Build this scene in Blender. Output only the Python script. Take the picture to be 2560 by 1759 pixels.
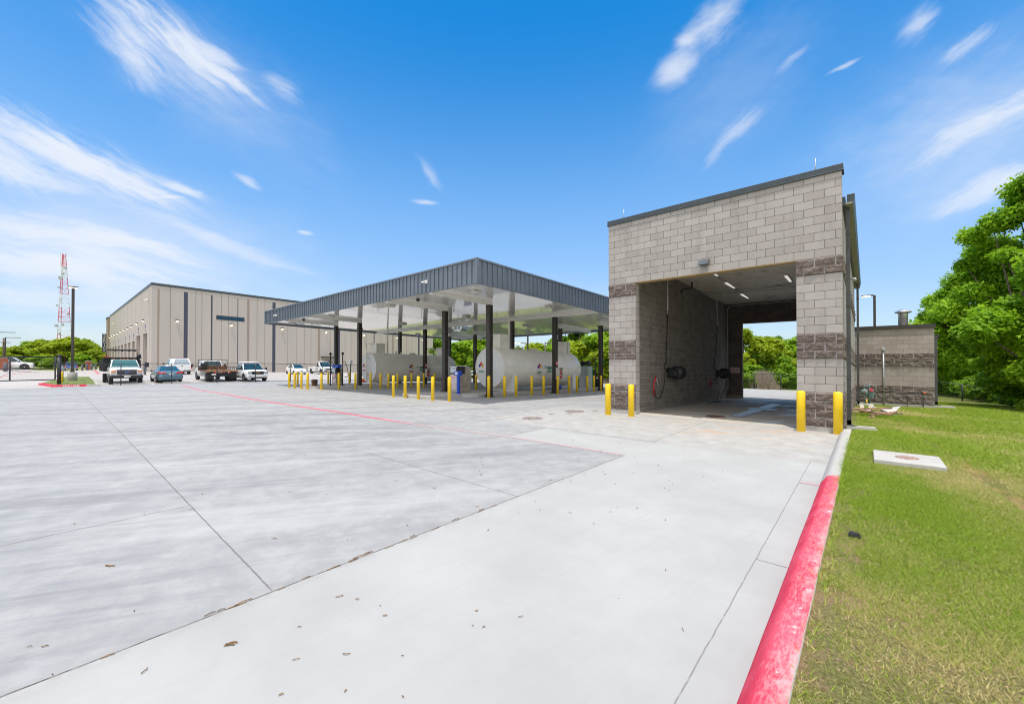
import bpy, bmesh, math, random
import numpy as np
from mathutils import Vector, Matrix, noise
from math import radians as R, sin, cos, pi

for o in list(bpy.data.objects): bpy.data.objects.remove(o)
SC = bpy.context.scene
C = SC.collection

# ------------------------------------------------------------------ camera
YAW, PIT, CAMH, FPX = R(41.3), R(0.5), 1.8, 1010.0
cd = bpy.data.cameras.new('camera')
cam = bpy.data.objects.new('camera', cd); C.objects.link(cam)
cam.location = (0, 0, CAMH)
cam.rotation_euler = (pi/2 + PIT, 0, YAW)
cd.sensor_width = 36.0
cd.lens = FPX/2560*36.0
cd.shift_y = 0.00535
cd.clip_end = 6000; cd.clip_start = 0.05
SC.camera = cam
SC.cycles.pixel_filter_type = 'BLACKMAN_HARRIS'; SC.cycles.filter_width = 1.05; SC.cycles.max_bounces = 12; SC.cycles.diffuse_bounces = 8; SC.cycles.glossy_bounces = 4; SC.cycles.transparent_max_bounces = 16
SC.render.resolution_x = 1024; SC.render.resolution_y = 703

# ------------------------------------------------------------------ light
SC.view_settings.view_transform = 'Standard'
SC.view_settings.look = 'None'
SC.view_settings.gamma = 1.0
SC.view_settings.exposure = 0.75
SUND = Vector((-0.10, 0.19, -1.0)).normalized()
sl = bpy.data.lights.new('sun', 'SUN'); sl.energy = 2.3; sl.angle = R(0.5); sl.color = (1.0, 0.94, 0.85)
so = bpy.data.objects.new('sun', sl); C.objects.link(so)
so.rotation_euler = SUND.to_track_quat('-Z', 'Y').to_euler(); so.location = (5, -8, 40)

class NT:
    """small node-graph writer"""
    def __init__(s, nt): s.nt = nt; s.n = nt.nodes; s.l = nt.links
    def new(s, t, **k):
        n = s.n.new(t)
        for a, b in k.items(): setattr(n, a, b)
        return n
    def put(s, sock, v):
        if isinstance(v, bpy.types.NodeSocket): s.l.new(v, sock)
        elif isinstance(v, (tuple, list)) and sock.type == 'RGBA' and len(v) == 3: sock.default_value = (*v, 1)
        else: sock.default_value = v
    def m(s, op, a, b=None, c=None, clamp=False):
        n = s.new('ShaderNodeMath', operation=op, use_clamp=clamp)
        s.put(n.inputs[0], a)
        if b is not None: s.put(n.inputs[1], b)
        if c is not None: s.put(n.inputs[2], c)
        return n.outputs[0]
    def mul(s, a, b): return s.m('MULTIPLY', a, b)
    def add(s, a, b): return s.m('ADD', a, b)
    def sub(s, a, b): return s.m('SUBTRACT', a, b)
    def mx(s, a, b): return s.m('MAXIMUM', a, b)
    def mn(s, a, b): return s.m('MINIMUM', a, b)
    def vm(s, op, a, b=None, out=0):
        n = s.new('ShaderNodeVectorMath', operation=op)
        s.put(n.inputs[0], a)
        if b is not None: s.put(n.inputs[1], b)
        return n.outputs['Value'] if op in ('DOT_PRODUCT', 'LENGTH') else n.outputs[0]
    def sep(s, v):
        n = s.new('ShaderNodeSeparateXYZ'); s.put(n.inputs[0], v); return n.outputs
    def comb(s, x=0.0, y=0.0, z=0.0):
        n = s.new('ShaderNodeCombineXYZ'); s.put(n.inputs[0], x); s.put(n.inputs[1], y); s.put(n.inputs[2], z); return n.outputs[0]
    def noise(s, vec, scale, det=4.0, rough=0.55, dist=0.0, color=False):
        n = s.new('ShaderNodeTexNoise'); s.put(n.inputs['Vector'], vec)
        n.inputs['Scale'].default_value = scale; n.inputs['Detail'].default_value = det
        n.inputs['Roughness'].default_value = rough; n.inputs['Distortion'].default_value = dist
        return n.outputs['Color' if color else 'Fac']
    def ss(s, v, a, b):
        n = s.new('ShaderNodeMapRange', interpolation_type='SMOOTHSTEP')
        s.put(n.inputs[0], v); n.inputs[1].default_value = a; n.inputs[2].default_value = b
        n.inputs[3].default_value = 0; n.inputs[4].default_value = 1
        return n.outputs[0]
    def mix(s, f, a, b, mode='MIX'):
        n = s.new('ShaderNodeMix', data_type='RGBA', blend_type=mode)
        s.put(n.inputs[0], f); s.put(n.inputs[6], a); s.put(n.inputs[7], b)
        return n.outputs[2]
    def mapping(s, v, loc=(0,0,0), rot=(0,0,0), sc=(1,1,1), typ='POINT'):
        n = s.new('ShaderNodeMapping', vector_type=typ); s.put(n.inputs[0], v)
        n.inputs[1].default_value = loc; n.inputs[2].default_value = rot; n.inputs[3].default_value = sc
        return n.outputs[0]
    def stretch(s, v, ang, L, S):
        return s.mapping(v, rot=(0,0,R(ang)), sc=(L,S,1), typ='TEXTURE')
    def bump(s, h, strength=0.3, dist=0.02):
        n = s.new('ShaderNodeBump'); n.inputs['Strength'].default_value = strength
        n.inputs['Distance'].default_value = dist; s.put(n.inputs['Height'], h); return n.outputs[0]

# ------------------------------------------------------------------ sky
W = bpy.data.worlds.new('World'); SC.world = W; W.use_nodes = True
W.cycles.sampling_method = 'MANUAL'; W.cycles.sample_map_resolution = 512
g = NT(W.node_tree); g.n.clear()
sky = g.new('ShaderNodeTexSky', sky_type='NISHITA'); sky.sun_disc = False
sky.sun_elevation = R(77.8); sky.sun_rotation = R(152); sky.altitude = 200; sky.air_density = 1.0; sky.dust_density = 0.6; sky.ozone_density = 2.0
hs = g.new('ShaderNodeHueSaturation'); hs.inputs['Saturation'].default_value = 1.47; hs.inputs['Value'].default_value = 1.0
hs.inputs['Hue'].default_value = 0.497
g.l.new(sky.outputs[0], hs.inputs['Color'])
dirv = g.new('ShaderNodeTexCoord').outputs['Generated']
# sky positions as tangents of the bearing and height from due north-west (a fixed compass frame)
f0 = (-sin(YAW), cos(YAW), 0.0); r0 = (cos(YAW), sin(YAW), 0.0)
df = g.vm('DOT_PRODUCT', dirv, f0); dr = g.vm('DOT_PRODUCT', dirv, r0)
dz = g.sep(dirv)[2]
dfc = g.mx(df, 0.05)
uu = g.m('DIVIDE', dr, dfc); vv = g.m('DIVIDE', dz, dfc)
uv = g.comb(uu, vv, 0.0)
front = g.ss(df, 0.08, 0.25)
def U(px): return (px - 1280)/FPX
def V(py): return (902 - py)/FPX
# warped coordinate for natural edges
wn = g.noise(g.mapping(uv, sc=(2.6, 4.2, 1)), 1.0, 4, 0.6, color=True)
wv = g.vm('SUBTRACT', wn, (0.5, 0.5, 0.5))
n2 = g.new('ShaderNodeVectorMath', operation='SCALE'); g.l.new(wv, n2.inputs[0]); n2.inputs['Scale'].default_value = 0.07
uvw = g.vm('ADD', uv, n2.outputs[0])
cl_sum = None; fib = {}
def cloud(px, py, lx, ly, ang, amp, fil=1.0, seed=0.0, stretch=5.0):
    """one cirrus patch: centre and half sizes (2560-wide units), long axis angle, density"""
    global cl_sum
    loc = g.mapping(uvw, loc=(U(px), V(py), 0), rot=(0, 0, R(ang)), sc=(lx*1.35/FPX, ly*1.5/FPX, 1), typ='TEXTURE')
    r = g.vm('LENGTH', loc)
    fall = g.ss(r, 1.0, 0.0)
    key = (round(ang/14)*14, stretch > 2.5)
    if key not in fib:
        k_ = 6.5 if stretch > 2.5 else 2.1
        raw = g.mapping(uvw, loc=(.37, .11, 0), rot=(0, 0, R(key[0])), typ='TEXTURE')
        fib[key] = (g.noise(g.mapping(raw, sc=(2.4, 2.4*k_, 1)), 1.6, 5, 0.62), g.noise(g.mapping(raw, sc=(4.0, 8.0*k_, 1)), 1.6, 3, 0.6))
    nz, nf = fib[key]
    nn = g.add(g.mul(g.sub(nz, 0.5), 2.3*fil), g.mul(g.sub(nf, 0.5), 1.3*fil))
    d = g.mul(g.ss(g.add(fall, g.sub(nn, 0.12)), -0.05, 1.15), g.mul(g.m('POWER', fall, 0.7), amp))
    cl_sum = d if cl_sum is None else g.add(cl_sum, d)
# angles: + = rising to the right
# thin broad veils
cloud(250, 620, 760, 230, -10, 0.62, 0.25, 31.0, 2.5)
cloud(1150, 800, 1500, 110, 2, 0.30, 0.3, 32.0, 3)
cloud(2420, 330, 520, 260, 28, 0.40, 0.4, 33.0, 2.5)
cloud(520, 200, 520, 170, -35, 0.26, 0.5, 34.0, 2.5)
cloud(1850, 200, 420, 170, 45, 0.16, 0.4, 35.0, 2.5)
# wisps
cloud(170, 395, 430, 80, -24, 0.75, 0.65, 40.0, 6)
cloud(420, 110, 330, 100, -38, 0.40, 0.85, 41.0, 6)
cloud(100, 650, 560, 90, -9, 0.50, 0.7, 42.0, 6)
cloud(300, 90, 190, 60, -48, 0.55, 0.9, 1.1, 6)
cloud(400, 60, 300, 36, -38, 0.75, 0.9, 2.3, 7)
cloud(480, 130, 260, 30, -37, 0.75, 0.9, 3.3, 7)
cloud(330, 150, 130, 50, -62, 0.45, 0.9, 8.3, 6)
cloud(545, 125, 120, 22, -28, 0.75, 0.8, 6.3, 5)
cloud(705, 212, 90, 26, -35, 0.5, 0.9, 3.7, 6)
cloud(-40, 350, 260, 70, -38, 0.8, 0.7, 4.2, 5)
cloud(120, 345, 330, 46, -28, 0.8, 0.8, 5.6, 7)
cloud(300, 430, 300, 44, -26, 0.95, 0.7, 5.1, 6)
cloud(470, 480, 90, 13, -30, 0.9, 0.6, 1.9, 4)
cloud(430, 495, 60, 8, -8, 0.8, 0.5, 2.9, 3)
cloud(60, 430, 260, 40, -20, 0.7, 0.8, 7.9, 7)
cloud(60, 560, 420, 46, -14, 0.85, 0.85, 6.6, 8)
cloud(360, 620, 260, 26, -15, 0.8, 0.8, 7.4, 7)
cloud(150, 660, 520, 36, -8, 0.7, 0.9, 9.2, 9)
cloud(560, 610, 330, 24, -20, 0.5, 0.85, 11.0, 8)
cloud(100, 740, 620, 40, -4, 0.6, 0.85, 12.0, 9)
cloud(120, 820, 700, 36, -2, 0.4, 0.8, 12.6, 8)
cloud(612, 447, 58, 14, -26, 0.6, 0.8, 13.0, 4)
cloud(1062, 505, 50, 10, -8, 0.95, 0.6, 14.0, 2)
cloud(1072, 435, 60, 16, -52, 0.4, 0.8, 15.0, 4)
cloud(755, 590, 28, 9, -6, 0.9, 0.5, 16.0, 2)
cloud(1800, 40, 150, 66, 48, 1.0, 0.65, 17.0, 2.2)
cloud(1720, 95, 44, 26, 5, 1.0, 0.5, 18.0, 1.5)
cloud(1690, 165, 95, 44, 35, 1.0, 0.6, 19.0, 2.2)
cloud(1850, 310, 90, 30, 40, 0.5, 0.85, 20.0, 3.5)
cloud(1800, 370, 80, 18, 48, 0.35, 0.8, 20.4, 4)
cloud(1990, 145, 60, 12, 45, 0.3, 0.8, 20.5, 4)
cloud(2110, 160, 56, 9, 32, 0.7, 0.7, 21.0, 4)
cloud(2300, 45, 90, 40, 45, 0.6, 0.9, 22.0, 3.5)
cloud(2420, 100, 110, 24, 36, 0.55, 0.9, 23.0, 4)
cloud(2440, 320, 230, 40, 32, 0.75, 0.75, 24.0, 5)
cloud(2560, 270, 150, 50, 30, 0.5, 0.8, 24.6, 5)
cloud(2470, 470, 220, 38, 24, 0.95, 0.55, 25.0, 4)
cloud(2600, 440, 160, 40, 24, 0.7, 0.6, 25.6, 4)
fine = g.noise(g.mapping(uvw, rot=(0, 0, R(20)), sc=(3, 14, 1)), 2.0, 6, 0.65)
dens = g.mul(g.mul(cl_sum, g.add(0.55, g.mul(fine, 0.85))), front)
# bright cloud added over the unseen rest of the dome for fill light, and milk near the horizon
fill_veil = g.mul(g.add(0.62, g.mul(g.ss(g.noise(g.mapping(dirv, sc=(1.2, 1.2, 4)), 1.5, 6, 0.6), 0.35, 0.7), 0.33)), g.mul(g.sub(1.0, front), g.ss(dz, -0.02, 0.12)))
dens = g.mul(g.m('TANH', g.mul(dens, 1.05)), 0.93)
cloudcol = (3.75, 3.9, 4.2)
lowt = g.ss(dz, -0.02, 0.42)
skyg = g.mix(1.0, hs.outputs[0], g.comb(g.add(0.50, g.mul(lowt, 0.45)), g.add(0.58, g.mul(lowt, 0.42)), g.add(0.70, g.mul(lowt, 0.28))), 'MULTIPLY')
skyg = g.mix(g.mul(g.sub(1.0, g.ss(dz, 0.0, 0.70)), 0.44), skyg, (3.0, 3.35, 3.95))
skyc = g.mix(fill_veil, g.mix(dens, skyg, cloudcol), (7.1, 6.85, 6.4))
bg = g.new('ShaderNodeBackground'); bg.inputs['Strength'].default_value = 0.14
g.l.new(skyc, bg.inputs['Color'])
ow = g.new('ShaderNodeOutputWorld'); g.l.new(bg.outputs[0], ow.inputs[0])

# ------------------------------------------------------------------ site levels
def clamp(v, a, b): return min(max(v, a), b)
def gz(x, y):
    """ground height: the site drains away from the wash bay"""
    return (-0.026*clamp(y-13, 0, 25) - 0.02*clamp(y-38, 0, 42) - 0.0066*clamp(-x-14, 0, 31)
            + 0.012*clamp(-x-45, 0, 30)*clamp((y-1)/6, 0, 1) + 0.028*clamp(-x-70, 0, 30)*clamp((-1-y)/5, 0, 1))
def at(px, dist):
    """point on the ground at a bearing and a depth"""
    l = (px-1280)/FPX*dist
    x = -sin(YAW)*dist + cos(YAW)*l; y = cos(YAW)*dist + sin(YAW)*l
    return x, y

# ------------------------------------------------------------------ mesh helpers
class MB:
    def __init__(s): s.v = []; s.f = []; s.sm = []
    def face(s, pts, smooth=False):
        i = len(s.v); s.v += [tuple(p) for p in pts]; s.f.append(tuple(range(i, i+len(pts)))); s.sm.append(smooth)
    def box(s, x0, x1, y0, y1, z0, z1, sh=None):
        if x0 > x1: x0, x1 = x1, x0
        if y0 > y1: y0, y1 = y1, y0
        P = [(x0,y0,z0),(x1,y0,z0),(x1,y1,z0),(x0,y1,z0),(x0,y0,z1),(x1,y0,z1),(x1,y1,z1),(x0,y1,z1)]
        if sh: P = [(a,b,c+sh(a,b)) for a,b,c in P]
        i = len(s.v); s.v += P
        for q in ((0,3,2,1),(4,5,6,7),(0,1,5,4),(1,2,6,5),(2,3,7,6),(3,0,4,7)):
            s.f.append(tuple(i+k for k in q)); s.sm.append(False)
        return s
    def hexa(s, P):
        i = len(s.v); s.v += [tuple(p) for p in P]
        for q in ((0,3,2,1),(4,5,6,7),(0,1,5,4),(1,2,6,5),(2,3,7,6),(3,0,4,7)):
            s.f.append(tuple(i+k for k in q)); s.sm.append(False)
        return s
    def tube(s, pts, r, n=8, caps=True):
        pts = [Vector(p) for p in pts]; rs = r if isinstance(r, (list, tuple)) else [r]*len(pts)
        i0 = len(s.v); prev = None
        for k, p in enumerate(pts):
            if k == 0: t = pts[1]-p
            elif k == len(pts)-1: t = p-pts[k-1]
            else: t = (pts[k+1]-pts[k-1])
            t.normalize()
            if prev is None:
                a = Vector((0,0,1)) if abs(t.z) < 0.9 else Vector((1,0,0))
                u = t.cross(a).normalized()
            else:
                u = (prev - t*prev.dot(t)).normalized()
            prev = u; w = t.cross(u)
            for j in range(n):
                q = p + (u*cos(2*pi*j/n) + w*sin(2*pi*j/n))*rs[k]
                s.v.append(tuple(q))
        for k in range(len(pts)-1):
            for j in range(n):
                a = i0+k*n+j; b = i0+k*n+(j+1) % n
                s.f.append((a, b, b+n, a+n)); s.sm.append(n > 5)
        if caps:
            s.f.append(tuple(i0+j for j in reversed(range(n)))); s.sm.append(False)
            e = i0+(len(pts)-1)*n
            s.f.append(tuple(e+j for j in range(n))); s.sm.append(False)
        return s
    def lathe(s, prof, n=16, org=(0,0,0), axis='z'):
        """prof: list of (radius, height) revolved about an axis"""
        i0 = len(s.v)
        for r, h in prof:
            for j in range(n):
                c_, s_ = cos(2*pi*j/n)*r, sin(2*pi*j/n)*r
                p = (c_, s_, h) if axis == 'z' else ((h, c_, s_) if axis == 'x' else (s_, h, c_))
                s.v.append((p[0]+org[0], p[1]+org[1], p[2]+org[2]))
        for k in range(len(prof)-1):
            for j in range(n):
                a = i0+k*n+j; b = i0+k*n+(j+1) % n
                s.f.append((a, b, b+n, a+n)); s.sm.append(True)
        s.f.append(tuple(i0+j for j in reversed(range(n)))); s.sm.append(False)
        e = i0+(len(prof)-1)*n
        s.f.append(tuple(e+j for j in range(n))); s.sm.append(False)
        return s
    def prism(s, poly, h0, h1, axis='z'):
        n = len(poly); i = len(s.v)
        def P(a, b, h): return (a,b,h) if axis == 'z' else ((h,a,b) if axis == 'x' else (a,h,b))
        s.v += [P(a,b,h0) for a,b in poly] + [P(a,b,h1) for a,b in poly]
        s.f.append(tuple(i+k for k in reversed(range(n)))); s.sm.append(False)
        s.f.append(tuple(i+n+k for k in range(n))); s.sm.append(False)
        for k in range(n):
            s.f.append((i+k, i+(k+1) % n, i+n+(k+1) % n, i+n+k)); s.sm.append(False)
        return s
    def add(s, o, M=None):
        i = len(s.v)
        s.v += [tuple(M @ Vector(p)) if M else p for p in o.v]
        s.f += [tuple(i+k for k in q) for q in o.f]; s.sm += o.sm
        return s

def fixn(me):
    bm = bmesh.new(); bm.from_mesh(me); bmesh.ops.recalc_face_normals(bm, faces=bm.faces); bm.to_mesh(me); bm.free()

def obj(name, mb, mat, parent=None, world=True, loc=None, bevel=0.0, fix=True):
    """one mesh object; vertices are world coordinates unless world=False (then local to the parent)"""
    me = bpy.data.meshes.new(name)
    off = Vector((0,0,0))
    if loc is not None: off = Vector(loc)
    elif world and parent is not None: off = wloc(parent)
    vs = [(a-off[0], b-off[1], c-off[2]) for a, b, c in mb.v]
    me.from_pydata(vs, [], mb.f)
    me.polygons.foreach_set('use_smooth', mb.sm)
    me.update()
    if fix: fixn(me)
    me.materials.append(mat)
    o = bpy.data.objects.new(name, me); C.objects.link(o)
    if parent is not None: o.parent = parent
    if loc is not None:
        o.location = loc if parent is None else Vector(loc)-wloc(parent)
    if bevel:
        b = o.modifiers.new('bevel', 'BEVEL'); b.width = bevel; b.segments = 2; b.limit_method = 'ANGLE'; b.angle_limit = R(40)
    return o
def wloc(o):
    v = Vector((0,0,0))
    while o is not None: v = v + Vector(o.location); o = o.parent
    return v
def thing(name, label, cat, loc=(0,0,0), rz=0.0, group=None, kind=None):
    o = bpy.data.objects.new(name, None); C.objects.link(o)
    o.empty_display_size = 0.1
    o.location = loc; o.rotation_euler = (0,0,rz)
    return tag(o, label, cat, group, kind)
def tag(o, label=None, cat=None, group=None, kind=None):
    if label: o['label'] = label
    if cat: o['category'] = cat
    if group: o['group'] = group
    if kind: o['kind'] = kind
    return o
def struct(o): o['kind'] = 'structure'; return o
def copy_tree(o, parent=None):
    c = o.copy(); C.objects.link(c)
    if parent is not None: c.parent = parent
    for ch in [x for x in bpy.data.objects if x.parent == o]: copy_tree(ch, c)
    return c
def text_mb(s, size, depth=0.004, align='CENTER', spacing=1.0):
    cu = bpy.data.curves.new('txt', 'FONT'); cu.body = s; cu.size = size; cu.extrude = depth; cu.align_x = align; cu.align_y = 'CENTER'
    cu.space_character = spacing; cu.resolution_u = 2
    t = bpy.data.objects.new('txt', cu); C.objects.link(t)
    dg = bpy.context.evaluated_depsgraph_get()
    me = bpy.data.meshes.new_from_object(t.evaluated_get(dg))
    mb = MB(); mb.v = [tuple(v.co) for v in me.vertices]; mb.f = [tuple(p.vertices) for p in me.polygons]; mb.sm = [False]*len(mb.f)
    bpy.data.objects.remove(t); bpy.data.curves.remove(cu); bpy.data.meshes.remove(me)
    return mb

# ------------------------------------------------------------------ materials
MATS = {}
def newmat(name):
    m = bpy.data.materials.new(name); m.use_nodes = True
    q = NT(m.node_tree); b = q.n['Principled BSDF']
    return m, q, b
def mat(name, col, rough=0.6, metal=0.0, var=0.08, scale=6.0, coat=0.0, emit=None, estr=0.0, bump=0.0, bscale=40.0, spec=0.5):
    if name in MATS: return MATS[name]
    m, q, b = newmat(name)
    co = q.new('ShaderNodeTexCoord').outputs['Object']
    nz = q.noise(co, scale, 5, 0.6)
    c2 = tuple(max(0, c*(1-var*2.2)) for c in col); c1 = tuple(min(1, c*(1+var)) for c in col)
    q.put(b.inputs['Base Color'], q.mix(q.ss(nz, 0.3, 0.7), c2, c1))
    q.put(b.inputs['Roughness'], q.add(rough-0.06, q.mul(nz, 0.12)))
    b.inputs['Metallic'].default_value = metal
    b.inputs['Specular IOR Level'].default_value = spec
    if coat: b.inputs['Coat Weight'].default_value = coat; b.inputs['Coat Roughness'].default_value = 0.06
    if emit: b.inputs['Emission Color'].default_value = (*emit, 1); b.inputs['Emission Strength'].default_value = estr
    if bump: q.put(b.inputs['Normal'], q.bump(q.noise(co, bscale, 4), bump, 0.01))
    MATS[name] = m
    return m
M_white = mat('white_paint', (0.78,0.78,0.77), 0.35, var=0.03, coat=0.3)
M_carwhite = mat('car_white', (0.80,0.81,0.82), 0.25, var=0.03, coat=0.6)
M_black = mat('black_plastic', (0.02,0.02,0.022), 0.5)
M_tyre = mat('tyre_rubber', (0.025,0.024,0.023), 0.85)
M_rim = mat('rim_metal', (0.55,0.55,0.56), 0.35, 0.7)
M_glass = mat('car_glass', (0.012,0.05,0.062), 0.06, var=0.3, scale=1.5, coat=0.4)
M_chrome = mat('chrome', (0.6,0.6,0.62), 0.15, 1.0)
M_red = mat('red_lens', (0.6,0.015,0.02), 0.25, coat=0.5)
M_amber = mat('amber_lens', (0.8,0.22,0.02), 0.3, coat=0.5)
M_lens = mat('headlamp_lens', (0.55,0.57,0.6), 0.15, 0.3, coat=0.6)
M_plate = mat('plate_white', (0.75,0.75,0.72), 0.5)
M_teal = mat('car_teal', (0.10,0.20,0.28), 0.22, 0.35, var=0.05, coat=0.8)
M_blue = mat('car_blue', (0.02,0.12,0.45), 0.25, 0.2, var=0.05, coat=0.8)
M_pipe = mat('pipe_paint', (0.62,0.62,0.6), 0.4, var=0.1)
M_ds = mat('downspout_grey', (0.085,0.085,0.088), 0.45, 0.2)
M_steel = mat('galvanised', (0.55,0.56,0.56), 0.4, 0.6, var=0.15, scale=20)
M_stainless = mat('stainless', (0.55,0.5,0.43), 0.32, 0.75, var=0.12, scale=4)
M_bronze = mat('dark_bronze', (0.055,0.047,0.042), 0.45, 0.2, var=0.12)
M_dark = mat('dark_metal', (0.035,0.035,0.042), 0.45, 0.3, var=0.12)
M_coping = mat('coping_metal', (0.055,0.068,0.08), 0.4, 0.3, var=0.08)
M_fasc = mat('fascia_metal', (0.15,0.175,0.21), 0.38, 0.35, var=0.05, scale=1.0)
M_yellow = mat('yellow_sleeve', (0.90,0.60,0.010), 0.42, var=0.03, scale=5, coat=0.1)
M_redp = mat('red_enamel', (0.7,0.03,0.04), 0.4)
M_green = mat('green_enamel', (0.02,0.28,0.14), 0.45)
M_bluep = mat('blue_enamel', (0.015,0.08,0.55), 0.35)
M_hazblue = mat('hazard_blue', (0.02,0.03,0.35), 0.5)
M_hazyel = mat('hazard_yellow', (0.8,0.45,0.02), 0.5)
M_orange = mat('orange_plastic', (0.8,0.16,0.03), 0.5)
M_bark = mat('bark', (0.16,0.12,0.09), 0.95, var=0.35, scale=12, bump=0.6, bscale=18)
M_wood = mat('scrap_wood', (0.42,0.27,0.17), 0.85, var=0.25, scale=9)
M_palew = mat('weathered_board', (0.55,0.5,0.4), 0.9, var=0.2, scale=8)
M_scrap = mat('plasterboard', (0.62,0.61,0.6), 0.9, var=0.15, scale=9)
M_brickp = mat('brick_red', (0.38,0.13,0.075), 0.9, var=0.25, scale=15)
M_rust = mat('rusty_steel', (0.22,0.11,0.06), 0.8, 0.1, var=0.4, scale=6)
M_tank = mat('tank_paint', (0.87,0.83,0.745), 0.32, var=0.05, scale=0.8, coat=0.15)
M_lampglow = mat('lamp_glow', (0.9,0.8,0.6), 0.5, emit=(1.0,0.80,0.5), estr=3.0)
M_tubew = mat('lamp_diffuser', (0.82,0.82,0.8), 0.4)
M_tubelit = mat('tube_lit', (0.85,0.85,0.83), 0.4, emit=(1.0,0.97,0.9), estr=0.35)
M_plaster = mat('pale_house', (0.7,0.7,0.68), 0.8)
M_meter = mat('meter_green', (0.16,0.27,0.25), 0.5, var=0.12)
M_signred = mat('sign_red', (0.75,0.09,0.14), 0.5)
M_hose = mat('rubber_hose', (0.02,0.02,0.02), 0.6)
M_dirtmetal = mat('dirty_white', (0.62,0.6,0.55), 0.5, var=0.1)

def m_block(name, axis, c1, c2, mort, spec=0.03, off=0.0, zoff=0.13, bw=0.432, bh=0.216, shear=True, dirt=0.25, bumpd=1.0, mortar=0.0065):
    """masonry blocks; axis 'x' for walls across, 'y' for walls along the slope"""
    m, q, b = newmat(name)
    P = q.sep(q.new('ShaderNodeNewGeometry').outputs['Position'])
    pos = q.new('ShaderNodeNewGeometry').outputs['Position']
    z = q.sub(P[2], zoff)
    if shear: z = q.add(z, q.mul(q.m('MINIMUM', q.mx(q.sub(P[1], 13.0), 0.0), 25.0), 0.026))
    v = q.comb(q.add(P[0 if axis == 'x' else 1], off), z, 0.0)
    br = q.new('ShaderNodeTexBrick'); q.put(br.inputs['Vector'], v)
    br.inputs['Scale'].default_value = 1.0; br.inputs['Brick Width'].default_value = bw; br.inputs['Row Height'].default_value = bh
    br.inputs['Mortar Size'].default_value = mortar; br.inputs['Mortar Smooth'].default_value = 0.15; br.inputs['Bias'].default_value = 0.0
    br.inputs['Color1'].default_value = (*c1, 1); br.inputs['Color2'].default_value = (*c2, 1); br.inputs['Mortar'].default_value = (*mort, 1)
    sp = q.noise(pos, 95, 2, 0.7); big = q.noise(pos, 1.1, 5, 0.6)
    col = q.mix(q.ss(sp, 0.56, 0.72), br.outputs['Color'], tuple(min(1, c*1.35) for c in c2))
    col = q.mix(q.mul(q.ss(q.noise(pos, 70, 2, 0.6), 0.6, 0.75), 0.5), col, tuple(c*0.55 for c in c1))
    col = q.mix(br.outputs['Fac'], col, mort)
    st = q.noise(q.mapping(pos, sc=(1.5,1.5,0.35)), 2.0, 5, 0.65)
    col = q.mix(q.mul(q.ss(st, 0.45, 0.8), dirt), col, tuple(c*0.45 for c in c1))
    col = q.mix(q.mul(q.ss(big, 0.5, 0.75), dirt*0.5), col, tuple(min(1, c*1.2) for c in c2))
    q.put(b.inputs['Base Color'], col); b.inputs['Roughness'].default_value = 0.92
    b.inputs['Specular IOR Level'].default_value = 0.25
    h = q.add(q.mul(br.outputs['Fac'], -1.0), q.mul(sp, 0.25))
    q.put(b.inputs['Normal'], q.bump(h, 0.5*bumpd, 0.006))
    return m
BX = m_block('block_smooth', 'x', (0.34,0.308,0.292), (0.42,0.387,0.368), (0.14,0.125,0.13), off=6.84)
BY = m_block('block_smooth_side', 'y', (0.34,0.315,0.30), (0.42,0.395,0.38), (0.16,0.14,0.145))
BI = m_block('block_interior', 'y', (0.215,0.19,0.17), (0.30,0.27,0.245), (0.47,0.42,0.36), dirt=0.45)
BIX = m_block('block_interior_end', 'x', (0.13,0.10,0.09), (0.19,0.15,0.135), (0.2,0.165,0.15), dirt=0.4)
BS = m_block('block_pump_room', 'x', (0.33,0.285,0.255), (0.41,0.36,0.33), (0.22,0.19,0.19), zoff=-0.36+0.13, shear=False)

m, q, b = newmat('splitface_block'); MS = m
pos = q.new('ShaderNodeNewGeometry').outputs['Position']
pt = q.new('ShaderNodeAttribute', attribute_name='mortar').outputs['Fac']
rnd = q.noise(pos, 2.2, 2, 0.5)
c = q.mix(q.ss(q.noise(pos, 26, 5, 0.7), 0.3, 0.75), (0.095,0.072,0.063), (0.22,0.18,0.16))
c = q.mix(q.mul(q.ss(rnd, 0.4, 0.7), 0.4), c, (0.25,0.205,0.185))
c = q.mix(q.ss(q.noise(pos, 90, 2), 0.6, 0.75), c, (0.31,0.28,0.26))
c = q.mix(pt, c, (0.42,0.40,0.41))
q.put(b.inputs['Base Color'], c); b.inputs['Roughness'].default_value = 0.95
q.put(b.inputs['Normal'], q.bump(q.noise(pos, 55, 5, 0.7), 0.6, 0.012))

m, q, b = newmat('plain_concrete'); M_conc = m
pos = q.new('ShaderNodeNewGeometry').outputs['Position']
c = q.mix(q.noise(pos, 3.0, 6, 0.65), (0.33,0.31,0.29), (0.55,0.54,0.52))
c = q.mix(q.ss(q.noise(pos, 60, 3), 0.55, 0.75), c, (0.28,0.26,0.25))
q.put(b.inputs['Base Color'], c); b.inputs['Roughness'].default_value = 0.9
q.put(b.inputs['Normal'], q.bump(q.noise(pos, 50, 5), 0.3, 0.006))
m, q, b = newmat('dirty_concrete'); M_concd = m
pos = q.new('ShaderNodeNewGeometry').outputs['Position']
c = q.mix(q.noise(pos, 1.6, 6, 0.65), (0.20,0.175,0.15), (0.36,0.33,0.29))
q.put(b.inputs['Base Color'], c); b.inputs['Roughness'].default_value = 0.85
q.put(b.inputs['Normal'], q.bump(q.noise(pos, 50, 5), 0.3, 0.006))

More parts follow.
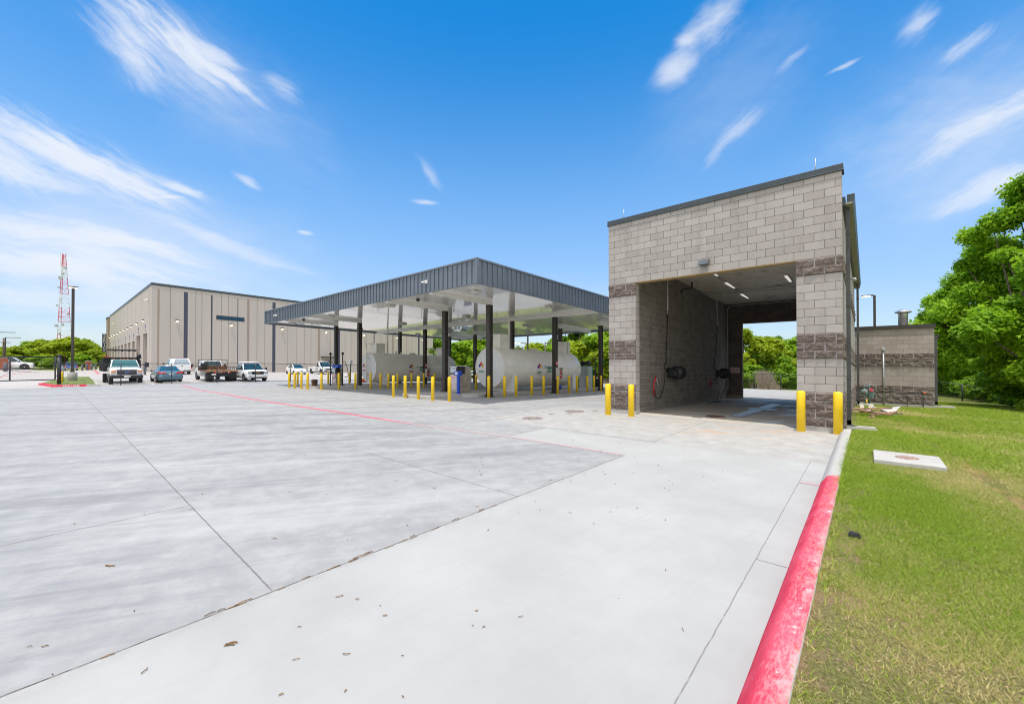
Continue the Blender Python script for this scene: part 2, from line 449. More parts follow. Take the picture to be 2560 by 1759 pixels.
# ------------------------------------------------------------------ ground
def sheet(name, xs, ys, zf, material):
    mb = MB(); nx, ny = len(xs), len(ys)
    mb.v = [(x, y, zf(x, y)) for y in ys for x in xs]
    for j in range(ny-1):
        for i in range(nx-1):
            a = j*nx+i
            mb.f.append((a, a+1, a+nx+1, a+nx)); mb.sm.append(True)
    return obj(name, mb, material, fix=False)
def lin(a, b, n): return [a+(b-a)*i/n for i in range(n+1)]

# --- far field / rough ground
m, q, b = newmat('field_ground')
pos = q.new('ShaderNodeNewGeometry').outputs['Position']
n1 = q.noise(pos, 0.06, 6, 0.6); n2_ = q.noise(pos, 1.4, 6, 0.7)
c = q.mix(q.ss(n1, 0.35, 0.65), (0.15,0.21,0.03), (0.27,0.28,0.06))
c = q.mix(q.mul(q.ss(n2_, 0.45, 0.75), 0.6), c, (0.07,0.11,0.02))
q.put(b.inputs['Base Color'], c); b.inputs['Roughness'].default_value = 1.0
xs = [-3000,-1500,-800,-400,-250,-180]+lin(-150,-80,10)+lin(-75,-45,6)+lin(-40,-14,6)+[-8,-0.9,-0.4,0,20,45,80,200,600,1500,3000]
ys = [-600,-200,-80,-30]+lin(-20,13,11)+lin(15,38,6)+lin(42,80,5)+[120,200,400,900,1800,3000]
def tz(x, y): return gz(x, y) - (0.07 if x < -0.5 else 0.9)
struct(sheet('terrain', sorted(set(xs)), sorted(set(ys)), tz, m))

# --- concrete paving
m, q, b = newmat('concrete_paving')
P = q.sep(q.new('ShaderNodeNewGeometry').outputs['Position']); X, Y = P[0], P[1]
pos = q.new('ShaderNodeNewGeometry').outputs['Position']
def band(v, lo, hi, s=0.02):
    return q.mul(q.ss(v, lo-s, lo+s), q.sub(1.0, q.ss(v, hi-s, hi+s)))
wob = q.mul(q.sub(q.noise(pos, 5.0, 3), 0.5), 0.016)
Xw, Yw = q.add(X, wob), q.add(Y, q.mul(wob, -1.0))
def joint(axis, c0, lo, hi, w):
    a, t = (Xw, Y) if axis == 'x' else (Yw, X)
    d = q.m('ABSOLUTE', q.sub(a, c0))
    return q.mul(q.ss(d, w, w*0.35), band(t, lo, hi, 0.01))
big = q.noise(pos, 0.13, 5, 0.6)
sw = q.stretch(pos, 57, 11.0, 1.25)
streak = q.noise(sw, 1.3, 8, 0.66, 0.5)
sw2 = q.stretch(pos, 63, 9.0, 0.30)
streak2 = q.noise(sw2, 1.1, 7, 0.7, 0.4)
finest = q.noise(pos, 26, 5, 0.7); med = q.noise(pos, 2.6, 6, 0.68)
newslab = q.mx(q.mul(band(X, -3.5, 0.5, 0.006), band(Y, -30, 8.98, 0.02)), q.mul(band(X, -6.45, -3.4, 0.02), band(Y, 7.2, 8.72, 0.02)))
apron = q.mul(q.ss(Y, 8.7, 9.1), band(X, -9.0, 0.5, 0.3))
old = q.mix(q.ss(med, 0.3, 0.75), (0.283,0.285,0.291), (0.373,0.375,0.374))
old = q.mix(q.mul(q.ss(streak, 0.50, 0.70), 0.55), old, (0.168,0.169,0.189))
old = q.mix(q.mul(q.ss(streak2, 0.54, 0.72), 0.42), old, (0.181,0.181,0.201))
old = q.mix(q.mul(q.ss(streak, 0.46, 0.30), 0.55), old, (0.435,0.438,0.433))
old = q.mix(q.mul(q.ss(finest, 0.60, 0.78), 0.35), old, (0.448,0.450,0.446))
# tyre scuffing where vehicles turn in front of the pumps
rc = q.vm('LENGTH', q.vm('MULTIPLY', q.vm('SUBTRACT', pos, (-12.0, 5.0, 0.0)), (0.16, 0.36, 0.0)))
scuff = q.mul(q.ss(rc, 1.5, 0.1), q.ss(q.noise(q.stretch(pos, 50, 3.0, 0.5), 1.4, 8, 0.7), 0.44, 0.66))
old = q.mix(q.mul(scuff, 0.62), old, (0.137,0.137,0.155))
rc2 = q.vm('LENGTH', q.vm('MULTIPLY', q.vm('SUBTRACT', pos, (-6.6, -0.3, 0.0)), (0.22, 0.8, 0.0)))
scuff2 = q.mul(q.ss(rc2, 1.4, 0.1), q.ss(q.noise(q.stretch(pos, 60, 2.4, 0.16), 1.6, 8, 0.7), 0.45, 0.7))
old = q.mix(q.mul(scuff2, 0.5), old, (0.186,0.200,0.247))
grit = q.noise(pos, 75, 3, 0.8)
old = q.mix(q.mul(q.ss(grit, 0.50, 0.70), 0.45), old, (0.27,0.265,0.26))
scr = q.noise(q.stretch(pos, 66, 1.6, 0.035), 5, 4, 0.7)
old = q.mix(q.mul(q.ss(scr, 0.60, 0.72), 0.45), old, (0.50,0.49,0.48))
old = q.mix(q.mul(q.ss(q.noise(q.stretch(pos, 52, 2.0, 0.04), 4, 4, 0.7), 0.62, 0.74), 0.35), old, (0.25,0.25,0.26))
old = q.mix(q.mul(q.ss(q.noise(pos, 9, 5, 0.75), 0.66, 0.76), 0.5), old, (0.472,0.475,0.464))
new = q.mix(q.ss(q.noise(pos, 0.8, 6, 0.62), 0.3, 0.75), (0.348,0.350,0.343), (0.410,0.412,0.406))
new = q.mix(q.mul(q.ss(q.noise(q.stretch(pos, 80, 2.2, 0.12), 1.4, 6, 0.7), 0.5, 0.75), 0.25), new, (0.292,0.294,0.285))
new = q.mix(q.mul(q.ss(q.noise(pos, 75, 3, 0.8), 0.50, 0.70), 0.34), new, (0.34,0.33,0.315))
new = q.mix(q.mul(q.ss(q.noise(q.stretch(pos, 0, 1.2, 0.02), 4, 4, 0.7), 0.55, 0.72), 0.22), new, (0.36,0.355,0.35))
new = q.mix(q.mul(q.ss(q.noise(pos, 0.45, 5, 0.62), 0.52, 0.66), 0.35), new, (0.375,0.375,0.37))
new = q.mix(q.mul(q.ss(finest, 0.62, 0.78), 0.25), new, (0.286,0.281,0.266))
col = q.mix(newslab, old, new)
ap = q.mix(q.ss(med, 0.3, 0.7), (0.342,0.332,0.315), (0.423,0.416,0.402))
col = q.mix(q.mul(apron, 0.85), col, ap)
# rust runs before the bay, mud and water marks in the bay
rust = q.mul(q.mul(band(Y, 10.2, 13.6, 0.8), band(X, -4.6, -0.8, 0.8)), q.ss(q.noise(q.mapping(pos, sc=(0.7,2.0,1)), 1.1, 6, 0.7), 0.50, 0.68))
col = q.mix(q.mul(rust, 0.6), col, (0.50,0.31,0.16))
inbay = q.mul(band(X, -6.3, -0.3, 0.05), band(Y, 13.3, 26.4, 0.25))
bayc = q.mix(q.noise(q.mapping(pos, sc=(0.5,0.9,1)), 1.2, 7, 0.68), (0.34,0.30,0.25), (0.66,0.61,0.54))
bayc = q.mix(q.mul(q.ss(q.noise(pos, 0.9, 5, 0.6), 0.52, 0.7), 0.6), bayc, (0.36,0.39,0.42))
bayc = q.mix(q.mul(q.ss(q.noise(q.mapping(pos, sc=(0.7,0.7,1)), 1.7, 6, 0.7), 0.58, 0.7), 0.6), bayc, (0.30,0.17,0.08))
col = q.mix(inbay, col, bayc)
# far lot: browner paving
far = q.ss(X, -46.0, -48.0)
col = q.mix(q.mul(far, 0.95), col, (0.44,0.415,0.40))
stain = q.vm('LENGTH', q.vm('MULTIPLY', q.vm('SUBTRACT', pos, (-8.3, 15.2, 0.0)), (1.0, 0.55, 0.0)))
col = q.mix(q.mul(q.ss(stain, 0.9, 0.6), 0.7), col, (0.30,0.32,0.33))
J = joint('x', -3.5, -30, 7.25, 0.012)
for a in (q.mul(joint('y', 1.15, -60, -3.5, 0.010), 0.7), joint('y', 4.1, -7.5, -3.5, 0.008), joint('x', -6.35, -30, 1.15, 0.008),
          q.mul(joint('y', 8.85, -6.5, -0.77, 0.008), 0.6), q.mul(joint('x', -0.77, -30, 9.0, 0.007), 0.55), joint('y', 4.24, -0.77, -0.5, 0.008),
          joint('x', -6.5, 7.1, 8.8, 0.010), joint('y', -3.6, -60, -3.5, 0.012), joint('x', -14.8, -30, 11, 0.014), joint('x', -23.5, -30, 11, 0.02),
          joint('x', -33, -30, 40, 0.025), joint('x', -46.2, -30, 40, 0.03), joint('y', 9.1, -46, -8, 0.02), joint('x', -8.6, 9, 40, 0.012),
          joint('x', -3.6, 8.9, 12.9, 0.008), joint('y', -4.0, -150, -46, 0.05), joint('x', -60, -30, 40, 0.05), joint('x', -72, -30, 40, 0.05)):
    J = q.mx(J, a)
jn = q.ss(q.noise(pos, 14, 3), 0.28, 0.5)
col = q.mix(q.mul(J, q.add(0.45, q.mul(jn, 0.5))), col, (0.085,0.075,0.07))
edge = q.mul(q.ss(q.m('ABSOLUTE', q.add(Xw, 3.5)), 0.16, 0.0), band(Y, -30, 7.2, 0.05))
col = q.mix(q.mul(q.mul(edge, q.ss(q.noise(pos, 6, 5, 0.7), 0.42, 0.6)), 0.5), col, (0.30,0.29,0.28))
pits = q.new('ShaderNodeTexVoronoi'); q.put(pits.inputs['Vector'], pos); pits.inputs['Scale'].default_value = 5.0
col = q.mix(q.mul(q.ss(pits.outputs['Distance'], 0.055, 0.03), q.ss(q.noise(pos, 1.5, 3), 0.5, 0.65)), col, (0.16,0.14,0.12))
q.put(b.inputs['Base Color'], col)
q.put(b.inputs['Roughness'], q.sub(0.9, q.mul(inbay, q.mul(q.ss(q.noise(pos, 0.7, 5), 0.45, 0.65), 0.55))))
b.inputs['Specular IOR Level'].default_value = 0.3
q.put(b.inputs['Normal'], q.bump(q.add(q.mul(finest, q.sub(0.5, q.mul(far, 0.5))), q.mul(J, -2.0)), 0.2, 0.006))
M_pave = m
xs = lin(-122,-80,6)+lin(-75,-45,10)+lin(-42,-14,14)+lin(-12,-1,11)+[-0.5]
ys = lin(-40,1,14)+lin(2,7,5)+lin(9,13,2)+lin(15,38,12)+lin(40,42,1)
struct(sheet('concrete_pavement', sorted(set(xs)), sorted(set(ys)), gz, m))

# --- painted lines
m, q, b = newmat('red_line_paint')
pos = q.new('ShaderNodeNewGeometry').outputs['Position']
w_ = q.ss(q.noise(q.mapping(pos, sc=(1.5,9,1)), 3, 5, 0.7), 0.52, 0.72)
fade = q.ss(q.sep(pos)[0], -12.0, -8.8)
wear = q.m('MINIMUM', q.add(q.mul(w_, 0.5), q.mul(fade, 0.85)), 0.985)
q.put(b.inputs['Base Color'], q.mix(wear, (0.72,0.07,0.13), (0.375,0.355,0.36))); b.inputs['Roughness'].default_value = 0.8
M_redline = m
mb = MB()
pts = [(-42.2,6.95),(-40,6.85),(-36,6.62),(-32.7,6.42),(-30,6.5),(-27,6.5),(-22.8,6.4),(-15.5,6.6),(-14.0,6.65),(-10.3,6.78),(-7.8,7.0),(-6.4,7.18),(-3.55,7.24)]
for (xa,ya),(xb,yb) in zip(pts, pts[1:]):
    mb.face([(xa,ya-.055,gz(xa,ya)+.004),(xb,yb-.055,gz(xb,yb)+.004),(xb,yb+.055,gz(xb,yb)+.004),(xa,ya+.055,gz(xa,ya)+.004)])
mb.face([(-.755,7.30,.004),(-.515,7.30,.004),(-.515,7.42,.004),(-.755,7.42,.004)])
struct(obj('fire_lane_stripe', mb, M_redline, fix=False))
mb = MB(); m = mat('white_line_paint', (0.72,0.72,0.7), 0.8, var=0.15, scale=8)
def stripe(x0,y0,x1,y1,w):
    d = Vector((x1-x0,y1-y0)).normalized(); n_ = Vector((-d.y,d.x))*w/2; k = 6
    for i in range(k):
        a = Vector((x0,y0)).lerp(Vector((x1,y1)), i/k); c_ = Vector((x0,y0)).lerp(Vector((x1,y1)), (i+1)/k)
        mb.face([(p.x,p.y,gz(p.x,p.y)+.004) for p in (a-n_, c_-n_, c_+n_, a+n_)])
for yy in (5.75, 8.85, 11.95, 15.1, 18.2): stripe(-46.0,yy,-51.6,yy,.12)
for yy in (9.0, 13.2, 16.4, 23, 26.4, 31.5): stripe(-64,yy,-70,yy,.12)
struct(obj('parking_stripe', mb, m, fix=False))
mb = MB()
for (x0,y0,x1,y1) in ((-70,-4.2,-110,-2.5),(-80,4.3,-108,5.2)):
    for i in range(8):
        a,c_ = i/8,(i+1)/8
        xa,ya,xb,yb = x0+(x1-x0)*a, y0+(y1-y0)*a, x0+(x1-x0)*c_, y0+(y1-y0)*c_
        mb.face([(xa,ya-.1,gz(xa,ya)+.01),(xb,yb-.1,gz(xb,yb)+.01),(xb,yb+.1,gz(xb,yb)+.01),(xa,ya+.1,gz(xa,ya)+.01)])
struct(obj('lot_red_stripe', mb, M_redline, fix=False))

# --- kerbs
m, q, b = newmat('kerb_surface')
P = q.sep(q.new('ShaderNodeNewGeometry').outputs['Position'])
pos = q.new('ShaderNodeNewGeometry').outputs['Position']
base = q.mix(q.noise(pos, 3, 6, 0.65), (0.34,0.33,0.32), (0.52,0.51,0.49))
red = q.mix(q.ss(q.noise(pos, 2.2, 5), 0.35, 0.7), (0.58,0.03,0.075), (0.72,0.085,0.14))
wn_ = q.noise(q.mapping(pos, sc=(1.0,0.45,1)), 14, 7, 0.72)
wb = q.noise(pos, 2.6, 5, 0.65)
outer = q.ss(P[0], -0.42, -0.305)
wear = q.ss(q.add(q.add(wn_, q.mul(outer, 0.20)), q.mul(q.sub(wb, 0.5), 0.6)), 0.58, 0.90)
red = q.mix(q.mul(wear, 0.85), red, (0.60,0.42,0.42))
top = q.ss(P[2], 0.115, 0.146)
brush = q.ss(q.noise(q.stretch(pos, 90, 0.5, 0.10), 9, 5, 0.75), 0.40, 0.66)
red = q.mix(q.mul(q.mul(top, brush), 0.55), red, (0.66,0.36,0.38))
chip = q.ss(q.add(q.noise(pos, 11, 6, 0.68), q.mul(outer, 0.05)), 0.655, 0.675)
red = q.mix(q.mul(chip, 0.85), red, (0.60,0.57,0.55))
red = q.mix(q.mul(q.ss(q.noise(pos, 45, 4, 0.7), 0.60, 0.72), 0.5), red, (0.36,0.10,0.10))
painted = q.ss(q.add(P[1], q.mul(q.noise(pos, 25, 3), 0.06)), 7.53, 7.49)
col = q.mix(painted, base, red)
fl = q.mul(q.mul(q.ss(P[0], -0.300, -0.296), 1.0), 1.0)
col = q.mix(fl, col, base)
q.put(b.inputs['Base Color'], col); b.inputs['Roughness'].default_value = 0.9; b.inputs['Specular IOR Level'].default_value = .2
q.put(b.inputs['Normal'], q.bump(q.add(q.noise(pos, 40, 6, .7), q.sub(q.mul(wear, 0.4), chip)), 0.6, 0.010))
prof = [(-.525,-.05),(-.522,.012),(-.505,.035),(-.475,.085),(-.45,.118),(-.42,.137),(-.385,.146),(-.32,.15),(-.303,.148),(-.294,.138),(-.293,-.1)]
mb = MB(); n_ = len(prof); ysk = lin(-6, 12.9, 60)
random.seed(4)
for yy in ysk:
    for px_, pz_ in prof: mb.v.append((px_+random.uniform(-.0015,.0015), yy, pz_+gz(-1,yy)+random.uniform(-.0015,.0015)))
for j in range(len(ysk)-1):
    for i in range(n_-1):
        a = j*n_+i; mb.f.append((a, a+n_, a+n_+1, a+1)); mb.sm.append(True)
mb.f.append(tuple((len(ysk)-1)*n_+i for i in range(n_))); mb.sm.append(False)
struct(obj('kerb', mb, m))

# --- lawn
def lz(x, y):
    t = clamp((y-10.5)/5.0, 0, 1)
    return gz(x, y) + 0.125*(1-t) - 0.05*max(0, x-3.5) + 0.02*sin(x*1.3+y*0.6)*min(1, max(0, (x+0.2)))
m, q, b = newmat('lawn_ground')
pos = q.new('ShaderNodeNewGeometry').outputs['Position']; P = q.sep(pos)
dry = q.noise(q.mapping(pos, sc=(1.0,0.75,1)), 0.55, 6, 0.62); soilf = q.noise(pos, 1.3, 6, 0.68)
near = q.ss(P[1], 11.0, 3.0)
fine_ = q.ss(q.noise(pos, 48, 6, 0.8), 0.30, 0.70)
gcol = q.mix(fine_, (0.06,0.09,0.015), (0.22,0.28,0.05))
gcol = q.mix(q.add(q.mul(near, 0.30), q.mul(q.ss(dry, 0.36, 0.60), q.add(0.35, q.mul(near, 0.35)))), gcol, q.mix(fine_, (0.14,0.12,0.04), (0.48,0.41,0.21)))
gcol = q.mix(q.mul(q.ss(soilf, 0.50, 0.60), q.add(0.20, q.mul(near, 0.7))), gcol, q.mix(fine_, (0.26,0.15,0.085), (0.58,0.41,0.28)))
kerbsoil = q.mul(q.ss(q.add(P[0], q.mul(q.noise(pos, 4, 4), 0.30)), -0.03, -0.22), q.ss(P[1], 8.0, 5.5))
gcol = q.mix(kerbsoil, gcol, q.mix(fine_, (0.30,0.16,0.10), (0.50,0.32,0.23)))
# washed-out track across the lawn
trk = q.m('ABSOLUTE', q.sub(q.sub(P[0], 1.02), q.add(q.mul(q.sub(11.0, P[1]), 0.10), q.mul(q.sub(q.noise(pos, 1.6, 3), 0.5), 0.35))))
tr = q.mul(q.mul(q.ss(trk, 0.17, 0.03), q.ss(q.noise(pos, 2.0, 4), 0.42, 0.58)), q.ss(P[1], 16, 13))
gcol = q.mix(tr, gcol, (0.48,0.27,0.16))
q.put(b.inputs['Base Color'], gcol); b.inputs['Roughness'].default_value = 1.0; b.inputs['Specular IOR Level'].default_value = 0.1
q.put(b.inputs['Normal'], q.bump(fine_, 0.8, 0.02))
xs = [-.31]+lin(-.25,5,30)+lin(6,40,17)+[60]
ys = lin(-6,12.9,40)
mbx = sheet('lawn', sorted(set(xs)), ys, lz, m); struct(mbx)
xs = [-.46]+lin(-.25,5,24)+lin(6,40,17)+[60]
ys = lin(12.9,34,44)+lin(36,60,8)
struct(sheet('rear_lawn', sorted(set(xs)), ys, lz, m))

# grass blades over both lawns (numpy)
rng = np.random.default_rng(3)
def vlz(x, y):
    t = np.clip((y-10.5)/5.0, 0, 1)
    g_ = -0.026*np.clip(y-13, 0, 25) - 0.02*np.clip(y-38, 0, 42)
    return g_ + 0.125*(1-t) - 0.05*np.maximum(0, x-3.5) + 0.02*np.sin(x*1.3+y*0.6)*np.minimum(1, np.maximum(0, x+0.2))
def vnoise(x, y, s, seed):
    r = np.zeros_like(x)
    rg = np.random.default_rng(seed)
    for k in range(5):
        for _ in range(3):
            a = rg.uniform(0, 2*np.pi); f = s*1.9**k*rg.uniform(.7,1.3); ph = rg.uniform(0, 6.28)
            r += np.sin((x*np.cos(a)+y*np.sin(a))*f+ph)/1.5**k
    return r/4.0
def blades(name, n, ylo, yhi, wfun, h0, h1, w0, xmax):
    y = ylo + (yhi-ylo)*rng.random(n)**1.25
    x = -0.29 + (xmax(y)+0.29)*rng.random(n)
    keep = np.ones(n, bool)
    d = vnoise(x, y, 1.1, 7)
    soil = vnoise(x, y, 2.3, 11)
    nearw = np.clip((9.5-y)/6, 0, 1)
    keep &= ~((soil > 0.28) & (rng.random(n) < 0.30+0.35*nearw))
    keep &= ~(rng.random(n) < 0.15*nearw*(d > 0.1))
    keep &= ~((x < -0.12+0.10*np.sin(y*3)+0.06*np.sin(y*7.7)) & (y < 7) & (rng.random(n) < 0.72))
    keep &= ~((x > .06) & (x < .92) & (y > 8.92) & (y < 9.9))                      # slab with the lid
    tk = np.abs(x-1.02-(11-y)*0.10); keep &= ~((tk < .1) & (y < 15) & (rng.random(n) < 0.8))
    keep &= ~((x < -0.27) & (y > 12.9)) & ~((y > 26.5) & (x < 2.5))
    x, y, d, nearw = x[keep], y[keep], d[keep], nearw[keep]; n = len(x)
    z = vlz(x, y)
    sc = 0.7+0.6*rng.random(n); dryv = np.clip(0.46+0.24*nearw+0.55*d+0.36*rng.standard_normal(n), 0, 1)
    h = (h0+(h1-h0)*rng.random(n))*sc*(1-0.35*dryv); w = w0*(0.6+0.8*rng.random(n))*wfun(y)
    a = rng.random(n)*2*np.pi; lean = h*(0.7+1.3*rng.random(n)); la = rng.random(n)*2*np.pi
    ca, sa = np.cos(a)*w/2, np.sin(a)*w/2
    V_ = np.empty((n, 3, 3), np.float32)
    V_[:,0] = np.stack([x-ca, y-sa, z-.005], 1); V_[:,1] = np.stack([x+ca, y+sa, z-.005], 1)
    V_[:,2] = np.stack([x+np.cos(la)*lean, y+np.sin(la)*lean, z+h], 1)
    me = bpy.data.meshes.new(name)
    me.vertices.add(n*3); me.vertices.foreach_set('co', V_.reshape(-1))
    me.loops.add(n*3); me.loops.foreach_set('vertex_index', np.arange(n*3, dtype=np.int32))
    me.polygons.add(n); me.polygons.foreach_set('loop_start', np.arange(0, n*3, 3, dtype=np.int32))
    at_ = me.attributes.new('dry', 'FLOAT', 'FACE'); at_.data.foreach_set('value', dryv.astype(np.float32))
    me.update(); me.validate()
    return me
m, q, b = newmat('grass_blade')
ri = q.new('ShaderNodeNewGeometry').outputs['Random Per Island']
dr_ = q.new('ShaderNodeAttribute', attribute_name='dry').outputs['Fac']
gr = q.mix(ri, (0.15,0.26,0.018), (0.36,0.48,0.05))
col = q.mix(q.ss(dr_, 0.50, 1.0), gr, q.mix(ri, (0.46,0.39,0.14), (0.74,0.62,0.32)))
q.put(b.inputs['Base Color'], col); b.inputs['Roughness'].default_value = 0.7; b.inputs['Specular IOR Level'].default_value = 0.2
tr_ = q.new('ShaderNodeBsdfTranslucent'); q.put(tr_.inputs['Color'], col)
ms = q.new('ShaderNodeMixShader'); ms.inputs[0].default_value = 0.35
q.l.new(b.outputs[0], ms.inputs[1]); q.l.new(tr_.outputs[0], ms.inputs[2])
q.l.new(ms.outputs[0], q.n['Material Output'].inputs[0])
xm = lambda y: 0.45+0.24*np.maximum(y, 0)
def grass(name, me): 
    me.materials.append(m); o = bpy.data.objects.new(name, me); C.objects.link(o)
    return tag(o, kind='stuff')
me1 = blades('grass', 560000, 0.9, 11, lambda y: 1+y*0.12, .014, .034, .0038, xm)
me2 = blades('grass', 260000, 9.0, 34, lambda y: 1+(y-9)*0.10, .03, .07, .010, lambda y: 0.8+0.26*y)
me3 = blades('grass', 9000, 0.9, 12.5, lambda y: 1+y*0.1, .035, .075, .005, lambda y: np.full_like(y, -0.22))
bm = bmesh.new(); bm.from_mesh(me1); bm.from_mesh(me2); bm.from_mesh(me3); bm.to_mesh(me1); bm.free()
tag(grass('grass', me1), 'short mown lawn grass, green with dry straw patches, along the red kerb', 'grass')

# twigs and leaf litter on the paving
mb = MB(); random.seed(9)
def twig(x, y, L, a, w=.006):
    p = Vector((x, y, gz(x,y)+.007)); d = Vector((cos(a), sin(a), 0))
    mb.tube([p-d*L/2, p+d*L*.1+Vector((random.uniform(-.006,.006),random.uniform(-.006,.006),.004)), p+d*L/2], w, 5)
for i in range(120):
    x = -0.8-abs(random.gauss(0, 3.2))-random.random()*1.5; y = random.uniform(-1, 8.5)
    if random.random() < .45: twig(x, y, random.uniform(.018,.055), random.uniform(.2,1.2) if random.random()<.6 else random.uniform(0,3.1), random.uniform(.0018,.0032))
    else: twig(x, y, random.uniform(.008,.02), random.uniform(0,3.1), random.uniform(.002,.004))
for i in range(26):
    y = random.uniform(-1.0, 4.2); twig(-3.5+random.uniform(-.02,.02), y, random.uniform(.05,.12), pi/2+random.uniform(-.12,.12), .003)
for (x, y) in ((-5.0,.35),(-3.05,.75),(-4.3,-.55)):
    for k in range(3): twig(x+random.uniform(-.02,.02), y+random.uniform(-.02,.02), .06, random.uniform(.2,1.2), .0035)
tag(obj('leaf_litter', mb, mat('dry_twig', (0.24,0.13,0.05), 0.9, var=0.3, scale=30), fix=False), 'brown twigs and dry leaf bits scattered over the pale concrete', 'litter', kind='stuff')
# pebbles and clods along the kerb
mb = MB()
for i in range(500):
    x = random.uniform(-.27, .35) if i < 330 else random.uniform(0, 3); y = random.uniform(.9, 8); s_ = random.uniform(.003,.007)
    z = lz(x,y)+s_*.4
    mb.lathe([(s_*.5,-s_*.5),(s_,0),(s_*.55,s_*.6)], 6, (x,y,z))
tag(obj('soil_crumbs', mb, mat('soil_crumb', (0.42,0.28,0.20), 0.95, var=0.3, scale=20), fix=False), 'pale crumbs of soil and gravel along the back of the kerb', 'gravel', kind='stuff')
t = thing('rubber_scrap', 'small black lump of rubber lying on the lawn near the kerb', 'scrap', (-.1,5.05,lz(-.1,5.05)))
obj('lump', MB().hexa([(-.05,-.03,0),(.05,-.035,0),(.055,.03,0),(-.045,.035,0),(-.04,-.02,.045),(.035,-.03,.055),(.04,.02,.04),(-.035,.03,.05)]), M_black, t, world=False, bevel=.008)

# ------------------------------------------------------------------ wash bay
SH = lambda x, y: -0.026*clamp(y-13, 0, 25)
YF, XL, XR, H = 12.97, -6.84, -.45, .216
XJL, XJR, ZH, ZT = -5.85, -1.39, 4.45, 6.56
XI = -6.10                     # inner face of the left wall
bay = thing('wash_bay', 'tall grey block wash bay with open drive-through and splitface bands', 'building', (-3.6, YF, 0))

def splitband(name, parent, axis, u0, u1, z0, rows, fixed, out, uoff, res=.02, shear=False, deep=.045, ends=(True, True)):
    """a band of rock-faced blocks: real relief, mortar recessed. axis = direction the band runs; out = outward sign"""
    mb = MB(); att = []
    nu = max(2, int((u1-u0)/res)); nz_ = int(rows*H/res)
    sd = hash((round(u0,2), round(z0,2))) % 50
    for j in range(nz_+1):
        z = j/nz_*rows*H; row = min(int(z/H), rows-1); fz = z-row*H
        for i in range(nu+1):
            u = u0+(u1-u0)*i/nu
            uo = (u+uoff)/.432+(.5 if (row+(0 if rows != 3 else 1)) % 2 else 0); fu = (uo-math.floor(uo))*.432
            d = min(fz, H-fz, fu, .432-fu)
            if j in (0, nz_): d = 0.02
            if (i == 0 and ends[0]) or (i == nu and ends[1]): d = min(d, 0.02)
            k = clamp((d-.006)/.03, 0, 1); k = k**.6
            bid = math.floor(uo)*7.3+row*13.1+sd
            n = noise.fractal(Vector((u*6+bid, z*8+bid*2, bid)), 0.9, 2.2, 4)
            n2 = noise.noise(Vector((u*26, z*30, sd)))
            h = (.014+k*(deep*.55+n*deep*.6+n2*.007)) if d > .006 else .006
            if j == 0 or j == nz_: h = .0
            y_ = fixed+out*max(h, 0.0)
            zz = z0+z
            p = (u, y_, zz) if axis == 'x' else (y_, u, zz+(SH(0, u) if shear else 0))
            mb.v.append(p); att.append(1.0 if d <= .0065 else 0.0)
    for j in range(nz_):
        for i in range(nu):
            a = j*(nu+1)+i; mb.f.append((a, a+1, a+nu+2, a+nu+1)); mb.sm.append(False)
    nb = len(mb.v)
    def rim(idx):
        base = len(mb.v)
        for k_ in idx:
            p = mb.v[k_]
            mb.v.append((p[0], fixed-out*.01, p[2]) if axis == 'x' else (fixed-out*.01, p[1], p[2])); att.append(0.0)
        for a in range(len(idx)-1):
            mb.f.append((idx[a], idx[a+1], base+a+1, base+a)); mb.sm.append(False)
    rim([j*(nu+1) for j in range(nz_+1)]); rim([j*(nu+1)+nu for j in range(nz_+1)])
    o = obj(name, mb, MS, parent)
    a_ = o.data.attributes.new('mortar', 'FLOAT', 'POINT'); a_.data.foreach_set('value', att)
    return o

Z1, Z2, Z3, Z4, Z5 = .13, .13+4*H, .13+8*H, .13+11*H, .13+18*H      # course levels
# front wall: two piers and the wall above the opening
mb = MB()
for xa, xb in ((XL, XJL), (XJR, XR)):
    for za, zb in ((Z1, Z2), (Z3, Z4), (Z5, ZH)): mb.box(xa, xb, YF+.005, YF+.30, za, zb)     # backing of the splitface
    for za, zb in ((Z2, Z3), (Z4, Z5)): mb.box(xa, xb, YF, YF+.30, za, zb)
mb.box(XL, XR, YF, YF+.30, ZH, ZT)
obj('block_wall', mb, BX, bay)
for (xa, xb) in ((XL, XJL), (XJR, XR)):
    for za, n_ in ((Z1, 4), (Z3, 3), (Z5, 2)):
        splitband('splitface_band', bay, 'x', xa, xb, za, n_, YF+.004, -1, 6.84)
for xa, xb in ((XL, XJL), (XJR, XR)): obj('wall_base', MB().box(xa-.004, xb+.004, YF-.012, YF+.31, -.02, Z1), M_conc, bay)
# side walls (run down the slope)
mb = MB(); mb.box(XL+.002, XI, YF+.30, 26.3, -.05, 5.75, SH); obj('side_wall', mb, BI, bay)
for za, zb in ((Z1, Z2), (Z3, Z4), (Z5, ZH)): pass
mb = MB(); mb.box(XR-.30, XR, YF+.30, 26.3, -.05, 5.75, SH); obj('side_wall', mb, BY, bay)
for za, n_ in ((Z1, 4), (Z3, 3), (Z5, 2)):
    splitband('splitface_band', bay, 'y', YF+.0, 26.2, za, n_, XR-.004, 1, 0.0, .045, True)
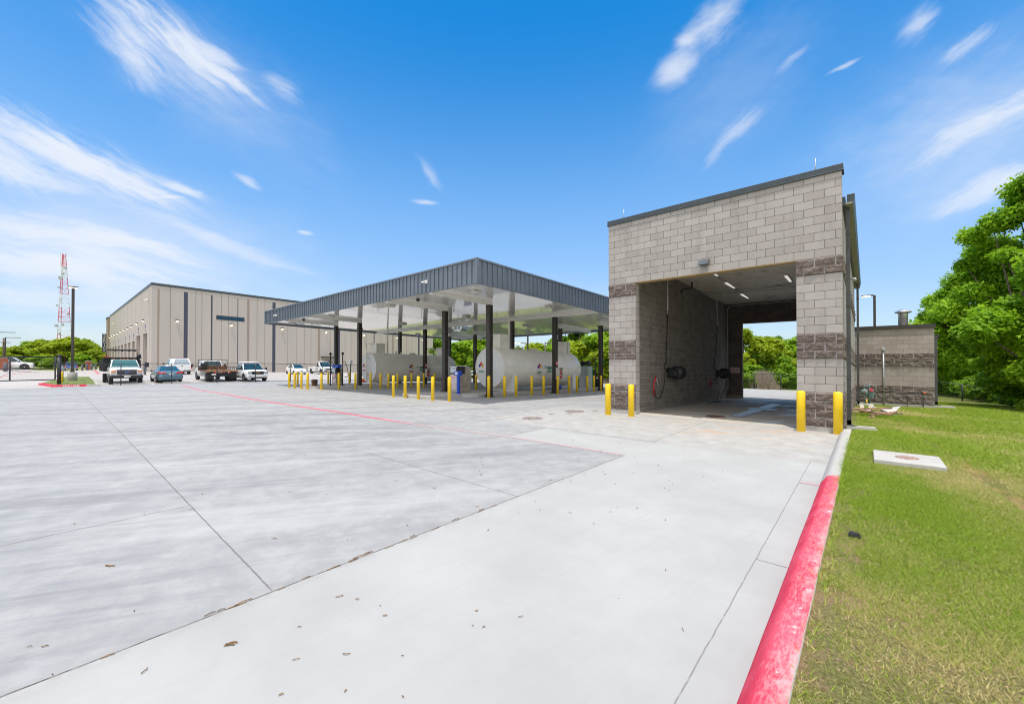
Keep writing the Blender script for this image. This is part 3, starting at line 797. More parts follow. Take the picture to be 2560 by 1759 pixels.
# parapet return above the roof, rear wall with its opening
obj('parapet', MB().box(XL, XL+.3, YF+.30, YF+1.3, 5.75, ZT), BY, bay)
YB = 26.0; ob = SH(0, YB); XOL, XOR = -5.36, -1.40
mb = MB(); mb.box(XI, XOL, YB, YB+.3, ob-.05, 5.42+ob); mb.box(XOR, XR-.30, YB, YB+.3, ob-.05, 5.42+ob); mb.box(XOL, XOR, YB, YB+.3, 3.93, 5.42+ob)
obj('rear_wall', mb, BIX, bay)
obj('wall_base', MB().box(XI, XI+.03, YF+.3, YB, -.02, .17, SH), M_concd, bay); obj('wall_base', MB().box(XI+.03, XOL, YB-.03, YB, ob-.02, ob+.17), M_concd, bay)
# roof, eaves soffit, gutter
mb = MB(); mb.box(XL, XR+.06, YF+.3, 26.4, 5.76, 5.98, SH); obj('roof', mb, M_coping, bay)
mb = MB(); mb.box(XR+.005, XR+.20, YF+.32, 26.7, 5.78, 5.83, SH); obj('eaves_soffit', mb, mat('soffit_grey', (.30,.29,.25), .7), bay)
mb = MB(); mb.prism([(XR+.09, 5.82), (XR+.21, 5.82), (XR+.245, 6.03), (XR+.09, 6.03)], 0, 1, 'y')
mb.v = [(a, YF+.34+b_*13.35, c+SH(a, YF+.34+b_*13.35)) for a, b_, c in mb.v]
obj('gutter', mb, M_coping, bay)
mb = MB(); mb.box(XL-.035, XR+.035, YF-.035, YF+.335, ZT+.001, ZT+.16); mb.box(XL-.045, XR+.045, YF-.045, YF+.345, ZT-.012, ZT+.012)
obj('coping', mb, M_coping, bay, bevel=.006)
mb = MB(); mb.box(XJL+.002, XJR-.002, YF-.004, YF+.304, ZH-.014, ZH+.0); obj('lintel_plate', mb, mat('tan_steel', (0.42,0.29,0.13), .6, var=.1), bay)
for x in (-6.34, -.98):
    obj('lightning_rod', MB().tube([(x, YF+.15, ZT+.15), (x, YF+.15, ZT+.15+.38)], .008, 6), M_steel, bay)
# ribbed metal ceiling
mb = MB(); yy = YF+.31; k = 0; prof = []
while yy < YB:
    for dy_, dz_ in ((0,0),(.17,0),(.20,.045),(.27,.045)): prof.append((min(yy+dy_, YB), dz_))
    yy += .30
for i in range(len(prof)-1):
    (ya, da), (yb, db) = prof[i], prof[i+1]
    if yb-ya < 1e-4: continue
    mb.face([(XI, ya, 5.40+da+SH(0,ya)), (XR-.30, ya, 5.40+da+SH(0,ya)), (XR-.30, yb, 5.40+db+SH(0,yb)), (XI, yb, 5.40+db+SH(0,yb))])
m, q, b = newmat('ceiling_deck'); pos = q.new('ShaderNodeNewGeometry').outputs['Position']
c_ = q.mix(q.noise(q.mapping(pos, sc=(.6,1.4,1)), 1.1, 6, .65), (0.58,0.52,0.42), (0.88,0.82,0.70))
c_ = q.mix(q.mul(q.ss(q.noise(pos, 1.8, 5), .56, .7), .6), c_, (0.24,0.15,0.09))
yf = q.m('FRACT', q.m('DIVIDE', q.sub(q.sep(pos)[1], 13.28), .30)); rib = q.mul(q.ss(yf, .52, .60), q.sub(1.0, q.ss(yf, .90, .98)))
c_ = q.mix(q.mul(rib, .62), c_, (0.20,0.165,0.12))
q.put(b.inputs['Base Color'], c_); b.inputs['Roughness'].default_value = .5; b.inputs['Metallic'].default_value = 0
obj('ceiling', mb, m, bay, fix=False)
# lights in the bay
for (x, ya, yb) in ((-4.5, 16.2, 17.7), (-4.56, 19.2, 20.95), (-4.63, 22.4, 24.2), (-2.5, 14.6, 15.6), (-2.4, 19.2, 20.6)):
    zc = 5.36+SH(0, ya)
    l = obj('tube_light', MB().box(x-.065, x+.065, ya, yb, zc-.02, zc+.04, lambda a, b_: SH(0, b_)-SH(0, ya)), M_white, bay)
    obj('diffuser', MB().prism([(x-.06, zc-.02), (x-.04, zc-.06), (x+.04, zc-.06), (x+.06, zc-.02)], ya+.01, yb-.01, 'y'), M_tubelit, l)
zc = lambda y: 5.37+SH(0, y)
obj('conduit', MB().tube([(-4.53, 13.4, zc(13.4)), (-4.65, 24.0, zc(24.0))], .024, 6), M_pipe, bay)
obj('conduit', MB().tube([(XI+.02, 21.0, zc(21)-.05), (XR-.3, 21.7, zc(21.7)-.05)], .025, 6), M_pipe, bay)
obj('conduit', MB().tube([(XI+.05, 21.3, zc(21.3)-.09), (XR-.3, 22.0, zc(22)-.09)], .018, 6), M_pipe, bay)
obj('conduit', MB().tube([(XI+.05, 25.8, .12), (XI+.05, 25.8, 4.75), (XI+.10, 25.86, 4.93), (XI+.25, 25.93, 4.98), (XR-.4, 25.93, 4.98)], .03, 8), M_pipe, bay)
obj('wall_pipe', MB().tube([(XI+.06, 16.4, 5.3), (XI+.06, 16.4, 3.84)], .035, 8).tube([(XI+.06, 16.4, 3.84), (XI+.06, 16.4, 3.70)], .02, 6), M_pipe, bay)
obj('wall_pipe', MB().tube([(XI+.06, 21.9, 5.12), (XI+.07, 23.45, 5.05), (XI+.06, 23.55, 4.98), (XI+.06, 23.65, 3.66)], .035, 8), M_pipe, bay)
# wall lamp over the opening
lm = obj('wall_lamp', MB().hexa([(-3.78,YF-.005,4.68),(-3.52,YF-.005,4.68),(-3.52,YF-.005,4.86),(-3.78,YF-.005,4.86),(-3.80,YF-.24,4.665),(-3.50,YF-.24,4.665),(-3.51,YF-.20,4.79),(-3.79,YF-.20,4.79)]), mat('lamp_housing', (0.12,0.14,0.16), .35, .4), bay, bevel=.008)
# downspouts
def downspout(x, y, ztop, zbot, w, parent, axis='y', side=1, m_=None):
    m_ = m_ or M_ds
    d = obj('downspout', MB().box(x, x+.085, y, y+w, zbot+.10, ztop).hexa([(x,y,zbot+.10),(x+.085,y,zbot+.10),(x+.085,y+w,zbot+.10),(x,y+w,zbot+.10),(x,y,zbot+.22),(x+.085,y,zbot+.22),(x+.085,y+w,zbot+.22),(x,y+w,zbot+.22)])
        .hexa([(x+.02,y,zbot+.0),(x+.085,y,zbot+.10),(x+.085,y+w,zbot+.10),(x+.02,y+w,zbot),(x+.16,y,zbot-.02),(x+.20,y,zbot+.06),(x+.20,y+w,zbot+.06),(x+.16,y+w,zbot-.02)]), m_, parent)
    for z in (zbot+1.3, zbot+(ztop-zbot)*.55, ztop-.75):
        obj('strap', MB().box(x-.005, x+.092, y-.012, y+w+.012, z, z+.05), m_, d)
    return d
downspout(-.395, 13.55, 5.80, .06, .14, bay)
downspout(-.36, 25.3, 5.50, -.32, .14, bay)
obj('flood_lamp', MB().tube([(XR, 19.0, 4.75), (XR+.12, 19.0, 4.78)], .03, 6).lathe([(.03,0),(.07,.06),(.075,.14)], 8, (XR+.12, 18.95, 4.74), 'y'), M_steel, bay)

# placards in the bay
def plaque(name, label, cat, w, h, loc, rz, face, mk=None, group=None):
    """flat sign facing local -y"""
    t = thing(name, label, cat, loc, rz, group)
    obj('board', MB().box(-w/2, w/2, -.008, 0, -h/2, h/2), face, t, world=False, bevel=.002)
    if mk: mk(t)
    return t
def bars(t, m_, rows, w, y=-.0105, bh=.018, seed=1, name='lettering'):
    rr = random.Random(seed); mb = MB()
    for zc_ in rows:
        x = -w/2
        while x < w/2-.01:
            l = min(rr.uniform(.03,.09)*w/.4, w/2-x); mb.box(x, x+l, y, y+.002, zc_-bh/2, zc_+bh/2); x += l+.018*w/.4
    return obj(name, mb, m_, t, world=False)
plaque('notice_sign', 'white notice with three lines of red lettering on the dark rear wall', 'sign', .50, .33, (-5.72, YB-.001, 1.27), 0, mat('notice_white', (.72,.68,.68), .5),
       lambda t: [bars(t, M_signred, (.1, 0, -.1), .42, bh=.042, seed=5)])

# hose reels on the left wall
def hose_reel(y, z, label, hose_pts, feed, wide, wand):
    t = thing('hose_reel', label, 'hose reel', (XI, y, z), 0, 'hose reels on the wash bay wall')
    obj('bracket', MB().box(0, .05, -.28, -.02, -.22, .2).box(0, .42, -.30, -.24, -.16, .14), M_black, t, world=False, bevel=.01)
    dr_ = MB()
    prof_ = [(.05,-.22),(.27,-.22),(.27,-.19),(.15,-.18),(.15,.16),(.27,.17),(.27,.20),(.05,.20)]
    dr_.lathe(prof_, 24, (.33, .06, 0), 'y')
    d = obj('drum', dr_, M_dark, t, world=False)
    cz = MB().lathe([(.15,-.17),(.225,-.16),(.235,0),(.225,.15),(.15,.16)], 24, (.33,.06,0), 'y'); obj('wound_hose', cz, M_hose, d, world=False)
    obj('axle', MB().tube([(.33,-.33,0),(.33,.3,0)], .022, 8), M_chrome, d, world=False)
    obj('feed_hose', MB().tube(feed, .016, 8), M_hose, t)
    obj('hose', MB().tube(hose_pts, .016, 8), M_hose, t)
    return t
x1 = XI+.1
hose_reel(16.75, 1.33, 'nearer black hose reel with feed hose and red-gripped spray lance beside it',
    [(x1,16.45,1.45),(x1,16.2,1.5),(x1,16.0,1.3),(x1,15.9,.9),(x1,15.75,.6),(x1+.05,15.35,.36),(x1+.03,15.12,.38),(x1,15.02,.5),(x1,14.95,.75)],
    [(XI+.06,16.4,3.72),(XI+.06,16.3,2.6),(XI+.07,16.2,1.95),(x1,16.15,1.75),(x1,15.95,1.66),(x1,15.95,1.5),(x1,16.35,1.36)], .55, None)
hose_reel(23.85, 1.13, 'farther black hose reel whose hose trails down onto the floor',
    [(x1+.3,24.2,.95),(x1+.28,24.1,.5),(x1+.25,23.2,-.05),(x1+.3,22.75,-.23),(x1+.45,21.9,-.215),(x1+.4,21.3,-.2),(x1+.3,20.6,-.18)],
    [(XI+.06,23.65,3.7),(XI+.06,23.3,2.4),(XI+.07,23.0,1.75),(x1,22.7,1.55),(x1,22.9,1.4),(x1+.1,23.3,1.2)], .55, None)
def lance(y, z, label, red_pts, rod):
    t = thing('spray_lance', label, 'spray lance', (XI, y, z), 0, 'spray lances on the wash bay wall')
    obj('rod', MB().tube(rod, .018, 8), M_steel, t)
    obj('grip', MB().tube(red_pts, .028, 8), M_redp, t)
    obj('wall_hook', MB().box(XI, XI+.07, y-.03, y+.03, z+.0, z+.07), M_steel, t)
lance(15.1, 1.0, 'spray lance with long red grip hung near the opening', [(x1,15.06,1.2),(x1,15.0,1.1),(x1,14.86,.95),(x1,14.86,.7),(x1,14.93,.50)], [(x1+.03,15.05,1.12),(x1+.03,15.45,.62)])
lance(22.1, .75, 'spray lance with short pink-red grip hung deeper inside the bay', [(x1,22.0,.92),(x1,22.15,.72),(x1,22.3,.52)], [(x1+.02,22.3,.52),(x1+.02,22.45,.40)])
t = thing('loose_hose', 'black hose tail lying on the wash bay floor', 'hose', (-5.6, 21.2, gz(-5,21)))
obj('tail', MB().tube([(x1+.35,20.5,-.175),(x1+.45,21.2,-.20),(x1+.55,21.9,-.215),(x1+.75,22.4,-.225),(x1+.9,22.5,-.23)], .02, 8).tube([(x1+.35,22.35,.42),(x1+.25,22.6,0.1),(x1+.3,22.3,-.15),(x1+.4,21.6,-.20)], .014, 8), M_hose, t)
t = thing('spray_boom', 'black swivel spray boom hanging under the wash bay ceiling', 'spray boom', (XI+.5, 18.5, 5.35))
obj('drop_pipe', MB().tube([(XI+.35,18.5,5.36),(XI+.35,18.5,4.98)], .035, 8), M_black, t)
obj('swing_arm', MB().tube([(XI+.35,18.5,4.98),(XI+.35,17.9,4.86),(XI+.35,17.35,4.78),(XI+.33,17.2,4.62)], .03, 8), M_black, t)
# floor grates and drain stain
def grate(pts, label):
    t = thing('floor_grate', label, 'grate', (pts[0][0], pts[0][1], gz(*pts[0])), 0, 'steel trench covers in the wash bay floor')
    mb = MB(); P4 = [(x, y, gz(x, y)+.012) for x, y in pts]
    mb.face(P4)
    obj('plate', mb, mat('wet_plate', (0.30,0.36,0.37), .35, .2, var=.35, scale=3), t, fix=False)
    mb = MB(); n_ = 14
    for i in range(1, n_):
        a = Vector(P4[0]).lerp(Vector(P4[1]), i/n_); c = Vector(P4[3]).lerp(Vector(P4[2]), i/n_); a.z += .006; c.z += .006
        mb.tube([a, c], .008, 4)
    obj('grate_bars', mb, M_steel, t)
grate([(-3.45,15.0),(-3.05,15.0),(-3.05,18.4),(-3.45,18.4)], 'wet steel trench cover nearest the wash bay opening')
grate([(-3.7,18.45),(-2.7,18.45),(-2.7,19.4),(-3.7,19.4)], 'square steel cover crossing the trench on the bay floor')
grate([(-3.45,19.45),(-3.0,19.45),(-3.0,22.6),(-3.45,22.6)], 'steel trench cover toward the rear of the bay floor')
t = thing('drain_lid', 'round rusty drain lid on the bay floor by the opening', 'drain lid', (-3.78, 14.5, gz(-3.78,14.5)))
obj('lid', MB().lathe([(.30,.0),(.30,.012),(.28,.016)], 24), M_rust, t, world=False)

# ------------------------------------------------------------------ pump room beside the bay
zb = -.35
room = thing('pump_room', 'low grey block annex with flat coping behind the wash bay', 'building', (1.0, 26.6, zb))
ZR = zb
mb = MB(); mb.box(-.449, 2.32, 26.6, 32.5, ZR-.1, 3.34); obj('block_wall', mb, BS, room)
for z0, n_ in ((ZR+.13, 4), (ZR+.13+8*H+.02, 3)):
    splitband('splitface_band', room, 'x', -.449, 2.32, z0, n_, 26.596, -1, 0.3, .028)
mb = MB(); mb.box(-.449, 2.36, 26.565, 26.6, ZR-.05, ZR+.12); obj('wall_base', mb, M_conc, room)
mb = MB(); mb.box(-.47, 2.36, 26.54, 32.6, 3.34, 3.50); mb.box(-.47, 2.37, 26.53, 32.61, 3.325, 3.345); obj('coping', mb, M_bronze, room)
mb = MB(); mb.box(2.30, 2.50, 26.9, 32.6, 2.85, 3.02); obj('gutter', mb, M_bronze, room)
downspout(2.34, 26.75, 2.95, ZR+.05, .13, room)
vt = obj('roof_vent', MB().lathe([(.185,3.45),(.185,4.22),(.19,4.24)], 20, (1.39,28.5,0)).lathe([(.18,4.2),(.31,4.24),(.32,4.30),(.20,4.37),(.05,4.43)], 20, (1.39,28.5,0)), mat('vent_steel', (.62,.62,.62), .3, .7), room)
cb = obj('conduit', MB().tube([(.60,26.55,ZR),(.60,26.55,2.35)], .035, 8), M_steel, room)
obj('junction_box', MB().box(.54,.67,26.48,26.57,2.33,2.47), M_steel, cb)
gm = thing('gas_meter', 'grey-green gas meter with regulator and pipework in front of the annex wall', 'gas meter', (.05, 26.0, gz(0,26)))
G0 = gz(0, 26)
obj('meter_body', MB().box(.06,.24,25.9,26.05,.02,.46), M_meter, gm, bevel=.02)
obj('index_cap', MB().lathe([(.08,25.82),(.08,25.9)], 14, (.15,0,.42), 'y'), M_signred, gm)
rg = obj('regulator', MB().lathe([(.05,25.80),(.14,25.84),(.15,25.89),(.14,25.93),(.05,25.98)], 18, (-.10,0,.30), 'y'), M_meter, gm)
obj('dial', MB().lathe([(.03,25.785),(.03,25.80)], 10, (-.10,0,.30), 'y'), M_redp, rg)
obj('pipework', MB().tube([(.08,25.95,G0+.02),(.08,25.95,.60),(.08,25.95,.68)], .035, 8).tube([(-.10,25.92,.30),(-.10,25.92,.60),(.08,25.95,.60)], .025, 8).tube([(-.06,25.9,.2),(-.06,25.9,G0)], .03, 8), M_meter, gm)
obj('riser', MB().tube([(-.02,25.85,G0),(-.02,25.85,G0+.3)], .025, 8), M_yellow, gm)
gp = thing('gas_pipe', 'thin gas pipe running low along the annex wall to an orange cap', 'pipe', (1.1, 26.45, .3))
obj('run', MB().tube([(.24,26.25,.33),(1.95,26.42,.33)], .02, 8), M_dark, gp)
obj('cap', MB().tube([(1.93,26.42,.33),(2.02,26.43,.33)], .035, 8), M_orange, gp)
obj('support', MB().tube([(1.93,26.42,.33),(1.93,26.42,ZR)], .018, 6), M_dark, gp); obj('support', MB().tube([(1.4,26.37,.33),(1.4,26.37,ZR)], .014, 6), M_dark, gp)

# splash blocks
def splash(x, y, z, label, rz):
    t = thing('splash_block', label, 'splash block', (x, y, z), rz, 'concrete splash blocks under the downspouts')
    mb = MB().hexa([(-.3,-.15,0),(.3,-.17,0),(.3,.17,0),(-.3,.15,0),(-.3,-.15,.07),(.3,-.17,.055),(.3,.17,.055),(-.3,.15,.07)])
    obj('block', mb, M_conc, t, world=False, bevel=.012)
    obj('side_lip', MB().box(-.3,.28,-.15,-.10,.05,.10).box(-.3,.28,.10,.15,.05,.10), M_conc, t, world=False, bevel=.01)
splash(-.12, 13.62, lz(-.12,13.62)+.0, 'pale splash block under the downspout nearest the kerb', R(4))
splash(-.10, 25.5, lz(-.1,25.5), 'pale splash block in the corner beside the gas meter', R(10))
splash(2.68, 26.85, lz(2.68,26.85), 'pale splash block at the far right corner of the annex', R(-8))

# slab with lid in the lawn
sl_ = thing('access_slab', 'square concrete slab with round lid set in the lawn', 'slab', (.49, 9.41, .085))
obj('slab', MB().box(-.415,.415,-.47,.47,0,.105), M_conc, sl_, world=False, bevel=.012)
obj('lid', MB().lathe([(.145,.105),(.145,.110),(.13,.113)], 20), mat('lid_iron', (0.36,0.24,0.19), .8, var=.25, scale=20), sl_, world=False)

# scrap lumber by the wall
def board(x, y, z, L, w, th, rz, tilt, m_, label, roll=0.0):
    t = thing('scrap_board', label, 'board', (x, y, z), rz, 'scrap boards dumped by the wash bay wall')
    t.rotation_euler = (roll, tilt, rz)
    obj('plank', MB().box(-L/2, L/2, -w/2, w/2, 0, th), m_, t, world=False, bevel=.003)
zb_ = lambda x, y: lz(x, y)+.02
board(.05,19.6,zb_(0,19.6)+.20,1.3,.10,.06,R(20),R(-4),M_wood,'reddish plank on top of the scrap heap pointing at the wall')
board(-.02,19.2,zb_(0,19.2)+.10,1.1,.10,.05,R(8),R(-2),M_wood,'lower reddish plank flat on the grass by the downspout')
board(.22,18.9,zb_(0,18.9)+.12,.9,.10,.05,R(-28),R(3),M_wood,'broken plank sloping toward the lawn in the heap')
board(.42,19.2,zb_(.5,19.0)+.08,1.1,.08,.05,R(52),R(-5),M_wood,'long pale brown batten at the right of the heap')
board(.30,20.1,zb_(.3,20.1)+.09,1.3,.07,.03,R(4),R(3),mat('dark_pipe',(.12,.09,.12),.6),'dark batten lying across the back of the heap')
board(.1,18.2,zb_(.1,18.2)+.02,.42,.06,.03,R(70),0,M_wood,'short offcut nearest the viewer in front of the heap')
board(.34,20.6,zb_(.34,20.6)+.16,.8,.5,.025,R(30),R(20),M_scrap,'grey plasterboard piece leaning in the middle of the heap',R(8))
board(.60,20.6,zb_(.60,20.6)+.12,.55,.5,.025,R(-28),R(-14),M_scrap,'pale plasterboard piece at the right end of the heap',R(22))
board(-.16,22.3,zb_(-.16,22.3)+.06,2.3,.13,.03,R(92),R(-2),M_palew,'left of two weathered boards behind the heap')
board(.08,22.3,zb_(.08,22.3)+.06,2.3,.13,.03,R(86),R(-2),M_palew,'right of two weathered boards behind the heap')

# manhole covers
def manhole(x, y, r, label):
    t = thing('manhole_cover', label, 'manhole cover', (x, y, gz(x, y)), 0, 'round iron covers in the paving')
    obj('frame_ring', MB().lathe([(r*1.1,.001),(r*1.1,.006),(r,.008)], 28), mat('cover_ring', (.35,.31,.29), .85, var=.2, scale=12), t, world=False)
    obj('lid', MB().lathe([(r*.96,.006),(r*.96,.012),(r*.9,.013)], 28), mat('cover_iron', (.27,.22,.20), .75, var=.3, scale=14), t, world=False)
manhole(-7.9, 9.95, .30, 'largest manhole cover, alone in the paving left of the bay')
manhole(-7.86, 12.32, .33, 'manhole cover close to the left pier of the bay')
manhole(-7.65, 11.7, .09, 'small lid just in front of the cover by the left pier')
manhole(-7.35, 12.9, .09, 'small lid just behind the cover by the left pier')
manhole(-8.0, 11.1, .09, 'small lid midway between the two manhole covers')

# ------------------------------------------------------------------ fuel canopy
def cz(x, y): return -0.026*(y-14.8) - 0.007*(-14.5-x)
CX0, CX1, CY0, CY1 = -35.4, -11.5, 11.0, 31.0
can = thing('fuel_canopy', 'large flat fuel canopy with dark ribbed fascia and glossy white ceiling', 'canopy', (-23.4, 21, gz(-23,21)))
m, q, b = newmat('soffit_panel')
P = q.sep(q.new('ShaderNodeNewGeometry').outputs['Position']); pos = q.new('ShaderNodeNewGeometry').outputs['Position']
fr = q.m('FRACT', q.m('DIVIDE', P[1], 0.4)); seam = q.ss(q.m('ABSOLUTE', q.sub(fr, 0.5)), 0.47, 0.5)
q.put(b.inputs['Base Color'], q.mix(q.mul(seam, .35), q.mix(q.noise(pos, .8, 4), (.88,.86,.81), (.93,.915,.88)), (.35,.33,.3)))
b.inputs['Roughness'].default_value = .30; b.inputs['Coat Weight'].default_value = 1.0; b.inputs['Coat IOR'].default_value = 1.55; b.inputs['Coat Roughness'].default_value = .04
h = q.add(q.mul(q.noise(q.mapping(pos, sc=(.12,2.5,1)), 2.0, 4, .6), 1.0), q.mul(seam, -.35))
q.put(b.inputs['Normal'], q.bump(h, .22, .02)); M_soff = m
zs = 4.85
mb = MB(); xs_, ys_ = lin(CX0+.06, CX1-.06, 4), lin(CY0+.06, CY1-.06, 4)
mb.box(CX0+.03, CX1-.03, CY0+.03, CY1-.03, zs, zs+.05, cz); obj('ceiling', mb, M_soff, can)
mb = MB(); mb.box(CX0+.06, CX1-.06, CY0+.06, CY1-.06, zs+.75, zs+.80, cz); obj('roof_deck', mb, M_steel, can)
def fascia(p0, p1, nx, ny):
    """ribbed metal fascia between two corners, outward normal (nx, ny)"""
    mb = MB(); L = (Vector(p1)-Vector(p0)).length; d = (Vector(p1)-Vector(p0))/L; n = Vector((nx, ny))
    zb, zt = 4.73, 5.73
    def strip(a, c, o0, o1, z0, z1):
        A_, B_ = Vector(p0)+d*a, Vector(p0)+d*c
        q4 = [A_+n*o0, B_+n*o0, B_+n*o1, A_+n*o1]
        mb.hexa([(v.x, v.y, z0+cz(v.x, v.y)) for v in q4]+[(v.x, v.y, z1+cz(v.x, v.y)) for v in q4])
    strip(0, L, -.05, 0, zb, zt)
    k = int(round(L/.30))
    for i in range(1, k): strip(i*L/k-.018, i*L/k+.018, .001, .035, zb+.03, zt-.045)
    strip(-.045, L+.045, .0, .045, zt-.06, zt+.01); strip(-.02, L+.02, .0, .02, zb, zb+.03)
    return obj('fascia', mb, M_fasc, can)
for cx__, cy__ in ((CX0,CY0),(CX1,CY0),(CX1,CY1),(CX0,CY1)): obj('corner_trim', MB().box(cx__-.05,cx__+.05,cy__-.05,cy__+.05,4.725,5.745,lambda x,y: cz(x,y)), M_fasc, can)
fascia((CX0,CY0),(CX1,CY0),0,-1); fascia((CX1,CY0),(CX1,CY1),1,0); fascia((CX1,CY1),(CX0,CY1),0,1); fascia((CX0,CY1),(CX0,CY0),-1,0)
COLX, ROWY = (-14.55,-18.1,-27.8,-31.5), (14.8,20.6,26.35)
M_beam = mat('beam_paint', (.86,.84,.80), .35, var=.04)
for x in COLX:
    for y in ROWY:
        z0, z1 = gz(x,y)+.0, 4.67+cz(x,y)
        mb = MB().box(x-.10,x+.10,y-.10,y+.10,z0,z1)
        mb.box(x-.13,x+.13,y-.125,y-.10,z0,z1).box(x-.13,x+.13,y+.10,y+.125,z0,z1)
        c_ = obj('column', mb, M_bronze, can)
        obj('base_plate', MB().box(x-.2,x+.2,y-.2,y+.2,z0,z0+.19 if x!=-14.55 and x!=-27.8 else z0+.03), M_bronze, c_)
    obj('beam', MB().box(x-.09,x+.09,CY0+.06,ROWY[0]+.14,4.67,zs-.001,cz), M_beam, can)
    obj('beam', MB().box(x-.09,x+.09,ROWY[2]-.14,CY1-.06,4.67,zs-.001,cz), M_beam, can)
obj('beam', MB().box(CX0+.06,CX1-.06,ROWY[1]-.09,ROWY[1]+.09,4.67,zs-.001,cz), M_beam, can)
for x in (-13.0,-19.7,-26.9,-33.6):
    for y in (12.3,17.9,24.05,30.1):
        z = zs+cz(x,y)
        l = obj('ceiling_light', MB().box(x-.2,x+.2,y-.2,y+.2,z-.10,z-.001), M_dirtmetal, can, bevel=.02)
        obj('diffuser', MB().box(x-.16,x+.16,y-.16,y+.16,z-.115,z-.10), M_tubew, l)
for x,y in ((-16.86,12.06),(-30.56,11.98),(-32.14,11.97)):
    z = zs+cz(x,y); obj('dome_camera', MB().lathe([(.09,z-.001),(.09,z-.06),(.07,z-.11),(.02,z-.14)],12,(x,y,0)), M_black, can)
def fcam(x, z, label):
    t = thing('security_camera', label, 'camera', (x, CY0-.05, z), 0, 'white cameras on the canopy fascia')
    obj('mount', MB().box(-.06,.06,-.02,.05,-.09,.06), M_white, t, world=False, bevel=.01)
    obj('camera_body', MB().tube([(.01,-.06,-.02),(-.13,-.16,-.05)], .038, 10), M_white, t, world=False)
    obj('lens', MB().tube([(-.13,-.16,-.05),(-.145,-.171,-.053)], .039, 10), M_black, t, world=False)
fcam(-14.7, 5.33, 'white camera on the fascia near the canopy corner'); fcam(-32.9, 5.2, 'white camera at the far left end of the fascia')

# pump islands
def island(poly, label):
    mb = MB(); n = len(poly)
    mb.v = [(x,y,gz(x,y)-.05) for x,y in poly]+[(x,y,gz(x,y)+.15) for x,y in poly]
    for k in range(n): mb.f.append((k,(k+1)%n,n+(k+1)%n,n+k)); mb.sm.append(False)
    mb.f.append(tuple(n+k for k in range(n))); mb.sm.append(False)
    t = thing('pump_island', label, 'kerbed island', (poly[0][0], poly[0][1], gz(*poly[0])), 0, 'raised concrete pump islands')
    obj('slab', mb, M_conc, t, bevel=.02)
island([(-15.4,11.75),(-17.3,11.5),(-18.4,12.2),(-18.55,28.6),(-14.78,28.6),(-14.78,14.2),(-15.1,13.75),(-15.3,13.6)], 'raised concrete island under the nearer fuel tank')
island([(-28.0,11.7),(-30.8,11.9),(-31.9,12.6),(-31.9,28.6),(-27.4,28.6),(-27.4,14.2)], 'raised concrete island under the farther fuel tank')

# ------------------------------------------------------------------ fuel tanks
def diamond(t, c, u, v, n, s, lab, labmat):
    """hazard diamond (red, blue, yellow, white) with a small label under it"""
    c, u, v, n = Vector(c), Vector(u), Vector(v), Vector(n)
    def dia(o, h, mt, nm, par):
        mb = MB(); o = c+o+n*.003
        P4 = [o-v*h, o+u*h, o+v*h, o-u*h]
        mb.hexa([tuple(p) for p in P4]+[tuple(p+n*.003) for p in P4]); return obj(nm, mb, mt, par)
    r = dia(v*s, s*.95, M_redp, 'hazard_diamond', t)
    dia(-u*s, s*.95, M_hazblue, 'blue_quarter', r); dia(u*s, s*.95, M_hazyel, 'yellow_quarter', r); dia(-v*s, s*.95, M_white, 'white_quarter', r)
    mb = MB(); o = c-v*(s*2.05+.10)+n*.003
    P4 = [o-u*.2-v*.065, o+u*.2-v*.065, o+u*.2+v*.065, o-u*.2+v*.065]
    mb.hexa([tuple(p) for p in P4]+[tuple(p+n*.003) for p in P4]); lb = obj('contents_label', mb, labmat, t)
    mb = MB(); 
    for k in range(5):
        a = o+u*(-.14+k*.065)+n*.005; Q = [a-u*.02-v*.03, a+u*.02-v*.03, a+u*.02+v*.03, a-u*.02+v*.03]
        mb.hexa([tuple(p) for p in Q]+[tuple(p+n*.002) for p in Q])
    obj('lettering', mb, M_white, lb)
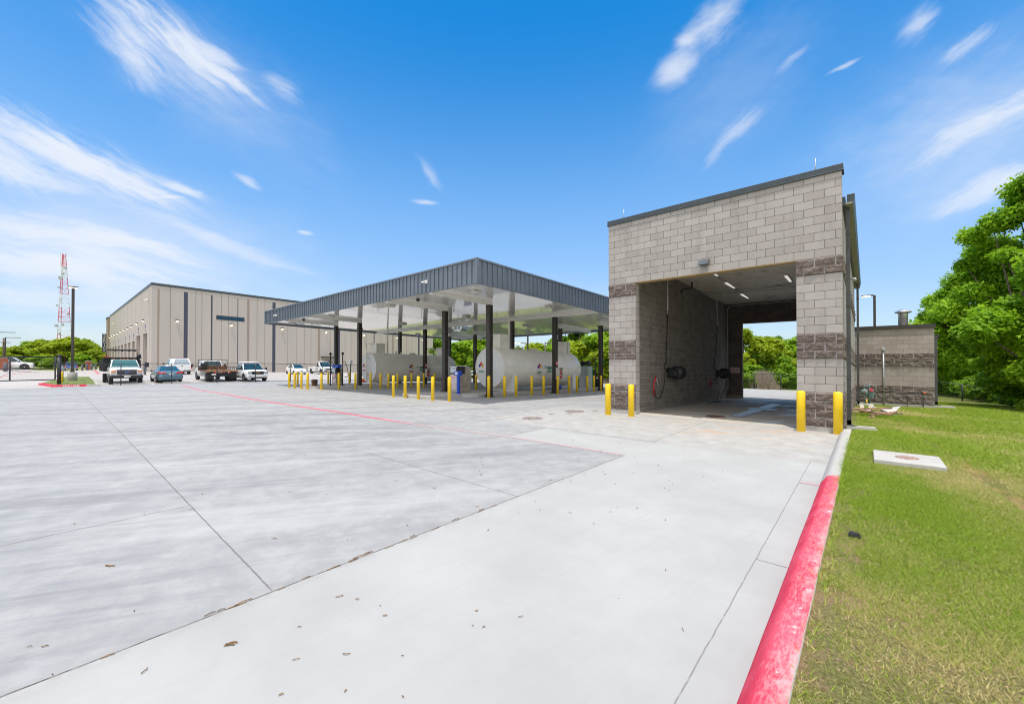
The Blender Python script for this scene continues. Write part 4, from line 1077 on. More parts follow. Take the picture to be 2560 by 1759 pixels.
def tank(xc, y0, L, r, zc, label, labmat, first):
    t = thing('fuel_tank', label, 'fuel tank', (xc, y0+L/2, gz(xc,y0)+.15), 0, 'white horizontal fuel tanks under the canopy')
    sh = lambda y: -.026*(y-y0)
    def shear(mb): mb.v = [(a,b_,c+sh(b_)) for a,b_,c in mb.v]; return mb
    mb = MB(); n = 56
    prof = [(r-.06,y0+.02),(r-.01,y0),(r,y0+.01),(r,y0+L*.25),(r,y0+L*.5),(r,y0+L*.75),(r,y0+L-.05),(r*.93,y0+L+.12),(r*.7,y0+L+.26),(.1,y0+L+.34)]
    mb.lathe(prof[2:], n, (xc,0,zc), 'y'); mb.f.pop(-2); mb.sm.pop(-2)
    obj('shell', shear(mb), M_tank, t)
    mb = MB().lathe([(r-.05,y0+.04),(r-.05,y0+.005),(.05,y0)], n, (xc,0,zc), 'y')
    for s_ in range(len(mb.sm)): mb.sm[s_] = False
    hd = obj('end_plate', shear(mb), mat('tank_end', (.76,.77,.78), .4, var=.03), t)
    mb = MB(); mb.lathe([(r-.055,y0+.02),(r-.055,y0-.012),(r+.004,y0-.012),(r+.004,y0+.03)], n, (xc,0,zc), 'y'); mb.f = [f for f in mb.f if len(f) == 4]; mb.sm = mb.sm[:len(mb.f)]
    obj('rim', shear(mb), M_tank, hd)
    for ys in (y0+.95, y0+L-.75):
        zb_ = gz(xc,ys)+.15; zt_ = zc+sh(ys)-r*.33
        pts = []
        for k in range(13):
            a = R(200)+R(140)*k/12; pts.append((xc+cos(a)*r, zc+sh(ys)+sin(a)*r))
        poly = [(xc+r*.94, zb_),(xc-r*.94, zb_)]+pts
        sd = obj('saddle', MB().prism([(xc-r*.94,zb_)]+pts+[(xc+r*.94,zb_)], ys-.16, ys+.16, 'y'), M_white, t)
        obj('saddle_flange', MB().box(xc+r*.94-.02,xc+r*.94+.03,ys-.22,ys+.22,zb_,zt_), M_white, sd)
    zt = zc+r
    def topz(y): return zt+sh(y)
    obj('vent_cap', MB().lathe([(.06,topz(y0+1.6)-.05),(.06,topz(y0+1.6)+.12),(.10,topz(y0+1.6)+.13),(.10,topz(y0+1.6)+.2)],12,(xc,y0+2.5,0)), M_tank, t)
    obj('vent_cap', MB().lathe([(.05,topz(y0+2.9)-.05),(.05,topz(y0+2.9)+.10),(.08,topz(y0+2.9)+.16)],12,(xc,y0+2.95,0)), M_tank, t)
    obj('manway', MB().lathe([(.24,topz(y0+4.1)-.1),(.24,topz(y0+4.1)+.06),(.29,topz(y0+4.1)+.06),(.29,topz(y0+4.1)+.1),(.2,topz(y0+4.1)+.13)],18,(xc,y0+4.1,0)), M_tank, t)
    y_ = y0+1.7
    obj('vent_pipe', MB().tube([(xc,y_,topz(y_)-.05),(xc,y_,zs+cz(xc,y_)+.02)], .055, 10), M_tank, t)
    for (ya, yb, w, hgt) in ((y0+.45, y0+1.25, .40, .76), (y0+7.0, y0+7.75, .42, .74)):
        bx = obj('top_box', MB().box(xc-w,xc+w,ya,yb,topz(ya)-.16,topz(ya)+hgt), M_tank, t, bevel=.015)
        obj('box_pipe', MB().tube([(xc-.1,ya,topz(ya)+hgt-.12),(xc-.1,ya-.42,topz(ya)+hgt-.12),(xc-.1,ya-.42,topz(ya)-.05)] if first or ya > y0+3 else
                                 [(xc-.1,ya,topz(ya)+hgt-.06),(xc-.1,y0-.12,topz(ya)+hgt-.06),(xc-.1,y0-.12,zc-1.0)], .03, 8), M_tank, bx)
        obj('box_strap', MB().box(xc+w-.004,xc+w+.012,(ya+yb)/2-.015,(ya+yb)/2+.015,topz(ya)-.1,topz(ya)+hgt), M_dark if ya > y0+3 else M_tank, bx)
    obj('gauge_pipe', MB().tube([(xc+.1,y0+5.2,topz(y0+5.2)-.05),(xc+.1,y0+5.2,topz(y0+5.2)+.55),(xc+.1,y0+6.6,topz(y0+5.2)+.55)], .045, 8), M_tank, t)
    diamond(t, (xc-.68, y0-.003, zc+.10), (1,0,0), (0,0,1), (0,-1,0), .12, None, labmat)
    ys = y0+3.2; zo = -.02; nrm = Vector((cos(zo/r),0,sin(zo/r)))
    diamond(t, (xc+r+.002, ys, zc+sh(ys)+.08), (0,1,0), (0,0,1), (1,0,0), .12, None, labmat)
    ym = y0+4.25
    mb = MB().box(xc+r+.002,xc+r+.012,ym-.22,ym+.22,zc+sh(ym)-.05,zc+sh(ym)+.13).box(xc+r-.006,xc+r+.010,ym-.22,ym+.22,zc+sh(ym)-.22,zc+sh(ym)-.12)
    bd = obj('warning_board', mb, M_green, t)
    obj('warning_mark', MB().box(xc+r+.012,xc+r+.016,ym-.05,ym+.03,zc+sh(ym)-.0,zc+sh(ym)+.09), M_redp, bd)
    obj('maker_roundel', MB().lathe([(.11,xc+r+.001),(.11,xc+r+.008)],16,(0,ym-.42,zc+sh(ym)+.1),'x'), mat('pale_blue',(.45,.55,.62),.5), t)
    if not first:
        lad = obj('ladder', MB().tube([(xc+.02,y0-.1,zc-r+.05),(xc+.02,y0-.1,zc+r+.1)],.02,6).tube([(xc+.36,y0-.1,zc-r+.05),(xc+.36,y0-.1,zc+r+.1)],.02,6), M_tank, t)
        mb = MB()
        for k in range(8): mb.tube([(xc+.02,y0-.1,zc-r+.2+k*.3),(xc+.36,y0-.1,zc-r+.2+k*.3)],.014,6)
        obj('rung', mb, M_tank, lad)
        for z in (zc-.55, zc+.75): obj('pipe_clamp', MB().box(xc-.22,xc+.05,y0-.1,y0-.02,z-.02,z+.02), M_dark, t)
    else:
        for z in (zc-.85, zc+.45): obj('pipe_clamp', MB().box(xc-.16,xc+.30,y0-.05,y0-.012,z-.025,z+.025), M_steel, t)
    return t
tank(-16.3, 16.6, 8.0, 1.16, 1.43, 'nearer white horizontal fuel tank with green contents label', M_green, True)
tank(-29.6, 16.5, 8.0, 1.17, 1.30, 'farther white horizontal fuel tank with end ladder and red contents label', M_redp, False)
t = thing('transfer_pump', 'small blue transfer pump on pipework beside the nearer tank', 'pump', (-14.95, 21.6, gz(-15,21.6)+.15))
obj('pump_body', MB().lathe([(.10,-.2),(.16,-.12),(.16,.12),(.1,.2)],12,(0,0,.2),'y'), M_bluep, t, world=False)
obj('pipework', MB().tube([(0,-.2,.2),(0,-1.6,.2),(-.3,-2.4,.2)],.05,8).tube([(-.2,.3,.12),(-.2,1.6,.12)],.05,8), M_steel, t, world=False)

# ------------------------------------------------------------------ dispensers, masts, bins
def dispenser(x, y, z, w, d, h, label, topper=None, rz=0):
    t = thing('fuel_dispenser', label, 'fuel dispenser', (x, y, z), rz, 'fuel dispensers on the islands')
    obj('cabinet', MB().box(-w/2,w/2,0,d,0,h*.70), M_stainless, t, world=False, bevel=.01)
    hd = obj('head', MB().box(-w/2-.02,w/2+.02,-.02,d*.55,h*.70,h), M_black, t, world=False, bevel=.015)
    obj('screen', MB().box(-w/2+.06,w/2-.06,-.028,-.02,h*.75,h*.92), mat('pale_screen',(.55,.62,.72),.3), hd, world=False)
    obj('header', MB().box(-w/2+.02,w/2-.02,-.026,-.02,h*.94,h*.985), M_white, hd, world=False)
    pl = obj('notice', MB().box(-w*.36,w*.36,-.006,-.001,h*.40,h*.62).box(-w*.2,w*.2,-.006,-.001,h*.12,h*.38), mat('notice_pale',(.66,.64,.72),.5), t, world=False)
    mb = MB(); rr = random.Random(3)
    for zz, hw in ((.585,.3),(.55,.3),(.50,.3),(.45,.28),(.33,.17),(.27,.15),(.20,.17),(.15,.15)):
        xx = -w*hw
        while xx < w*hw-.02:
            l = rr.uniform(.03,.09); mb.box(xx,min(xx+l,w*hw),-.009,-.006,h*zz-.012,h*zz+.012); xx += l+.02
    obj('lettering', mb, M_signred, pl, world=False)
    obj('nozzle', MB().tube([(w/2+.01,.12,h*.60),(w/2+.08,.12,h*.72),(w/2+.08,.02,h*.80)],.025,8), M_black, t, world=False)
    obj('back_cabinet', MB().box(-w/2+.02,w/2-.02,d*.56,d-.02,h*.70,h*.98), M_stainless, t, world=False, bevel=.01)
    if topper: obj('topper', MB().box(-w*.75,w*.75,.05,.35,h+.002,h+.20), topper, t, world=False, bevel=.02)
    return t
dispenser(-16.82,14.35,gz(-17,14.4)+.15,.58,1.0,1.42,'nearest steel fuel dispenser with red-lettered notices beside the blue card reader')
dispenser(-29.9,13.9,gz(-30,14)+.15,.66,.55,1.28,'steel fuel dispenser with blue topper on the farther island',M_bluep)
dispenser(-31.0,28.0,gz(-31,28)+.15,.6,.6,1.4,'fuel dispenser at the back, seen between the two tanks',M_bluep)
t = thing('card_reader', 'blue card reader post in front of the nearest dispenser', 'card reader', (-15.85,13.85,gz(-16,13.9)+.14))
obj('post', MB().box(-.07,.07,-.06,.06,0,1.0).box(-.1,.1,-.09,.09,0,.03), M_bluep, t, world=False, bevel=.006)
hd = obj('reader_head', MB().hexa([(-.20,-.12,.95),(.14,-.12,.95),(.14,.14,.95),(-.20,.14,.95),(-.20,-.10,1.17),(.14,-.10,1.17),(.14,.14,1.19),(-.20,.14,1.19)]), M_bluep, t, world=False, bevel=.01)
obj('keypad', MB().box(-.12,.06,-.128,-.118,1.0,1.12), M_plate, hd, world=False)
def mast(x, y, z, h, label, side):
    t = thing('hose_mast', label, 'hose mast', (x, y, z), 0, 'thin hose masts on the pump islands')
    obj('pole', MB().tube([(0,0,0),(0,0,h)],.04,8).box(-.12,.12,-.12,.12,0,.02), M_black, t, world=False)
    obj('pulley', MB().lathe([(.03,-.04),(.09,-.03),(.09,.03),(.03,.04)],12,(0,0,h),'x'), M_black, t, world=False)
    pts = []
    for k in range(15):
        a = k/14; pts.append((side*(.12+.50*sin(a*pi)), side*.2*sin(a*pi), h-.55-(h-.9)*a if k > 3 else h-.70+.16*k/3))
    obj('hose', MB().tube([(0,0,h-.75),(side*.1,0,h-.6),(side*.3,0,h-.58),(side*.48,.05,h-.85),(side*.58,.1,h-1.25),(side*.62,.1,h-1.6),(side*.5,.08,h-1.72),(side*.2,.03,h-1.68)],.022,8), M_hose, t, world=False)
mast(-29.02,13.23,gz(-29,13.2)+.15,2.27,'hose mast just left of the column by the blue-topped dispenser',1)
mast(-28.61,13.93,gz(-28.6,13.9)+.15,2.32,'hose mast just right of the column by the blue-topped dispenser',1)
mast(-15.95,28.0,gz(-16,28)+.15,2.2,'hose mast behind the nearer tank beside the green-striped cabinet',-1)
mast(-31.6,26.9,gz(-31.6,26.9)+.15,2.25,'hose mast seen between the two tanks',-1)
cb = thing('pump_cabinet', 'grey pump cabinet with green edge stripes and a hose reel on top', 'cabinet', (-16.12,26.85,gz(-16,26.9)+.15))
obj('cabinet', MB().box(-.42,.40,-.40,.40,0,1.62), M_steel, cb, world=False, bevel=.01)
obj('stripe', MB().box(.401,.408,-.385,-.29,0,1.62).box(-.40,-.31,-.408,-.401,0,1.62).box(.401,.408,.29,.385,0,1.62), M_green, cb, world=False)
obj('top_reel', MB().lathe([(.08,-.34),(.24,-.3),(.14,-.26),(.14,.26),(.24,.3),(.08,.34)],16,(0,0,1.86),'x'), M_black, cb, world=False)
obj('hose', MB().tube([(.3,.2,1.85),(.62,.3,1.72),(.68,.32,1.2),(.66,.34,.6),(.75,.5,.3)],.025,8), M_hose, cb, world=False)
def bin_(x, y, z, label, mt, w=.26, h=.62):
    t = thing('litter_bin', label, 'bin', (x, y, z), 0, 'bins at the pump islands')
    obj('body', MB().lathe([(w*.8,0),(w,h*.95),(w*1.05,h)],14), mt, t, world=False)
    obj('lid', MB().lathe([(w*1.07,h),(w*1.02,h+.06),(w*.4,h+.09)],14), M_black, t, world=False)
    return t
t = bin_(-29.33,12.25,gz(-29.3,12.2)+.15,'short dark bin with white label by the farther island bollards',M_rust,.21,.36)
obj('paper_label', MB().box(-.12,.0,-.225,-.21,.08,.28), M_plate, t, world=False)
bin_(-16.1,28.75,gz(-16,28.7)+.1,'black bin behind the green-striped cabinet',M_black)
def extinguisher(x, y, z, label):
    t = thing('extinguisher_cabinet', label, 'extinguisher box', (x, y, z), 0, 'fire extinguisher boxes on canopy columns')
    obj('case', MB().box(0,.26,-.02,.03,0,.74).box(0,.26,.38,.41,0,.74).box(0,.26,.03,.38,0,.03).box(0,.26,.03,.38,.71,.74).box(0,.03,.03,.38,.03,.71), M_dirtmetal, t, world=False)
    e = obj('extinguisher', MB().lathe([(.08,.05),(.085,.10),(.085,.42),(.04,.5),(.03,.56)],14,(.15,.2,0)), M_redp, t, world=False)
    obj('label_band', MB().lathe([(.087,.24),(.087,.30)],14,(.15,.2,0)), M_white, e, world=False)
    s = obj('red_sign', MB().box(-.02,.015,.02,.20,.86,1.12), M_signred, t, world=False)
    obj('lettering', MB().box(.015,.018,.05,.17,.96,1.04), M_white, s, world=False)
extinguisher(-14.42,20.52,gz(-14.5,20.6)+.86,'fire extinguisher box on the column before the nearer tank')
extinguisher(-27.67,20.52,gz(-27.7,20.6)+.72,'fire extinguisher box on the column before the farther tank')
cn = thing('traffic_cone', 'orange traffic cone half hidden behind a canopy column', 'cone', (-38.5,20.9,gz(-38.5,20.9)))
obj('cone_body', MB().lathe([(.26,.03),(.05,.82),(.03,.84)],16), M_orange, cn, world=False)
obj('base', MB().box(-.32,.32,-.32,.32,0,.035), M_black, cn, world=False)
obj('white_band', MB().lathe([(.175,.38),(.13,.55)],16), M_white, cn, world=False)

# ------------------------------------------------------------------ bollards
def bollard(r, h):
    t = thing('bollard', '', 'bollard')
    prof = [(r,-.02),(r,h-.05)]+[(r*cos(a), h-.05+.05*sin(a)) for a in (R(25),R(50),R(75),R(88))]
    obj('sleeve', MB().lathe(prof, 20), M_yellow, t, world=False)
    obj('collar', MB().lathe([(r*1.25,.0),(r*1.22,.008),(r*1.02,.012)], 20), M_conc, t, world=False)
    return t
bp = bollard(.075, 1.10); bb = bollard(.095, 1.05); used = {}
def place(proto, x, y, label, group):
    o = proto if proto.name not in used else copy_tree(proto); used[proto.name] = 1
    o.location = (x, y, gz(x, y)); o['label'] = label; o['group'] = group; o['category'] = 'bollard'
ordn = ['first','second','third','fourth','fifth','sixth','seventh','eighth','ninth','tenth','eleventh','twelfth']
gp1 = 'yellow bollards guarding the pumps'
for i,(x,y) in enumerate(((-30.78,11.1),(-29.8,11.1),(-28.65,11.1),(-27.64,11.1))):
    place(bp,x,y,'yellow bollard, %s from the left in the four before the farther island' % ordn[i],gp1)
fr_ = [(-26.69,11.58),(-26.03,12.42),(-25.81,13.45),(-25.57,14.42),(-25.52,15.14),(-25.40,15.69),(-25.60,16.55),(-25.63,17.77),(-25.48,18.77),(-25.45,19.77)]
for i,(x,y) in enumerate(fr_): place(bp,x,y,'yellow bollard, %s from the left in the shaded row along the farther tank' % ordn[i],gp1)
for i,(x,y) in enumerate(((-17.93,11.36),(-16.98,11.41),(-15.86,11.38),(-14.67,11.30),(-13.94,11.65))):
    place(bp,x,y,'sunlit yellow bollard, %s from the left in the front row before the nearer island' % ordn[i],gp1)
nr_ = [14.18,15.33,16.24,17.57,18.67,20.09,21.3,22.23,23.5,24.37,25.35]
for i,y in enumerate(nr_): place(bp,-13.98,y,'yellow bollard, %s from the front in the long row along the nearer tank' % ordn[i],gp1)
place(bp,-19.0,17.25,'yellow bollard left of the nearer tank, beside the nearest dispenser',gp1)
place(bp,-19.0,18.1,'yellow bollard left of the nearer tank, right against its round end',gp1)
place(bp,-17.6,14.9,'yellow bollard half hidden behind the bollard at the nearest dispenser',gp1)
place(bp,-32.4,14.6,'yellow bollard behind the blue-topped dispenser, on its left',gp1)
place(bp,-34.3,13.0,'yellow bollard rising behind the short dark bin',gp1)
place(bp,-31.5,15.9,'yellow bollard peeping out behind the blue-topped dispenser on its right',gp1)
place(bp,-14.3,29.2,'yellow bollard behind the black bin at the back of the canopy',gp1)
place(bp,-13.4,28.5,'yellow bollard at the back, cut by the left edge of the wash bay',gp1)
gp2 = 'yellow bollards at the wash bay opening'
place(bb,-6.48,12.22,'yellow bollard at the outer edge of the left bay pier',gp2)
place(bb,-5.72,12.34,'yellow bollard at the inner edge of the left bay pier',gp2)
place(bb,-1.27,12.60,'yellow bollard at the inner edge of the right bay pier',gp2)
place(bb,-.54,12.70,'yellow bollard at the outer corner of the right bay pier',gp2)
place(bp,-51.6,.57,'short yellow bollard beside the black gate post',gp1)

# ------------------------------------------------------------------ service building
BXF, BYF, BXE, BYE = -78.43, 9.53, -143.4, 60.5
SB = lambda x, y: .155 - .0232*(max(y, BYF)-BYF)
sb = thing('service_building', 'long beige concrete panel garage with deep vehicle doors and dark vertical stripes', 'building', (BXF, BYF, .15))
def m_panel(name, col):
    m, q, b = newmat(name); pos = q.new('ShaderNodeNewGeometry').outputs['Position']
    c = q.mix(q.noise(q.mapping(pos, sc=(.5,.5,.08)), 1.0, 6, .6), tuple(k*.86 for k in col), tuple(min(1,k*1.08) for k in col))
    c = q.mix(q.mul(q.ss(q.noise(q.mapping(pos, sc=(1.6,1.6,.06)), 1.5, 5, .7), .5, .75), .25), c, tuple(k*.7 for k in col))
    q.put(b.inputs['Base Color'], c); b.inputs['Roughness'].default_value = .9; return m
M_pan = m_panel('concrete_panel', (.445,.405,.372)); M_rev = m_panel('reveal_tan', (.30,.24,.20)); M_navy = mat('stripe_navy', (.045,.05,.085), .5, var=.08); M_joint = mat('panel_joint', (.27,.235,.20), .9)
ZTB = 12.75
mb = MB(); mb.box(BXF-.35, BXF, BYF, BYE, -1.5, ZTB, SB); obj('end_wall', mb, M_pan, sb)
doors = [(-86.73,-82.36,6.1),(-94.35,-89.75,6.05),(-100.2,-96.3,5.3),(-106.0,-102.4,5.25),(-111.8,-108.1,5.2),(-118.0,-114.3,5.15),(-124.2,-120.5,5.12),(-130.4,-126.7,5.1),(-136.2,-132.5,5.05),(-142.2,-138.6,5.05)]
mb = MB(); xr = BXF-.35
for a, c, h in doors:
    mb.box(c, xr, BYF, BYF+.9, -.5, ZTB+.155); mb.box(a, c, BYF, BYF+.9, h, ZTB+.155); xr = a
mb.box(BXE, xr, BYF, BYF+.9, -.5, ZTB+.155)
mb.box(BXE, BXF-.35, BYE-.4, BYE, -1.5, ZTB-1); mb.box(BXE, BXE+.4, BYF+.9, BYE-.4, -1.2, ZTB-.2)
obj('front_wall', mb, M_pan, sb)
mb = MB(); mb.box(BXE+.3, BXF-.3, BYF+.3, BYE-.3, ZTB-.5, ZTB-.3, SB); obj('roof', mb, M_coping, sb)
for i, (a, c, h) in enumerate(doors):
    d = obj('vehicle_door', MB().box(a, c, BYF+.75, BYF+.85, -.3, h-.004), mat('door_brown', (.23,.17,.13), .6), sb)
    mb = MB()
    for k in range(1, 8): mb.box(a+.05, c-.05, BYF+.735, BYF+.75, h*k/8-.02, h*k/8+.02)
    obj('door_seam', mb, M_bronze, d)
    xm = (a+c)/2+.3
    s = obj('bay_number', MB().lathe([(.02,BYF-.03),(.32,BYF-.03),(.32,BYF-.002)],12,(xm,0,h+1.15),'y').box(xm-.16,xm+.16,BYF-.03,BYF-.002,h+.28,h+.68), mat('number_blue', (.10,.14,.28), .6), sb)
mb = MB(); mb.box(BXF-.4, BXF+.06, BYF-.06, BYE+.06, ZTB, ZTB+.36, SB); mb.box(BXE-.05, BXF-.4, BYF-.06, BYF+.5, ZTB+.155, ZTB+.155+.36); obj('coping', mb, M_coping, sb)
mb = MB(); mb.box(BXE-4.5, BXE-.01, BYF-.35, BYF+2, -.4, ZTB-.2); obj('pilaster', mb, M_rev, sb)
mb = MB(); mb.box(BXE-4.6, BXE-.012, BYF-.45, BYF+2.1, ZTB-.199, ZTB+.1); obj('coping', mb, M_coping, sb)
def vstrip(y0, y1, mt, name, pr=.012):
    obj(name, MB().box(BXF+.002, BXF+pr, y0, y1, -.9, ZTB-.45, SB), mt, sb)
for y0, y1 in ((10.18,10.41),(21.65,21.97),(33.32,33.76),(49.26,49.7)): vstrip(y0, y1, M_rev, 'reveal')
for y0, y1 in ((13.24,13.72),(16.64,16.84),(20.25,20.35),(25.5,25.99),(37.3,37.62),(44.9,45.1),(56.14,56.58)): vstrip(y0, y1, M_navy, 'stripe')
mb = MB()
for y in (11.66,14.7,15.48,18.02,19.0,23.12,24.31,28.01,29.55,30.87,32.08,35.73,38.67,39.91,41.6,43.3,46.6,48.0,51.5,53,54.5,58): mb.box(BXF+.001, BXF+.008, y-.035, y+.035, -.9, ZTB-.02, SB)
for x in (-80.2,-81.6,-87.9,-88.8,-95.1,-101.3,-107,-113,-119.3,-125.4,-131.6,-137.4): mb.box(x-.04, x+.04, BYF-.008, BYF-.001, 0, ZTB)
obj('panel_joints', mb, M_joint, sb)
w = obj('window', MB().box(BXF-.01,BXF+.03,17.35,21.25,8.49,9.17,lambda x,y:SB(x,y)-.0), M_bronze, sb)
obj('pane', MB().box(BXF+.03,BXF+.036,17.45,18.62,8.57,9.09,SB).box(BXF+.03,BXF+.036,18.72,19.85,8.57,9.09,SB).box(BXF+.03,BXF+.036,19.95,21.15,8.57,9.09,SB), mat('window_blue', (.008,.05,.10), .25, spec=.25), w)
def wallpack(x, y, z, nx, ny):
    t = Vector((-ny, nx, 0)); n = Vector((nx, ny, 0)); c = Vector((x, y, z)); u = Vector((0,0,1))
    P8 = [c-t*.20-u*.13, c+t*.20-u*.13, c+t*.20+u*.13, c-t*.20+u*.13]
    Q8 = [c-t*.19+n*.28-u*.02, c+t*.19+n*.28-u*.02, c+t*.19+n*.24+u*.11, c-t*.19+n*.24+u*.11]
    o = obj('wall_lamp', MB().hexa([tuple(p) for p in P8+Q8]), M_bronze, sb)
    R8 = [c-t*.16+n*.03-u*.12, c+t*.16+n*.03-u*.12, c+t*.15+n*.25-u*.03, c-t*.15+n*.25-u*.03]
    obj('lamp_lens', MB().hexa([tuple(p-u*.05+n*.012) for p in R8]+[tuple(p-u*.004) for p in R8]), M_lampglow, o)
for y in (12.46,19.35,27.05,34.84,42.65,50.5,57.5): wallpack(BXF+.002, y, 7.83+SB(0,y), 1, 0)
for x, z in zip((-85.81,-93.18,-99.84,-105.8,-111.75,-117.9,-123.85,-130.2,-136,-142.1),(8.2,8.12,8.04,8.0,8.0,7.96,7.9,7.87,7.8,7.74)): wallpack(x, BYF-.002, z, 0, -1)
obj('door_awning', MB().box(BXF+.002,BXF+1.2,33.9,36.5,2.86,3.05,SB), M_bronze, sb)
dd = obj('entry_door', MB().box(BXF+.013,BXF+.05,34.2,36.0,-.6,2.55,SB), mat('frame_tan', (.33,.27,.2), .7), sb)
obj('door_leaf', MB().box(BXF+.05,BXF+.06,34.5,35.7,-.5,2.25,SB), M_navy, dd)
for (x, z) in ((-81.3, 11.0), (-130.5, 10.4)): obj('wall_camera', MB().tube([(x,BYF-.002,z),(x,BYF-.25,z),(x-.5,BYF-.4,z-.08)], .11, 8), M_white, sb)
# projecting sign
sg = thing('service_sign', 'tall dark SERVICE sign with stacked white letters at the garage end', 'sign', (-147.2, 8.6, 4))
sg_y0, sg_y1, sz0, sz1 = 6.75, 8.75, 3.15, 12.0
sg.location = (-147.0, 8.85, 4.1)
obj('board', MB().box(-147.12,-147.0,8.42,9.24,4.0,8.75), M_navy, sg)
obj('bracket', MB().box(-147.1,-147.02,9.06,9.20,4.8,4.95).box(-147.1,-147.02,9.06,9.20,7.9,8.05), M_bronze, sg)
mb = MB()
for i, ch in enumerate('SERVICE'):
    tm = text_mb(ch, .82, .01); Mx = Matrix.Translation((-146.985, 8.83, 8.32-.645*i)) @ Matrix.Rotation(pi/2, 4, 'Z') @ Matrix.Rotation(pi/2, 4, 'X')
    mb.add(tm, Mx)
obj('lettering', mb, M_white, sg)

# ------------------------------------------------------------------ fences, gate, kerb island at the gate
m, q, b = newmat('chain_link'); M_link = m
P = q.sep(q.new('ShaderNodeNewGeometry').outputs['Position'])
hh = q.add(P[0], P[1])
a_ = q.m('ABSOLUTE', q.sub(q.m('FRACT', q.mul(q.add(hh, P[2]), 12.0)), .5)); c_ = q.m('ABSOLUTE', q.sub(q.m('FRACT', q.mul(q.sub(hh, P[2]), 12.0)), .5))
wire = q.m('GREATER_THAN', q.mx(a_, c_), .476)
q.put(b.inputs['Base Color'], (.02,.02,.022)); b.inputs['Roughness'].default_value = .5
q.put(b.inputs['Alpha'], wire)
def fence(name, label, pts, h, parent_loc, post_r=.035, gaps=(), post_lbl=None, mesh=True, base=True):
    t = thing(name, label, 'fence', parent_loc)
    top = MB(); lo = MB(); net = MB()
    for (xa, ya), (xb, yb) in zip(pts, pts[1:]):
        za, zb_ = gz(xa, ya), gz(xb, yb)
        top.tube([(xa,ya,za+h),(xb,yb,zb_+h)], .026, 6); lo.tube([(xa,ya,za+.08),(xb,yb,zb_+.08)], .014, 5)
        net.face([(xa,ya,za+.07),(xb,yb,zb_+.07),(xb,yb,zb_+h),(xa,ya,za+h)])
    obj('top_rail', top, M_dark, t); obj('bottom_wire', lo, M_dark, t)
    if mesh: obj('chain_link', net, M_link, t, fix=False)
    for x, y in pts[1:-1] if len(pts) > 2 else pts:
        obj('post', MB().tube([(x,y,gz(x,y)-.05),(x,y,gz(x,y)+h+.03)], post_r, 8), M_dark, t)
    return t
fence('chain_link_fence', 'black chain link fence in front of the parked trucks and garage',
      [(-47.6,.5),(-46.2,3.75),(-45.8,6.93),(-44.6,9.95),(-43.5,12.72),(-43.3,15.75),(-43.3,18.87),(-43.3,22.0),(-43.3,25.2),(-43.3,28.3),(-43.3,31.4),(-43.3,34.5),(-43.3,37.6),(-43.3,41.9)], 1.78, (-43.3,18,gz(-43,18)))
fence('rear_fence', 'black chain link fence along the back of the paving seen through the bay', [(-43.3,42.0)]+[(-40+2.02*i,42.0) for i in range(20)]+[(2.0,42.0)], 1.38, (-12,42,gz(-12,42)))
t = thing('lawn_fence', 'low black fence at the tree edge right of the annex', 'fence', (4.3,37,-.95))
F = [(2.6,36.2,-.55),(4.35,36.6,-.85),(6.2,36.2,-1.2),(8.5,35.0,-1.5)]
obj('top_rail', MB().tube([(x,y,z+1.2) for x,y,z in F], .025, 6), M_dark, t)
for x, y, z in F[1:]: obj('post', MB().tube([(x,y,z),(x,y,z+1.22)], .035, 8), M_dark, t)
net = MB()
for a, c in zip(F, F[1:]): net.face([a, c, (c[0],c[1],c[2]+1.2), (a[0],a[1],a[2]+1.2)])
obj('chain_link', net, M_link, t, fix=False)
ft = thing('field_fence', 'distant black fence along the grass behind the gate', 'fence', (-150,-8,0))
fp = [at(px, 105) for px in (-60,-20,22,63.6,102.8,140,185,225,262)]
rb = MB(); rt = MB()
for (xa,ya),(xb,yb) in zip(fp, fp[1:]): rt.tube([(xa,ya,gz(xa,ya)+1.75),(xb,yb,gz(xb,yb)+1.75)], .04, 5)
obj('top_rail', rt, M_dark, ft)
for x, y in fp: obj('post', MB().tube([(x,y,gz(x,y)-.1),(x,y,gz(x,y)+1.78)], .07, 6), M_dark, ft)

gt = thing('rolling_gate', 'wide black chain link rolling gate with middle rail at the far left', 'gate', (-50,-2,gz(-50,-2)))
fr = MB()
for z in (.27, 1.16, 2.12): fr.tube([(-50,.17,z),(-50,-6.5,z)], .04, 8)
for y in (.17,-2.16,-4.4,-6.5): fr.tube([(-50,y,.27),(-50,y,2.14)], .045, 8)
obj('frame', fr, M_dark, gt)
net = MB(); net.face([(-50,.17,.27),(-50,-6.5,.27),(-50,-6.5,2.12),(-50,.17,2.12)])
obj('chain_link', net, M_link, gt, fix=False)
obj('latch', MB().box(-50.05,-49.95,.17,.42,.55,.63), M_dark, gt)
pt = thing('gate_post', 'stout black round gate post on the red kerbed island', 'post', (-48.04,.37,-.06))
obj('shaft', MB().tube([(0,0,-.1),(0,0,2.22)], .12, 14), M_dark, pt, world=False)
obj('cap', MB().lathe([(.13,2.20),(.135,2.28),(.09,2.36),(.02,2.40)], 14), M_dark, pt, world=False)
pd = thing('pedestal', 'short grey control pedestal behind the yellow gate bollard', 'pedestal', (-54.0,.60,gz(-54,.6)+.1))
obj('shaft', MB().tube([(0,0,0),(0,0,1.5)], .09, 12), mat('pedestal_grey', (.17,.19,.24), .5), pd, world=False)
obj('cap', MB().lathe([(.10,1.5),(.09,1.56),(.03,1.6)], 12), M_dark, pd, world=False)
